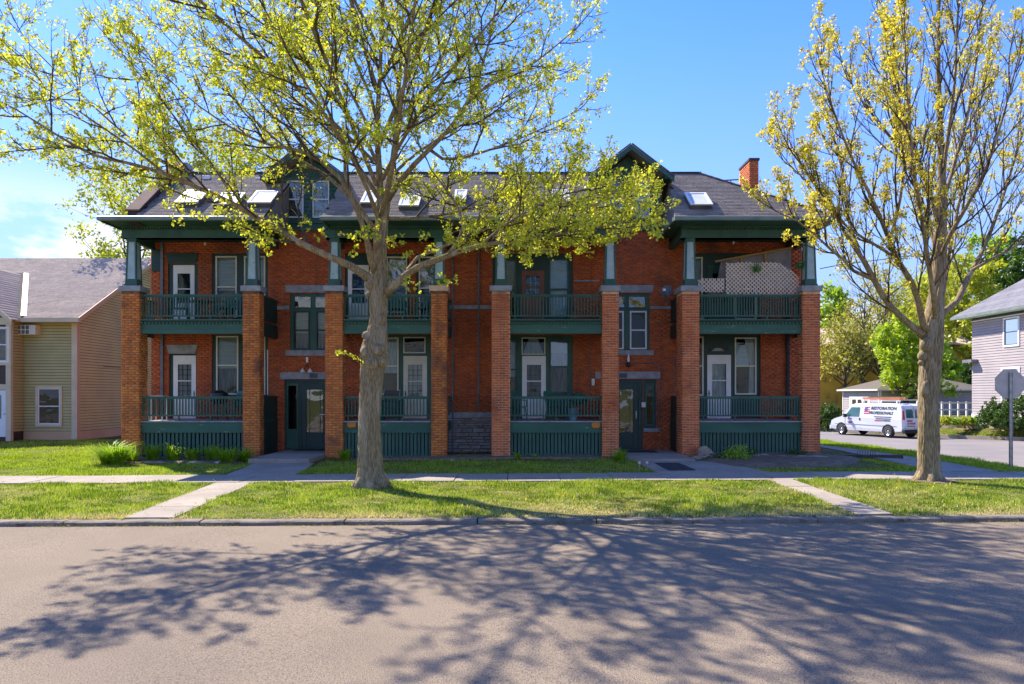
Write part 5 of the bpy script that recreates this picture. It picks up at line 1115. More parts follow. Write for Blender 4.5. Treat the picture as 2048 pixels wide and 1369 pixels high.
ft(1812, 57, 645, 3.9, 'leaf_fresh', 36, 'bright green leafy tree behind the white van', leaf=.30, cl=14, spread=.55, low=.12, nl=12)
ft(1850, 90, 560, 6.5, 'leaf_yellowgreen', 37, 'yellow-green tree behind the grey garage', leaf=.45, cl=12, spread=.9, low=.12)
ft(1915, 78, 520, 6.0, 'leaf_yellowgreen', 38, 'tall yellow-green tree left of the grey house', leaf=.40, cl=13, spread=.8, low=.1, nl=12)
ft(1985, 84, 488, 7.0, 'leaf_green', 39, 'tall green tree above the grey house roof', leaf=.45, cl=13, spread=.9, low=.1, nl=12)
ft(2060, 80, 470, 6.5, 'leaf_dark', 40, 'dark green tree behind the grey house', leaf=.45, cl=13, spread=.9, low=.1, nl=12)
ft(1935, 62, 735, 1.6, 'leaf_dark', 41, 'dark narrow evergreen between garage and grey house', leaf=.22, cl=10, spread=.35, low=.05, nl=16)
ft(1880, 66, 700, 3.0, 'leaf_green', 42, 'small green tree in front of the garage roof', leaf=.30, cl=10, spread=.5, low=.2)

# ---------------------------------------------------------------- neighbouring houses
def siding(parent, org, u, n, length, z0, z1, m, holes=(), exp=.125, top=None, thick=.030):
    """lap boards one by one: org point, u along, n outward, holes in (u0,u1,z0,z1); top(z)->(ua,ub)"""
    u = Vector(u); n = Vector(n); org = Vector(org); z = z0
    while z < z1-.02:
        ztop = min(z+exp, z1); a0, b0 = (0, length)
        if top: a0, b0 = top(z+exp*.5)
        for a, b in free(a0, b0, z+exp/2, holes):
            if b-a < .05: continue
            p = org+u*a; q = lambda d, zz: (p.x+n.x*d, p.y+n.y*d, zz)
            MB().prism([q(.003, z), q(thick, z), q(.010, ztop-.018), q(.003, ztop-.018)], u*(b-a)).build('siding_board', m, parent)  # gap above each board bares the dark wall, a painted lap shadow
        z += exp
def house_window(parent, c, u, n, wd, h, fc, trim=.09, cur='curtain', tm=None, meet=True):
    """sash window centred at c on a wall, u along, n outward"""
    c, u, n = Vector(c), Vector(u), Vector(n); up = Vector((0, 0, 1)); m = MB()
    for s in (-1, 1):
        m.obox(c+u*s*(wd/2+trim/2)+n*.03, u*trim/2, n*.035, up*(h/2+trim)); m.obox(c+up*s*(h/2+trim/2)+n*.031, u*wd/2, n*.036, up*trim/2)
    wo = m.build('window', tm or fc, parent); m = MB(); t = .04
    for s in (-1, 1):
        m.obox(c+u*s*(wd/2-t/2)+n*.02, u*t/2, n*.02, up*h/2); m.obox(c+up*s*(h/2-t/2)+n*.021, u*(wd/2-t), n*.02, up*t/2)
    if meet: m.obox(c+n*.022, u*(wd/2-t), n*.022, up*.022)
    m.build('sash', fc, wo)
    MB().obox(c-n*.05, u*wd/2, n*.01, up*h/2).build('curtain', cur, wo); MB().obox(c+n*.012, u*(wd/2-t), n*.003, up*(h/2-t)).build('pane', 'glass', wo)
    return wo

# the olive house on the left
HY, HX0, HX1 = 31.0, PX(45, 31.0), PX(153, 31.0)
hz0 = zs(-19, 31)-.02; EVZ = PZ(640, 31)
lh = thing('olive_house', 'olive and tan clapboard house with brown shingle roof at the left edge', 'house', (-20, HY, hz0))
PIT = .56; RY = 37.2
lw = (PX(73, HY), PX(125, HY), PZ(853, HY), PZ(773, HY)); acw = (PX(42, HY), PX(82, HY), PZ(671, HY), PZ(652, HY))
body = MB().prism([(HX1, HY, hz0-.3), (HX1, HY, EVZ+.3), (HX1, RY, EVZ+.3+PIT*(RY-HY)), (HX1, 43.4, EVZ+.3), (HX1, 43.4, hz0-.3)], (-12, 0, 0)).build('wall', 'brown_paint', lh)  # dark brown backing, seen in the siding gaps as painted shadow lines
siding(body, (HX0, HY, 0), (1, 0, 0), (0, -1, 0), HX1-HX0-.22, hz0+.42, EVZ+.02, 'olive_siding', [(lw[0]-HX0, lw[1]-HX0, lw[2], lw[3])])
siding(body, (HX1, HY+.2, 0), (0, 1, 0), (1, 0, 0), 12, hz0+.42, EVZ+3.4, 'tan_siding', (), top=lambda z: (max(0, (z-EVZ-.15)/PIT), min(12, 12.4-(z-EVZ-.15)/PIT)) if z > EVZ+.15 else (0, 12))
MB().box(HX0+.02, HX1-.21, HY-.03, HY+.0, hz0-.2, hz0+.40).box(HX1+.0, HX1+.03, HY+.2, 43, hz0-.2, hz0+.40).build('base_board', 'tan_trim', body)
MB().box(HX1-.20, HX1+.035, HY-.035, HY+.0, hz0-.2, EVZ).build('corner_board', 'cream_paint', body); MB().box(HX1+.0, HX1+.036, HY+.001, HY+.19, hz0-.2, EVZ+.2).build('corner_board', 'tan_trim', body)
house_window(body, ((lw[0]+lw[1])/2, HY, (lw[2]+lw[3])/2), (1, 0, 0), (0, -1, 0), lw[1]-lw[0]-.18, lw[3]-lw[2]-.18, 'white_paint', .10, 'curtain', 'cream_paint')
ey = HY-.55; ez = EVZ+.02
def lroof(y): return ez+PIT*(y-ey)
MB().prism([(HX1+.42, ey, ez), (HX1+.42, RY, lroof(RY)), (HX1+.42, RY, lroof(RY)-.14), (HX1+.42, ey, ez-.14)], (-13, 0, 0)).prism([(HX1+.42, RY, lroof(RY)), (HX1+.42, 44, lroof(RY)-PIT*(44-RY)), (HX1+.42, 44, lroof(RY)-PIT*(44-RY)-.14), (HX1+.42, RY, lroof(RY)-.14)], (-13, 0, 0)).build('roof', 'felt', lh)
def lcut(y):
    v0, v1 = (-20.55, HY-.45), (-23.6, 35.2); a = -31 if y > v1[1] else (v0[0]+(y-v0[1])/(v1[1]-v0[1])*(v1[0]-v0[0]) if y > v0[1] else v0[0]); return (a, HX1+.42)
rl = [o for o in lh.children if o.name.startswith('roof')][0]
courses('shingles', 0, 0, ey, RY, rl, 'shingle_tan', lcut, slope=PIT, y0=ey, z0=ez)
MB().box(HX0-.1, HX1+.43, ey-.04, ey+.0, ez-.17, ez+.0).build('fascia', 'cream_paint', lh); MB().box(HX0-.1, HX1+.40, ey+.0, HY-.0, ez-.165, ez-.145).build('soffit', 'cream_paint', lh)
MB().prism([(HX1+.42, ey-.03, ez-.18), (HX1+.42, ey-.03, ez+.01), (HX1+.42, RY, lroof(RY)+.01), (HX1+.42, RY, lroof(RY)-.20)], (.04, 0, 0)).prism([(HX1+.05, ey+.1, ez-.15), (HX1+.05, ey+.1, ez-.14), (HX1+.05, RY, lroof(RY)-.15), (HX1+.05, RY, lroof(RY)-.16)], (.37, 0, 0)).build('barge_board', 'tan_trim', lh)
# projecting wing at the frame edge
wx, wy = PX(22, 30.2), 30.2
wg = MB().prism([(wx, wy, hz0-.3), (wx, wy, EVZ+.05), (wx-2.95, wy, EVZ+2.5), (wx-5.9, wy, EVZ+.05), (wx-5.9, wy, hz0-.3)], (0, 6, 0)).build('wing', 'brown_paint', lh)  # same dark backing for the painted shadow lines between boards
siding(wg, (wx, wy+.12, 0), (0, 1, 0), (1, 0, 0), HY-wy-.14, hz0+.42, EVZ, 'olive_siding')
MB().box(wx-.18, wx+.03, wy-.06, wy+.10, hz0-.2, EVZ+.02).build('corner_board', 'cream_paint', wg)
for ya_, yb_ in ((780, 769), (650, 636), (731, 725)): MB().box(wx-3.2, wx-.182, wy-.05, wy-.0, PZ(ya_, wy), PZ(yb_, wy)).build('band_board', 'cream_paint', wg)
house_window(wg, (PX(2, wy), wy, PZ(690, wy)), (1, 0, 0), (0, -1, 0), .62, 1.38, 'white_paint', .05, 'curtain_pale')
dw = MB(); x0, x1, z0, z1 = PX(-30, wy), PX(15, wy), PZ(874, wy), PZ(781, wy)
dd = panel_holes(x0, x1, z0, z1, wy-.05, wy-.005, [(x0+.18, x1-.22, z0+.75, z1-.2)]).build('door', 'white_paint', wg); MB().box(x0+.17, x1-.21, wy-.012, wy-.004, z0+.74, z1-.19).build('curtain', 'curtain_pale', dd); pane(x0+.18, x1-.22, z0+.75, z1-.2, wy-.03, dd)
MB().lathe((x1-.08, wy-.07, z0+.95), [(.02, -.02), (.028, 0), (.02, .02)], 8, 'y').build('handle', 'galv', dd)
V = []; 
wrz, wrx = EVZ+2.62, wx-2.95
wr = MB().quad((wx+.25, wy-.35, EVZ-.12), (wrx, wy-.35, wrz), (wrx, 35.6, wrz), (wx+.25, 31, EVZ-.12)).quad((wx+.25, wy-.35, EVZ-.20), (wrx, wy-.35, wrz-.09), (wrx, wy-.35, wrz), (wx+.25, wy-.35, EVZ-.12)).build('roof', 'shingle_tan', lh)
MB().quad((wrx, wy-.35, wrz), (wx-6.2, wy-.35, EVZ-.12), (wx-6.2, 35, EVZ-.12), (wrx, 35.6, wrz)).build('roof', 'shingle_tan', lh)
nn = 22; Vv = []; Qq = []
for k in range(nn):   # shingle courses on the wing slope
    u0, u1 = k/nn, (k+1.12)/nn; a = Vector((wx+.25, 0, EVZ-.12)); b = Vector((wrx, 0, wrz)); p, q = a.lerp(b, u0), a.lerp(b, min(u1, 1)); e = len(Vv); y1_, y2_ = 31+4.4*u0, 31+4.4*min(u1, 1)
    Vv += [(p.x+.012, wy-.36, p.z+.022), (p.x+.012, y1_, p.z+.022), (q.x, y2_, q.z+.008), (q.x, wy-.36, q.z+.008), (p.x+.012, wy-.36, p.z-.0), (p.x+.012, y1_, p.z-.0)]; Qq += [(e, e+1, e+2, e+3), (e+4, e+5, e+1, e)]
rawmesh('shingles', np.array(Vv), np.array(Qq), 'shingle_tan', wr, 'stuff')
MB().prism([(wx+.27, wy-.38, EVZ-.11), (wrx, wy-.38, wrz+.02), (wrx, wy-.38, wrz-.20), (wx+.27, wy-.38, EVZ-.32)], (0, .05, 0)).build('barge_board', 'cream_paint', lh)
MB().bar((-20.6, HY-.42, lroof(HY-.42)+.03), (-23.55, 35.15, lroof(35.15)+.03), .20, .02).build('valley_flashing', 'white_paint', lh)
MB().tube([(HX1+.04, 33.0, PZ(733, 33)), (HX1+.04, 34.6, PZ(733, 33)), (HX1+.04, 34.6, .2)], .016, 6).build('conduit', 'lead', lh)
ac = thing('air_conditioner', 'white window air conditioner high on the olive clapboard wall', 'air conditioner', ((acw[0]+acw[1])/2, HY, acw[2]))
MB().box(acw[0]+.08, acw[1], HY-.38, HY+.0, acw[2], acw[3]).build('case', 'cream_frame', ac, bev=.01)
gf = MB().box(acw[0]+.10, acw[1]-.24, HY-.39, HY-.382, acw[2]+.03, acw[3]-.03).build('grille', 'curtain', ac)
m = MB()
for k in range(4): xx = acw[0]+.10+(acw[1]-acw[0]-.34)*k/3; m.box(xx-.012, xx+.012, HY-.40, HY-.391, acw[2]+.02, acw[3]-.02)
m.box(acw[0]+.09, acw[1]-.23, HY-.401, HY-.3905, (acw[2]+acw[3])/2-.012, (acw[2]+acw[3])/2+.012).build('grille_bars', 'white_paint', ac)

# the grey house on the right
GX, GY = 29.2, 46.0; gb, gt = .42, 6.50
gh = thing('grey_house', 'pale grey clapboard house with blue-grey hip roof at the right edge', 'house', (GX, 42, gb))
gw = MB().box(GX, GX+9, 30.5, GY, -.4, 6.85).build('wall', 'lead', gh)  # dark backing gives the board gaps their painted shadow lines
w1 = (GY-PX(2024, 1)*0, )
wy1, wy2 = GX*F/(2008-1024), GX*F/(2040-1024); uw = [(GY-wy1+.0, GY-wy2, 4.72, 6.44)]; ly1, ly2 = GX*F/(2004-1024), GX*F/(2041-1024)
uw.append((GY-ly1, GY-ly2, 1.2, PZ(736, ly1)))
siding(gw, (GX, GY, 0), (0, -1, 0), (-1, 0, 0), GY-30.5, gb+.30, gt, 'grey_siding', uw, exp=.16, thick=.03)
MB().box(GX-.035, GX-.0, 30.5, GY+.03, gb+.02, gb+.28).box(GX-.036, GX, 30.5, GY+.03, gt, gt+.07).build('trim_board', 'white_paint', gw)
MB().box(GX-.02, GX, 30.5, GY, gt+.07, 6.85).build('frieze', 'green_dark', gw)
st_ = MB().box(GX+.02, GX+.3, 30.5, GY-.01, -.6, gb+.02).build('foundation', 'rock', gw)
for k in range(40):
    MB().box(GX-.03, GX+.02, GY-.02-(k//2+1)*.40+.01, GY-.02-(k//2)*.40, gb-.28*(k % 2+1)+.01, gb-.28*(k % 2)).build('stone', 'rock', st_)
for (a, b, c, d), cu in zip(uw, ('curtain', 'curtain_pale')):
    house_window(gw, (GX, GY-(a+b)/2, (c+d)/2), (0, -1, 0), (-1, 0, 0), b-a-.2, d-c-.2, 'green_dark' if cu == 'curtain' else 'white_paint', .11, cu, 'white_paint')
ex, ez2 = GX-.72, 6.88
rf = MB(); rf.v = [(ex, 47.0, ez2), (ex, 29.5, ez2), (ex+5.6, 41.4, ez2+4.2), (ex+5.6, 35, ez2+4.2), (ex+11.2, 47.0, ez2), (ex+11.2, 29.5, ez2), (ex, 47.0, ez2-.10), (ex, 29.5, ez2-.10), (ex+11.2, 47, ez2-.1), (ex+11.2, 29.5, ez2-.1)]
rf.f = [(1, 0, 2, 3), (0, 4, 2), (4, 5, 3, 2), (5, 1, 3), (0, 1, 7, 6), (6, 7, 9, 8)]; gro = rf.build('roof', 'shingle_blue', gh)
nn = 44; Vv = []; Qq = []
for k in range(nn):
    u0, u1 = k/nn, min((k+1.1)/nn, 1); e = len(Vv)
    def pt(u, y): return (ex+5.6*u, y, ez2+4.2*u)
    x0_, z0_ = ex+5.6*u0, ez2+4.2*u0; x1_, z1_ = ex+5.6*u1, ez2+4.2*u1; ya0, ya1 = 47-5.6*u0, 47-5.6*u1; yb0, yb1 = 29.5+5.5*u0, 29.5+5.5*u1
    Vv += [(x0_-.02, ya0, z0_+.03), (x0_-.02, yb0, z0_+.03), (x1_-.005, yb1, z1_+.008), (x1_-.005, ya1, z1_+.008), (x0_-.02, ya0, z0_+.0), (x0_-.02, yb0, z0_)]; Qq += [(e, e+1, e+2, e+3), (e+4, e+5, e+1, e)]
rawmesh('shingles', np.array(Vv), np.array(Qq), 'shingle_blue', gro, 'stuff')
MB().box(ex-.06, ex+.0, 29.4, 47.06, ez2-.16, ez2+.0).build('gutter', 'gutter', gh); MB().box(ex, GX-.0, 29.5, 47, ez2-.14, ez2-.12).build('soffit', 'white_paint', gh)
dm = MB().prism([(ex+2.3, 41.8, ez2+1.6), (ex+2.3, 41.8, ez2+2.5), (ex+2.3, 40.6, ez2+3.4), (ex+2.3, 39.4, ez2+2.5), (ex+2.3, 39.4, ez2+1.6)], (3, 0, 0)).build('dormer', 'grey_siding', gh)
MB().bar((ex+2.0, 42.1, ez2+2.3), (ex+2.0, 40.6, ez2+3.45), .06, .08).prism([(ex+1.95, 42.15, ez2+2.28), (ex+1.95, 40.6, ez2+3.46), (ex+1.95, 39.1, ez2+2.28), (ex+1.95, 40.6, ez2+3.36)], (3.4, 0, 0)).build('dormer_roof', 'shingle_blue', dm)
MB().box(GX-.45, GX, 45.4, 46.3, PZ(726, 46), PZ(720, 46)).build('porch_roof', 'shingle_blue', gh)
# garage, ochre building, white fence
gg = thing('grey_garage', 'low grey garage with dark hip roof half hidden behind the van', 'garage', (33, 60, 0))
gx0, gx1, gy0, gy1 = 29.4, 37.9, 58.0, 64.4; ge = PZ(779, 60); gz = zs(30, 60)-.2
gwal = MB().box(gx0, gx1, gy0, gy1, gz-.4, ge).build('wall', 'lead', gg)  # dark behind the boards, shadow lines put into its colour
hole = (gy1-62.9, gy1-59.6, gz, PZ(796, 60))
siding(gwal, (gx0, gy0, 0), (1, 0, 0), (0, -1, 0), gx1-gx0, gz+.1, ge, 'grey_siding', exp=.2)
siding(gwal, (gx0, gy1, 0), (0, -1, 0), (-1, 0, 0), gy1-gy0, gz+.1, ge, 'grey_siding', [hole], exp=.2)
for yy_ in (gy0, gy1-.14): MB().box(gx0-.05, gx0+.0, yy_, yy_+.14, gz, ge).build('corner_board', 'white_paint', gwal)
MB().box(gx0, gx0+.14, gy0-.05, gy0, gz, ge).build('corner_board', 'white_paint', gwal); MB().box(gx1-.14, gx1, gy0-.05, gy0, gz, ge).build('corner_board', 'white_paint', gwal)
gdoor = MB().box(gx0-.03, gx0-.002, 59.6, 62.9, gz, hole[3]).build('garage_door', 'white_paint', gg)
MB().box(gx0-.06, gx0-.031, 59.45, 59.6, gz, hole[3]+.13).box(gx0-.06, gx0-.031, 62.9, 63.05, gz, hole[3]+.13).box(gx0-.06, gx0-.031, 59.6, 62.9, hole[3], hole[3]+.13).build('door_trim', 'white_paint', gdoor)
for k in range(3): MB().box(gx0-.045, gx0-.031, 59.9+k*1.0, 60.6+k*1.0, hole[3]-.55, hole[3]-.15).build('window', 'interior', gdoor)
gr = MB(); o = .35; zr = PZ(752, 61)
gr.v = [(gx0-o, gy0-.4, ge), (gx1+o, gy0-.4, ge), (gx1+o, gy1+.4, ge), (gx0-o, gy1+.4, ge), (gx0+2.9, 61.2, zr), (gx1-2.9, 61.2, zr)]; gr.f = [(0, 1, 5, 4), (1, 2, 5), (2, 3, 4, 5), (3, 0, 4), (3, 2, 1, 0)]
gr.build('roof', 'shingle_dark', gg); MB().box(gx0-o-.02, gx1+o+.02, gy0-.44, gy0-.4, ge-.12, ge).build('fascia', 'white_paint', gg); MB().box(gx0-o-.04, gx0-o, gy0-.44, gy1+.4, ge-.12, ge).build('fascia', 'white_paint', gg)
oc = thing('ochre_building', 'large ochre yellow building glimpsed between trees beyond the van', 'building', (34, 76, 0))
ox0, ox1 = PX(1600, 76), PX(1935, 76)
ow = MB().box(ox0, ox1, 76, 84, -1.5, PZ(690, 76)).build('wall', 'ochre_wall', oc)
MB().prism([(ox0-.5, 75.4, PZ(690, 76)), (ox0-.5, 80, PZ(650, 76)), (ox0-.5, 84.6, PZ(690, 76))], (ox1-ox0+1, 0, 0)).build('roof', 'shingle_tan', oc)
fc = thing('white_fence', 'white wooden rail fence between the garage and the grey house', 'fence', (29, 49, 0))
fx0, fx1, fy = PX(1868, 49), PX(1950, 49), 49.0; fz = zs(28, 49)+.05; ft_ = PZ(805, 49)
for k in range(6):
    xx = fx0+(fx1-fx0)*k/5; MB().box(xx-.06, xx+.06, fy-.05, fy+.05, zs(xx, fy)-.1, ft_+.04).build('post', 'white_paint', fc)
for zz in (ft_-.04, ft_-.50): MB().box(fx0, fx1, fy-.08, fy-.051, zz-.05, zz+.05).build('rail', 'white_paint', fc)

# low dry-stone wall and shrubs across the side street
sw2 = thing('stone_retaining_wall', 'low wall of rough piled stones along the far verge', 'wall', (27, 42, -.2))
y = 31.5
while y < 50:
    ln = random.uniform(.3, .7); zb_ = zs(XK(y)+1.5, y)-.12
    for r_ in range(3):
        yy_ = y+random.uniform(-.1, .1)+(.2 if r_ % 2 else 0); x = XK(yy_)+1.62+r_*.04
        hh = random.uniform(.15, .2); c = Vector((x, yy_, zb_+.1+r_*.19)); j = lambda s: random.uniform(-s, s)
        m = MB().obox(c, (.15+j(.02), j(.04), j(.02)), (-.46*ln/2*1.0+j(.02), ln/2*.92, j(.015)), (j(.02), j(.02), hh/2)); m.v = [tuple(Vector(v)+Vector((j(.03), j(.03), j(.02)))) for v in m.v]
        m.build('stone', 'rock', sw2)
    y += ln
def shrub(name, label, x, y, z, r, h, n, m, leaf=.09, cat='shrub', group=None, k=9, sx=1, sy=1):
    S = thing(name, label, cat, (x, y, z), group); pts = rng.normal(size=(n, 3)); pts /= np.linalg.norm(pts, axis=1)[:, None]; pts *= (.55+.45*rng.random((n, 1))**.5)*(1+.18*np.sin(pts[:, :1]*7+pts[:, 2:]*5))
    pts[:, 2] = np.abs(pts[:, 2]); C = pts*np.array([r*sx, r*sy, h])+np.array([x, y, z]); leaves('foliage', C, k, .12*r+.03, leaf, m, S, narrow=.7)
    st = MB()
    for q in range(6):
        a = q*1.05; st.tube([(x, y, z-.05), (x+math.cos(a)*r*.3, y+math.sin(a)*r*.3, z+h*.4), (x+math.cos(a)*r*.6, y+math.sin(a)*r*.6, z+h*.8)], [.02*h+.006, .012*h+.004, .004], 5)
    st.build('stems', 'bark_far', S); return S
for i, (px, D, pyt, r, lb) in enumerate(((1990, 41.5, 803, .85, 'rounded dark green shrub just left of the stop sign pole'), (2035, 40.2, 790, 1.05, 'tall dark green shrub behind the stop sign pole'), (2085, 39.4, 795, 1.1, 'dark green shrub at the right edge under the lower window'))):
    x = PX(px, D); z = .05; shrub('shrub', lb, x, D, z, r, PZ(pyt, D)-z, 420, 'leaf_dark', .12, group='dark shrubs in front of the grey house')
for i, px in enumerate((1888, 1906, 1925, 1945, 1962)):
    D = 43.6; x = PX(px, D); shrub('low_plant', ('low pale green plant nearest the street tree on the stone wall', 'low green plant second from the street tree on the stone wall', 'low yellow-green plant in the middle of the stone wall bed', 'low green plant left of the grey house corner', 'low green plant right under the grey house corner')[i], x, D, .12, .45, .42, 120, 'leaf_green' if i % 2 else 'leaf_yellowgreen', .10, 'plant', 'low plants on the stone wall')
shrub('shrub', 'bluish green shrub between the brick pier and the white van', PX(1655, 52), 52, zs(22, 52), 1.0, 1.75, 420, 'leaf_dark', .13)

# lilies and clumps along the porches: long arching blades
def lily(x, y, r, h, n, label, m='lily', name='lily_clump'):
    z = zs(x, y)+.02; S = thing(name, label, 'plant', (x, y, z), 'leafy clumps along the brick building'); V = []; Q = []
    for k in range(n):
        a = random.uniform(0, 6.283); q = random.uniform(0, .35)*r; bx, by = x+math.cos(a+1)*q, y+math.sin(a+1)*q; ln = random.uniform(.55, 1.0); wd = random.uniform(.010, .017); hh = h*ln*random.uniform(.45, 1.2); rr = r*ln*random.uniform(.3, 1.35)
        px_, py_ = -math.sin(a)*wd, math.cos(a)*wd; e = len(V); seg = 5
        for j in range(seg+1):
            t = j/seg; f = (1-t**2*.9); cx_ = bx+math.cos(a)*rr*(t**1.5); cy_ = by+math.sin(a)*rr*(t**1.5); cz = z-.02+hh*(1.75*t-.95*t*t)*1.15
            V += [(cx_-px_*f, cy_-py_*f, cz), (cx_+px_*f, cy_+py_*f, cz)]
        Q += [(e+2*j, e+2*j+1, e+2*j+3, e+2*j+2) for j in range(seg)]
    rawmesh('leaf_blades', np.array(V), np.array(Q), m, S, 'stuff'); return S
for px, py, D, r, h, n, lb in ((226, 925, 20.3, .78, .64, 640, 'large sunlit lily clump at the left end of the porches'), (262, 915, 21.0, .5, .5, 170, 'lily clump against the foot of the leftmost brick pier'), (305, 905, 21.4, 0.45, 0.56, 180, 'lily clump under the left end of the left porch'),
                   (345, 905, 21.2, 0.45, 0.56, 180, 'lily clump under the left porch, behind the flat stone'), (385, 905, 21.3, 0.45, 0.46, 160, 'lily clump under the middle of the left porch'), (425, 912, 21.2, 0.48, 0.53, 200, 'lily clump under the right half of the left porch'), (455, 925, 20.5, 0.51, 0.50, 300, 'dense lily clump right of the flat stones'), (488, 915, 20.9, 0.42, 0.43, 180, 'lily clump at the foot of the second pier'),
                   (690, 905, 21.3, .36, .38, 150, 'lily clump left of the knobbly tree trunk'), (1035, 905, 21.5, .22, .22, 60, 'small lily clump at the foot of the fifth pier'), (1070, 905, 21.6, .18, .16, 40, 'tiny lily clump under the third porch'), (1240, 930, 20.1, .42, .42, 170, 'arching lily clump left of the right entrance walk')):
    lily(PX(px, D), D, r, h, n, lb)
for px, D, r, h, n, lb in ((1470, 20.3, .42, .40, 150, 'bushy green plant in the rock edged bed'), (1500, 21.3, .30, .20, 60, 'low green plant behind the rocks under the right porch'), (1590, 21.6, .34, .16, 60, 'low creeping plant under the right end of the right porch'), (1440, 20.6, .4, .14, 50, 'ground-hugging plant beside the right entrance walk')):
    shrub('leafy_plant', lb, PX(px, D), D, zs(PX(px, D), D)+.05, r, h, n, 'leaf_green' if 'bushy' in lb else 'leaf_dark', .05, 'plant', 'leafy clumps along the brick building', k=7)
# rocks and flat stones
def rock(x, y, sx, sy, sz, label, group='rocks edging the right bed', flat=False, rz=0):
    bm = bmesh.new(); bmesh.ops.create_icosphere(bm, subdivisions=2, radius=1); sd = random.random()*9
    for v in bm.verts:
        q = v.co.copy(); f = 1+.22*math.sin(q.x*3.1+sd)*math.cos(q.y*2.7+sd*2)+.12*math.sin(q.z*6+q.x*5+sd); v.co = q*f
        if flat: v.co.z = max(min(v.co.z, .6), -.6)
        v.co.x *= sx; v.co.y *= sy; v.co.z *= sz
    me = bpy.data.meshes.new('rock'); bm.to_mesh(me); bm.free(); me.materials.append(M['rock']); o = link(bpy.data.objects.new('rock', me)); o.location = (x, y, zs(x, y)+sz*.5); o.rotation_euler = (0, 0, rz); return tag(o, label, 'rock', group)
for px, D, sx, sz, lb in ((1411, 21.7, .24, .22, 'upright tan boulder against the seventh pier'), (1405, 21.0, .32, .10, 'flat pale rock in front of the tan boulder'), (1438, 21.1, .25, .08, 'small flat rock right of the tan boulder'), (1505, 21.2, .22, .09, 'grey rock under the middle of the right porch'), (1530, 21.3, .24, .08, 'rounded grey rock under the right porch'), (1562, 21.0, .28, .07, 'long flat rock under the right porch'),
                   (1600, 20.9, .26, .08, 'brown rock at the foot of the eighth pier'), (1632, 20.8, .30, .09, 'pointed brown rock right of the eighth pier')):
    rock(PX(px, D), D, sx, sx*.55, sz, lb, rz=random.uniform(-.4, .4))
rock(PX(307, 20.6), 20.6, .36, .14, .06, 'long flat grey stone under the left porch lilies', 'flat stones in the lily bed', True); rock(PX(391, 20.5), 20.5, .22, .12, .05, 'short flat grey stone in the middle of the lily bed', 'flat stones in the lily bed', True)
tb = tag(MB().box(9.55, 11.5, 21.3, 21.45, zs(10.5, 21.3)-.05, zs(10.5, 21.3)+.10).build('edging_timber', 'bark_far', None, bev=.01), 'weathered grey edging timber right of the last pier', 'timber')
wf = thing('wire_border_fence', 'short black wire border fence beside the side sidewalk', 'fence', (11, 21, 0)); m = MB()
for k in range(7):
    x = PX(1715, 21)+k*.075; z = zs(x, 21); MB().tube([(x, 21, z-.05), (x, 21, z+.22), (x+.035, 21, z+.28), (x+.07, 21, z+.22), (x+.07, 21, z-.05)], .006, 4).build('hoop', 'black_metal', wf)
tag(MB().box(PX(1322, 18.9), PX(1372, 18.9), 17.95, 19.75, zs(4.4, 18)+.034, zs(4.4, 19)+.046).build('door_mat', 'mat_rubber', None), 'dark rubber runner mat on the right entrance walk', 'mat')
tag(MB().box(3.45, 4.55, 22.6, 23.3, .102, .115).build('door_mat', 'mat_rubber', None), 'dark door mat at the right entrance door', 'mat')
tag(MB().box(-7.0, -6.1, 23.2, 23.65, .102, .112).build('door_mat', 'mat_rubber', None), 'thin dark door mat at the left entrance door', 'mat')
for px, lb in ((1279, 'left one of two small path lights by the right walk'), (1294, 'right one of two small path lights by the right walk')):
    D = 18.2; x = PX(px, D); z = zs(x, D); o = thing('path_light', lb, 'path light', (x, D, z), 'small path lights'); MB().tube([(x, D, z-.05), (x, D, z+.17)], .014, 6).build('stake', 'rock', o); MB().lathe((x, D, z+.17), [(.02, 0), (.035, .02), (.035, .05), (.01, .07)], 8).build('lamp_cap', 'lattice', o)
for px, py, D, lb in ((904, 925, 20.4, 'crumpled white litter on the shaded grass by the fourth pier'), (436, 915, 20.4, 'white scrap of litter in the lily bed')):
    x = PX(px, D); z = zs(x, D)+.03; m = MB()
    for k in range(7): j = lambda s: random.uniform(-s, s); c = Vector((x+j(.07), D+j(.05), z+j(.02)+.02)); m.quad(c+Vector((-.05, j(.03), j(.03))), c+Vector((j(.03), -.05, j(.03))), c+Vector((.05, j(.03), j(.04))), c+Vector((j(.03), .05, j(.03))))
    tag(m.build('litter', 'litter', None), lb, 'litter')
# mulch ring at the corner tree
for nm, px, D, lb in (('mulch_ring', 1858, 16, 'ring of bare mulch around the corner tree'),):
    x = PX(px, D); m = MB(); n = 24; c0 = (x, D, zs(x, D)+.05); m.v = [c0]+[(x+math.cos(a*2*math.pi/n)*(.55+.08*math.sin(a*2.3)), D+math.sin(a*2*math.pi/n)*(.5+.07*math.cos(a*1.7)), zs(x, D)+.008) for a in range(n)]; m.f = [(0, i+1, (i+1) % n+1) for i in range(n)]
    o = m.build(nm, 'soil', None, kind='structure'); o['label'] = lb

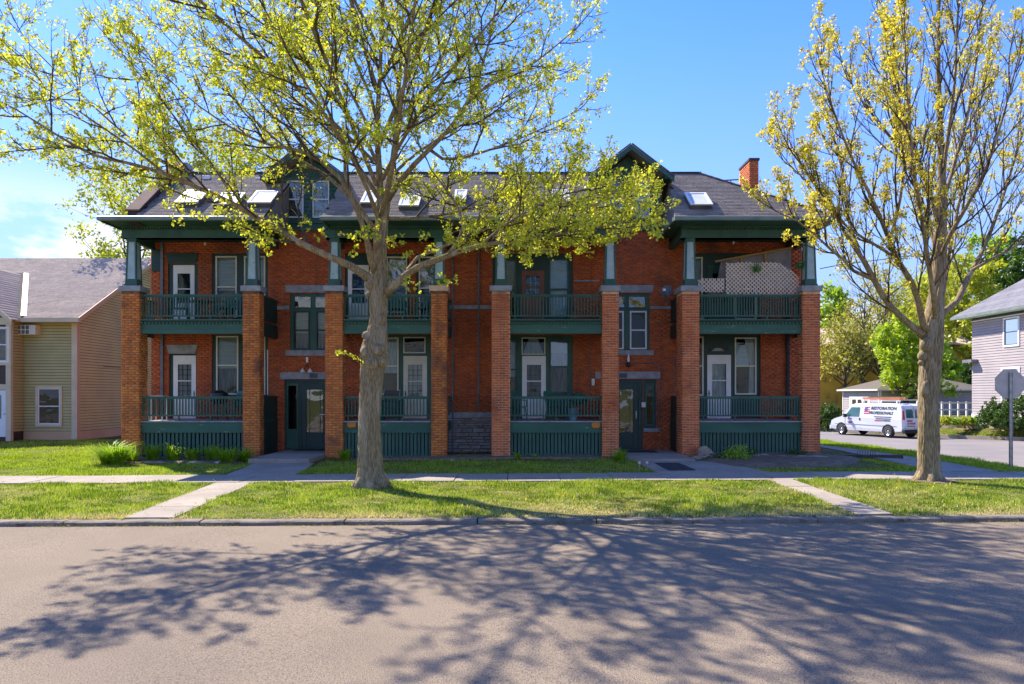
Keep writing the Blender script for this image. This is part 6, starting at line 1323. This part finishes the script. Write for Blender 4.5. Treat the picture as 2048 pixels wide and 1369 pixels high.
# stop sign seen from behind
sx_, sy_ = PX(2021, 19), 19.0; sz_ = zs(sx_, sy_)
sg = thing('stop_sign', 'octagonal stop sign seen from behind on a galvanised post', 'sign', (sx_, sy_, sz_))
MB().box(sx_-.035, sx_+.035, sy_-.022, sy_+.0, sz_-.1, PZ(745, 19)).box(sx_-.045, sx_-.035, sy_-.03, sy_+.0, sz_-.1, PZ(745, 19)).box(sx_+.035, sx_+.045, sy_-.03, sy_+.0, sz_-.1, PZ(745, 19)).build('post', 'galv', sg)
oc_ = []; r_ = .385/math.cos(math.pi/8); cz = PZ(768, 19)
for k in range(8): a = math.pi/8+k*math.pi/4; oc_.append((sx_-.02+r_*math.cos(a), sy_+.004, cz+r_*math.sin(a)))
sp2 = MB().prism(oc_, (0, .004, 0)).build('sign_plate', 'sign_back', sg)
for zz in (cz+.22, cz-.22): MB().lathe((sx_, sy_-.032, zz), [(.012, -.006), (.014, .0), (.008, .006)], 6, 'y').build('bolt', 'galv', sp2)

# ---------------------------------------------------------------- the white van
vr = Vector((23.16, 43.0, 0)); th = R(70); hd = Vector((-math.cos(th), math.sin(th), 0)); rt = Vector((math.sin(th), math.cos(th), 0)); vz = zs(23.6, 44)-.125
van = thing('service_van', 'white service van with lettering and a roof ladder rack parked facing away', 'van', (vr.x, vr.y, vz))
def vp(s, t, z): return vr+hd*s+rt*t+Vector((0, 0, vz+z))      # s forward from the rear, t to the right from the left side
prof = [(0.03, .42), (0, .55), (.02, 1.15), (.10, 1.75), (.20, 1.95), (.45, 2.06), (2.5, 2.10), (3.75, 2.06), (4.0, 1.98), (4.35, 1.62), (4.72, 1.22), (5.35, 1.06), (5.62, .92), (5.70, .62), (5.66, .40), (5.2, .34), (.6, .34)]
vb = MB(); secs = ((0, 0), (.05, 0), (.20, 0), (1.75, 0), (1.90, 0), (1.95, 0))
n = len(prof)
for t_, kk in ((0, 0), (.0, 1), (.16, 2), (1.79, 2), (1.95, 1), (1.95, 0)):
    for s_, z_ in prof:
        cx_, cz_ = 2.7, 1.0; f = (.965, .985, 1.0)[kk]; tt = t_
        if kk == 0: tt = t_+(.0)
        up_ = max(0, z_-1.2)*.16; lo = max(0, .6-z_)*.15
        off = (up_+lo)*(1 if t_ < 1 else -1)*(1 if kk < 2 else .35)
        vb.v.append(tuple(vp(cx_+(s_-cx_)*f, tt+off+(.03 if kk == 1 and t_ < 1 else (-.03 if kk == 1 else 0))*-1*0, cz_+(z_-cz_)*f)))
# sections: side skin, edge, roof line ... lofted
for r_ in range(5):
    for k in range(n): a = r_*n+k; b = r_*n+(k+1) % n; vb.f.append((a, b, b+n, a+n))
vb.f.append(tuple(range(n-1, -1, -1))); vb.f.append(tuple(range(5*n, 6*n)))
vbody = vb.build('body', 'van_white', van, bev=.02)
def side_t(z): return max(0, z-1.2)*.16+max(0, .6-z)*.15
def side_poly(pts, m, name, parent, out=.006, th_=.012):
    return MB().prism([vp(s_, side_t(z_)-out, z_) for s_, z_ in pts], rt*th_).build(name, m, parent)
fd = side_poly([(3.25, 1.22), (4.42, 1.22), (4.30, 1.40), (3.95, 1.82), (3.25, 1.82)], 'van_glass', 'window', vbody)
side_poly([(3.10, .48), (3.12, .48), (3.12, 1.88), (3.10, 1.88)], 'lead', 'door_seam', vbody); side_poly([(4.40, .55), (4.42, .55), (4.42, 1.2), (4.40, 1.2)], 'lead', 'door_seam', vbody)
side_poly([(3.16, 1.00), (3.26, 1.00), (3.26, 1.14), (3.16, 1.14)], 'black_metal', 'handle', vbody)
side_poly([(.45, .72), (5.3, .72), (5.3, .735), (.45, .735)], 'lead', 'body_crease', vbody)
MB().obox(vp(4.25, -.16, 1.28), hd*.06, rt*.10, (0, 0, .11)).build('mirror', 'black_metal', van)
# windscreen and bonnet edge
MB().prism([vp(4.06, .28, 1.94), vp(4.06, 1.67, 1.94), vp(4.70, 1.80, 1.26), vp(4.70, .15, 1.26)], Vector((0, 0, .015))+hd*.015).build('windscreen', 'van_glass', van)
# rear: two doors with windows, tail lamps, bumper
def rear_poly(pts, m, name, parent, out=.012):
    def sx__(z_): return (.02+(z_-1.15)/.6*.08 if z_ > 1.15 else .0)
    return MB().prism([vp(sx__(z_)*.9-out, t_, z_) for t_, z_ in pts], hd*.02).build(name, m, parent)
for t0 in (.30, 1.01):
    rear_poly([(t0+.03, 1.22), (t0+.60, 1.22), (t0+.57, 1.74), (t0+.06, 1.74)], 'van_glass', 'rear_window', vbody, .02)
rear_poly([(.965, .5), (.985, .5), (.985, 1.85), (.965, 1.85)], 'lead', 'door_seam', vbody); rear_poly([(.20, .5), (.215, .5), (.235, 1.85), (.22, 1.85)], 'lead', 'door_seam', vbody)
for t0 in (.03, 1.80):
    rear_poly([(t0, 1.12), (t0+.14, 1.12), (t0+.15 if t0 < 1 else t0+.12, 1.66), (t0+.06 if t0 < 1 else t0, 1.66)], 'tail_red', 'tail_light', vbody, .028)
MB().obox(vp(-.06, .975, .42), hd*.10, rt*.97, (0, 0, .11)).build('bumper', 'black_metal', van, bev=.02)
MB().obox(vp(5.68, .975, .48), hd*.07, rt*.96, (0, 0, .12)).build('bumper', 'van_white', van, bev=.02)
for s_ in (1.05, 4.72):
    for t_, dirn in ((.02, -1), (1.93, 1)):
        c = vp(s_, t_, .36); q = rt*dirn
        def ring(r, o, k=20): return [c+q*o+hd*r*math.cos(2*math.pi*i/k)+Vector((0, 0, r*math.sin(2*math.pi*i/k))) for i in range(k)]
        if t_ < 1:
            a_ = [vp(s_+.46*math.cos(x_), side_t(.36+.46*math.sin(x_))-.004, .36+.46*math.sin(x_)) for x_ in [math.pi*i/14 for i in range(15)]]+[vp(s_-.46, .03, .30), vp(s_+.46, .03, .30)]
            MB().prism(a_, rt*.02).build('wheel_arch', 'interior', vbody)
        m = MB(); k = 20
        for r, o in ((.22, -.20), (.33, -.20), (.36, -.16), (.36, -.0), (.335, .03), (.22, .03)): m.v += [tuple(v) for v in ring(r, o)]
        for r in range(5):
            for i in range(k): a = r*k+i; b = r*k+(i+1) % k; m.f.append((a, b, b+k, a+k))
        wo = m.build('wheel', 'tyre', van, smooth=True); m = MB()
        for r, o in ((.225, .02), (.20, .028), (.15, -.01), (.10, .0), (.07, .03), (.01, .032)): m.v += [tuple(v) for v in ring(r, o)]
        for r in range(5):
            for i in range(k): a = r*k+i; b = r*k+(i+1) % k; m.f.append((a, b, b+k, a+k))
        m.build('rim', 'rim', wo)
# lettering
def text(body, c, u, n, size, m, parent, shear=.28, name='lettering', sxx=1.0, bold=.005):
    cu = bpy.data.curves.new(name, 'FONT'); cu.body = body; cu.size = size; cu.shear = shear; cu.align_x = 'LEFT'; cu.extrude = .003; cu.offset = bold; cu.materials.append(M[m])
    o = link(bpy.data.objects.new(name, cu)); u, n = Vector(u).normalized(), Vector(n).normalized(); v = n.cross(u).normalized(); n = u.cross(v).normalized()
    mt = Matrix(((u.x*sxx, v.x, n.x, c[0]), (u.y*sxx, v.y, n.y, c[1]), (u.z*sxx, v.z, n.z, c[2]), (0, 0, 0, 1))); bpy.context.view_layer.update(); me = bpy.data.meshes.new_from_object(o.evaluated_get(bpy.context.evaluated_depsgraph_get())); bpy.data.objects.remove(o)
    me.transform(mt); me.materials.clear(); me.materials.append(M[m]); o = link(bpy.data.objects.new(name, me)); put(o, parent); return o
upt = (vp(0, side_t(2.0), 2.0)-vp(0, side_t(1.3), 1.3)).normalized(); nside = (-hd).cross(upt)
if nside.dot(rt) > 0: nside = -nside
def tx(s_, z_, body, size, m, **k):
    c = vp(s_, side_t(z_)-.012, z_); o = text(body, c, -hd, nside, size, m, vbody, **k); return o
tx(2.42, 1.70, 'RESTORATION', .27, 'ink', sxx=1.05); tx(2.52, 1.42, 'PROFESSIONALS', .25, 'ink', sxx=.98)
for k, (s_, z_, w__, m) in enumerate(((2.1, 1.24, 1.3, 'ink'), (1.95, 1.13, 1.1, 'ink'), (2.05, 1.02, .6, 'ink_red'), (1.4, 1.02, .5, 'ink'), (4.2, 1.08, .35, 'ink_blue'), (4.2, .86, .38, 'ink_red'), (4.15, .80, .3, 'ink_blue'))):
    side_poly([(s_, z_), (s_, z_+.045), (s_-w__, z_+.045), (s_-w__, z_)], m, 'small_print', vbody, .012)
# striped flag mark ahead of the name
for k in range(4): side_poly([(2.92, 1.42+k*.12), (2.92, 1.48+k*.12), (2.50, 1.48+k*.12), (2.50, 1.42+k*.12)] if k < 3 else [(2.86, 1.80), (2.86, 1.86), (2.50, 1.86), (2.50, 1.80)], 'ink_red', 'flag_stripe', vbody, .010)
side_poly([(2.86, 1.60), (2.86, 1.84), (2.68, 1.84), (2.68, 1.60)], 'ink_blue', 'flag_canton', vbody, .014)
text('24 HOUR', vp(-.02, .38, .84), rt, -hd, .16, 'ink_red', vbody, shear=0, sxx=.95, bold=.004)
MB().obox(vp(-.018, .65, 1.05), hd*.006, rt*.12, (0, 0, .045)).build('flag_stripe', 'ink_red', vbody); MB().obox(vp(-.018, .45, 1.05), hd*.006, rt*.08, (0, 0, .045)).build('flag_canton', 'ink_blue', vbody)
MB().obox(vp(-.016, .66, .74), hd*.005, rt*.30, (0, 0, .018)).build('small_print', 'ink', vbody)
rk = thing('ladder_rack', 'white ladder rack with orange ladders on the van roof', 'ladder rack', tuple(vp(2, 1, 2.1)))
for s_ in (.45, 1.9, 3.1):
    MB().bar(vp(s_, .30, 2.06), vp(s_, .22, 2.30), .05).bar(vp(s_, 1.65, 2.06), vp(s_, 1.73, 2.30), .05).bar(vp(s_, .20, 2.30), vp(s_, 1.75, 2.30), .05).build('crossbar', 'white_paint', rk)
MB().bar(vp(.3, .22, 2.24), vp(3.3, .22, 2.24), .04).build('side_rail', 'white_paint', rk)
ld = thing('orange_ladder', 'orange ladder lying on the van roof rack', 'ladder', tuple(vp(2, .6, 2.36)))
for t_ in (.42, .80): MB().bar(vp(.5, t_, 2.40), vp(3.35, t_, 2.40), .05, .11).build('rail', 'orange_ladder', ld)
for k in range(9): MB().bar(vp(.7+k*.31, .42, 2.40), vp(.7+k*.31, .80, 2.40), .035).build('rung', 'galv', ld)
ld2 = thing('green_ladder', 'dark green ladder beside the orange one on the van rack', 'ladder', tuple(vp(2, 1.2, 2.36)))
for t_ in (1.05, 1.40): MB().bar(vp(1.0, t_, 2.45), vp(3.5, t_, 2.45), .05, .11).build('rail', 'plastic_green', ld2)
for k in range(8): MB().bar(vp(1.2+k*.3, 1.05, 2.45), vp(1.2+k*.3, 1.40, 2.45), .035).build('rung', 'galv', ld2)

# ---------------------------------------------------------------- things on the porches
def chair(label, m='plastic_green', group='plastic chairs on the porches'):
    t = thing('plastic_chair', label, 'chair', (0, 0, 0), group)
    MB().box(-.24, .24, -.22, .22, .40, .43).build('seat', m, t, bev=.012)
    bk = MB()
    for k in range(6): x = -.20+k*.08; bk.prism([(x-.026, .20, .43), (x+.026, .20, .43), (x+.026, .30, .84), (x-.026, .30, .84)], (0, .015, 0))
    bk.prism([(-.25, .295, .80), (.25, .295, .80), (.19, .32, .92), (-.19, .32, .92)], (0, .02, 0)); bk.build('backrest', m, t)
    for s in (-1, 1):
        for y in (-.20, .20): MB().bar((s*.22, y, .40), (s*.26, y*1.2, 0), .05, .03).build('leg', m, t)
        MB().bar((s*.26, -.22, .62), (s*.25, .24, .64), .05, .025).build('armrest', m, t); MB().bar((s*.25, -.21, .42), (s*.26, -.22, .62), .04, .03).build('arm_post', m, t)
    return t
c0 = chair('green plastic chair in front of the upper left white door')
def place(o, x, y, z, rz): o.location = (x, y, z); o.rotation_euler = (0, 0, rz)
specs = [('green plastic chair in front of the upper left white door', 360, 22.9, F2, .3), ('green plastic chair beside the upper left bedroom window', 455, 22.8, F2, -.3), ('green plastic chair on the upper second porch under the blue curtained window', 795, 22.9, F2, .2), ('green plastic chair at the right end of the upper second porch', 850, 22.9, F2, -.4),
         ('green plastic chair behind the tree on the lower second porch', 782, 22.8, F1, .1), ('green plastic chair on the lower third porch right of the white door', 1112, 22.8, F1, .8), ('green plastic chair at the left end of the lower third porch', 1032, 22.9, F1, .6), ('green plastic chair at the left end of the upper right porch behind the column', 1388, 22.9, F2, .9), ('green plastic chair at the right end of the lower left porch', 468, 22.8, F1, -.5)]
for k, (lb, px, D, z, rz) in enumerate(specs):
    o = c0 if k == 0 else copy_tree(c0); o['label'] = lb; place(o, PX(px, D), D, z+.002, rz)
tb_ = thing('round_table', 'round green garden table on the upper left porch', 'table', (PX(405, 22.9), 22.9, F2)); x = PX(405, 22.9)
MB().lathe((x, 22.9, F2+.62), [(.36, 0), (.38, .015), (.36, .03)], 20).build('table_top', 'plastic_green', tb_)
for a in range(4): MB().bar((x+.05*math.cos(a*1.57), 22.9+.05*math.sin(a*1.57), F2+.61), (x+.25*math.cos(a*1.57), 22.9+.25*math.sin(a*1.57), F2), .03).build('leg', 'plastic_green', tb_)
def pot(label, x, y, z, r=.09, h=.16, m='terracotta', plant=None, group='flower pots on the porches'):
    t = thing('flower_pot', label, 'pot', (x, y, z), group); MB().lathe((x, y, z), [(r*.7, 0), (r, h*.8), (r*1.12, h*.8), (r*1.12, h), (r*.9, h), (r*.85, h*.85)], 14).build('pot', m, t)
    if plant: pts = rng.normal(size=(40, 3))*np.array([r*.9, r*.9, r*.5])*plant+np.array([x, y, z+h+r*plant*.6]); leaves('foliage', pts, 7, .04, .05, 'leaf_green', t)
    return t
for px, lb in ((325, 'terracotta pot at the left end of the upper left porch'), (432, 'terracotta pot below the upper left bedroom window'), (446, 'terracotta pot beside the second green chair, upper left porch'), (462, 'rightmost terracotta pot on the upper left porch')): pot(lb, PX(px, 22.4), 22.4, F2+.002)
pot('leafy potted plant standing on the cap of the fourth pier', PX(886, 22.1), 22.12, 5.212, .09, .10, 'plastic_green', 1.2)
gl_ = thing('covered_grill', 'black covered grill at the window of the lower left porch', 'grill', (PX(438, 23), 23, F1)); x = PX(438, 23)
MB().lathe((x, 23, F1+.55), [(.05, -.05), (.22, .0), (.30, .15), (.27, .30), (.14, .38), (.02, .40)], 16).build('lid', 'black_metal', gl_)
for a in range(3): MB().bar((x+.18*math.cos(a*2.1), 23+.18*math.sin(a*2.1), F1+.56), (x+.28*math.cos(a*2.1), 23+.28*math.sin(a*2.1), F1), .025).build('leg', 'black_metal', gl_)
gk = thing('barbecue', 'dark green barbecue with black handle on the lower third porch', 'grill', (PX(1157, 22.8), 22.8, F1)); x = PX(1157, 22.8)
MB().lathe((x, 22.8, F1+.50), [(.08, 0), (.26, .06), (.32, .20), (.30, .26), (.18, .33), (.03, .35)], 16).build('lid', 'plastic_green', gk); MB().tube([(x-.1, 22.7, F1+.82), (x-.06, 22.7, F1+.95), (x+.06, 22.7, F1+.95), (x+.12, 22.7, F1+.80)], .014, 6).build('handle', 'black_metal', gk)
for a in range(3): MB().bar((x+.2*math.cos(a*2.1), 22.8+.2*math.sin(a*2.1), F1+.52), (x+.28*math.cos(a*2.1), 22.8+.28*math.sin(a*2.1), F1), .025).build('leg', 'black_metal', gk)
bk = thing('blue_bucket', 'pale blue plastic bucket on the lower third porch', 'bucket', (PX(1146, 22.5), 22.5, F1)); x = PX(1146, 22.5)
MB().lathe((x, 22.5, F1+.002), [(.11, 0), (.155, .36), (.165, .36), (.165, .385), (.145, .385), (.12, .05)], 18).build('pail', 'plastic_blue', bk); MB().tube([(x-.16, 22.5, F1+.34), (x-.1, 22.42, F1+.24), (x+.1, 22.42, F1+.24), (x+.16, 22.5, F1+.34)], .006, 5).build('handle', 'galv', bk)
bc = thing('black_folding_chair', 'black backed folding chair under the window of the lower second porch', 'chair', (PX(784, 23), 23, F1)); x = PX(784, 23)
MB().box(x-.24, x+.24, 23.0, 23.02, F1+.56, F1+.93).build('backrest', 'black_metal', bc, bev=.01); MB().box(x-.22, x+.22, 22.62, 22.98, F1+.42, F1+.45).build('seat', 'black_metal', bc)
for s in (-1, 1): MB().bar((x+s*.25, 23.03, F1+.98), (x+s*.25, 22.6, F1), .025).build('leg', 'galv', bc); MB().bar((x+s*.24, 22.62, F1+.43), (x+s*.24, 23.05, F1), .025).build('leg', 'galv', bc)
wt = thing('white_side_table', 'white side table at the left end of the lower left porch', 'table', (PX(318, 22.8), 22.8, F1)); x = PX(318, 22.8)
MB().box(x-.2, x+.2, 22.62, 22.98, F1+.74, F1+.77).build('table_top', 'white_paint', wt)
for sx in (-1, 1):
    for sy in (-1, 1): MB().box(x+sx*.17-.015, x+sx*.17+.015, 22.8+sy*.15-.015, 22.8+sy*.15+.015, F1+.002, F1+.74).build('leg', 'white_paint', wt)
# orange boards on the beams
for px, lb, y_ in ((703, 'orange board on the green beam left of the tree trunk', 851), (1192, 'orange board on the green beam at the right end of the third porch', 852)):
    D = 22.07; x = PX(px, D); z = PZ(y_, D); o = thing('orange_sign_board', lb, 'sign', (x, D, z), 'orange boards on the porch beams')
    MB().prism([(x-.13, D, z-.07), (x+.13, D, z-.07), (x+.14, D, z+.10), (x-.14, D, z+.10)], (0, .025, 0)).build('board', 'orange_board', o, bev=.008)
    for s in (-1, 1): MB().lathe((x+s*.11, D-.004, z-.055), [(.014, -.004), (.016, 0), (.012, .006)], 8, 'y').build('screw', 'black_metal', o)
# lattice screens on the upper right porch
def lattice(label, x0, x1, z0, z1, y, tilt=0, cut=None):
    t = thing('lattice_screen', label, 'lattice', ((x0+x1)/2, y, z0), 'lattice screens on the upper right porch'); sp_ = .125; w_ = .018
    for d in (-1, 1):
        k = -40
        while k < 80:
            c = x0+k*sp_; pts = []
            # line x = c + d*(z-z0)
            zA, zB = z0, z1; xa, xb = c+d*(zA-z0), c+d*(zB-z0)
            lo, hi = (x0, x1)
            for _ in range(1):
                if d > 0: za_ = max(zA, z0+(lo-c)); zb_ = min(zB, z0+(hi-c))
                else: za_ = max(zA, z0+(c-hi)); zb_ = min(zB, z0+(c-lo))
            while cut and zb_ > za_ and zb_ > cut(c+d*(zb_-z0)): zb_ -= .02
            if zb_-za_ > .08:
                a = Vector((c+d*(za_-z0), y+(.006 if d > 0 else -.006), za_)); b = Vector((c+d*(zb_-z0), y+(.006 if d > 0 else -.006), zb_)); MB().bar(a, b, w_*1.9, .008, up=(0, 1, 0)).build('lattice_strip', 'lattice', t)
            k += 1
    return t
LY = 22.35
lattice('tall wooden lattice screen on the upper right porch', PX(1452, LY), PX(1598, LY), 4.97, 4.97+1.02, LY, cut=lambda x: 5.99+.03*math.sin(x*9)-max(0, x-8.25)*.85)
lattice('low wooden lattice screen at the left of the upper right porch', PX(1396, LY), PX(1448, LY), 5.06, 5.48, LY-.02)
aw = thing('canvas_awning_panel', 'pale canvas panel in a yellow wood frame inside the upper right porch', 'screen', (8.3, 23.2, 5)); 
MB().prism([(6.55, 23.25, 5.4), (8.85, 23.0, 5.3), (8.85, 23.0, 6.55), (6.7, 23.25, 6.18)], (0, .02, 0)).build('canvas', 'cloth_pale', aw)
for a, b in (((6.5, 23.2, 6.16), (8.9, 22.95, 6.56)), ((7.3, 23.12, 5.2), (7.3, 23.14, 6.28)), ((8.05, 23.05, 5.2), (8.05, 23.05, 6.4))): MB().bar(a, b, .05, .06).build('batten', 'wood_yellow', aw)
cl_ = MB(); 
for k in range(14): x = PX(1415, 22.7)+k*.05; cl_.quad((x, 22.7+.02*math.sin(k*1.3), 5.0), (x+.05, 22.7+.02*math.sin(k*1.3+1.3), 5.0), (x+.05, 22.72+.02*math.sin(k*1.3+1.3), 5.50+.05*math.sin(k*.8)), (x, 22.72+.02*math.sin(k*1.3), 5.50+.05*math.sin(k*.8-.8)))
tag(cl_.build('hanging_cloth', 'cloth_pale', None), 'pale patterned cloth hanging behind the low lattice', 'cloth')
for px, pz, lb in ((1514, 540, 'green hanging planter in front of the tall lattice'), (1601, 533, 'green hanging planter at the right end of the upper right porch')):
    D = 22.28; x = PX(px, D); z = PZ(pz, D); t = thing('hanging_planter', lb, 'planter', (x, D, z), 'hanging planters on the upper right porch')
    MB().lathe((x, D, z-.07), [(.06, 0), (.10, .06), (.12, .13), (.13, .14), (.10, .14)], 14).build('basket', 'plastic_green', t); MB().tube([(x, D, z+.08), (x, D, 6.66)], .004, 4).build('hanger', 'black_metal', t)
    pts = rng.normal(size=(46, 3))*np.array([.08, .08, .05])+np.array([x, D, z+.1]); leaves('foliage', pts, 7, .05, .045, 'leaf_green', t, droop=.12)
dsh = thing('satellite_dish', 'grey satellite dish on the left side rail of the upper right porch', 'satellite dish', (PX(1337, 22.9), 22.9, 5.1)); x, y, z = PX(1334, 22.9), 22.9, 5.15
ax_ = Vector((-.35, -.75, .45)).normalized(); ux = ax_.cross(Vector((0, 0, 1))).normalized(); uy = ux.cross(ax_)
m = MB(); k = 20
for r, dp in ((.01, 0), (.07, .01), (.14, .03), (.19, .06), (.194, .055), (.14, .022), (.01, -.01)):
    for i in range(k): a = 2*math.pi*i/k; m.v.append(tuple(Vector((x, y, z))+ux*math.cos(a)*r+uy*math.sin(a)*r*1.1+ax_*dp))
for r in range(6):
    for i in range(k): a = r*k+i; b = r*k+(i+1) % k; m.f.append((a, b, b+k, a+k))
m.build('dish', 'pipe', dsh); MB().bar((x, y, z-.3), Vector((x, y, z-.3))+ax_*.42+Vector((0, 0, .1)), .025).bar((x, y, z), (x, y+.1, z-.4), .04).build('arm', 'pipe', dsh); MB().obox(Vector((x, y, z-.3))+ax_*.44+Vector((0, 0, .1)), (.04, 0, 0), (0, .05, 0), (0, 0, .035)).build('feed_horn', 'white_paint', dsh)
# lamps
for px, py, lb in ((410, 486, 'bare bulb hanging from the upper left porch ceiling'), (1467, 484, 'bare bulb hanging from the upper right porch ceiling')):
    D = 22.9; x = PX(px, D); z = PZ(py, D); t = thing('hanging_bulb', lb, 'bulb', (x, D, z)); MB().lathe((x, D, z-.05), [(.012, -.03), (.035, 0), (.035, .03), (.015, .07)], 10).build('bulb', 'bulb', t); MB().tube([(x, D, z), (x, D, 6.90)], .006, 4).build('cord', 'black_metal', t)
for px, D, lb in ((413, 22.9, 'round white ceiling lamp under the upper left porch floor'), (785, 22.9, 'round white ceiling lamp under the second upper porch floor')):
    x = PX(px, D); t = thing('ceiling_lamp', lb, 'lamp', (x, D, 3.9)); MB().lathe((x, D, 3.85), [(.02, 0), (.10, .025), (.13, .07), (.13, .099)], 16).build('globe', 'bulb', t)
x, y, z = PX(616, YW), YW-.06, PZ(727, YW); fl = thing('flood_light', 'twin white flood light above the left entrance door', 'lamp', (x, y, z))
MB().box(x-.035, x+.035, y-.05, y+.05, z+.02, z+.20).build('sensor_box', 'bulb', fl, bev=.01)
for s in (-1, 1): MB().bar((x, y-.03, z-.05), (x+s*.09, y-.10, z-.20), .02).build('arm', 'black_metal', fl); MB().lathe((x+s*.12, y-.14, z-.26), [(.02, .08), (.05, .03), (.075, -.02), (.07, -.04)], 12).build('lamp_head', 'bulb', fl)
x, y, z = PX(1256, YW), YW-.07, PZ(722, YW); wl = thing('wall_lantern', 'black wall lantern with pale glass above the right entrance door', 'lamp', (x, y, z))
MB().lathe((x, y, z-.2), [(.05, 0), (.075, .03), (.055, .12), (.03, .16)], 10).build('base', 'black_metal', wl); MB().lathe((x, y, z-.04), [(.035, 0), (.045, .10), (.025, .22), (.01, .26)], 10).build('glass_shade', 'bulb', wl)
x, y, z = PX(1186, YW), YW-.03, PZ(765, YW); tag(MB().box(x-.05, x+.05, y-.06, y+.01, z-.11, z+.12).build('meter_box', 'white_paint', None, bev=.02), 'small white box on the brick wall right of the third porch window', 'meter')
MB().tube([(9.2, 24, 6.4), (14, 25.5, 6.55), (24, 28, 7.1), (40, 32, 8.2)], .012, 4)
wi = tag(MB().tube([P(1640, 538, 23), P(1680, 530, 24), P(1760, 520, 26), P(1900, 500, 30), P(2100, 470, 36)], .014, 4).build('overhead_wire', 'black_metal', None), 'thin overhead wire running right from the brick building', 'wire')
print('objects', len(bpy.data.objects))
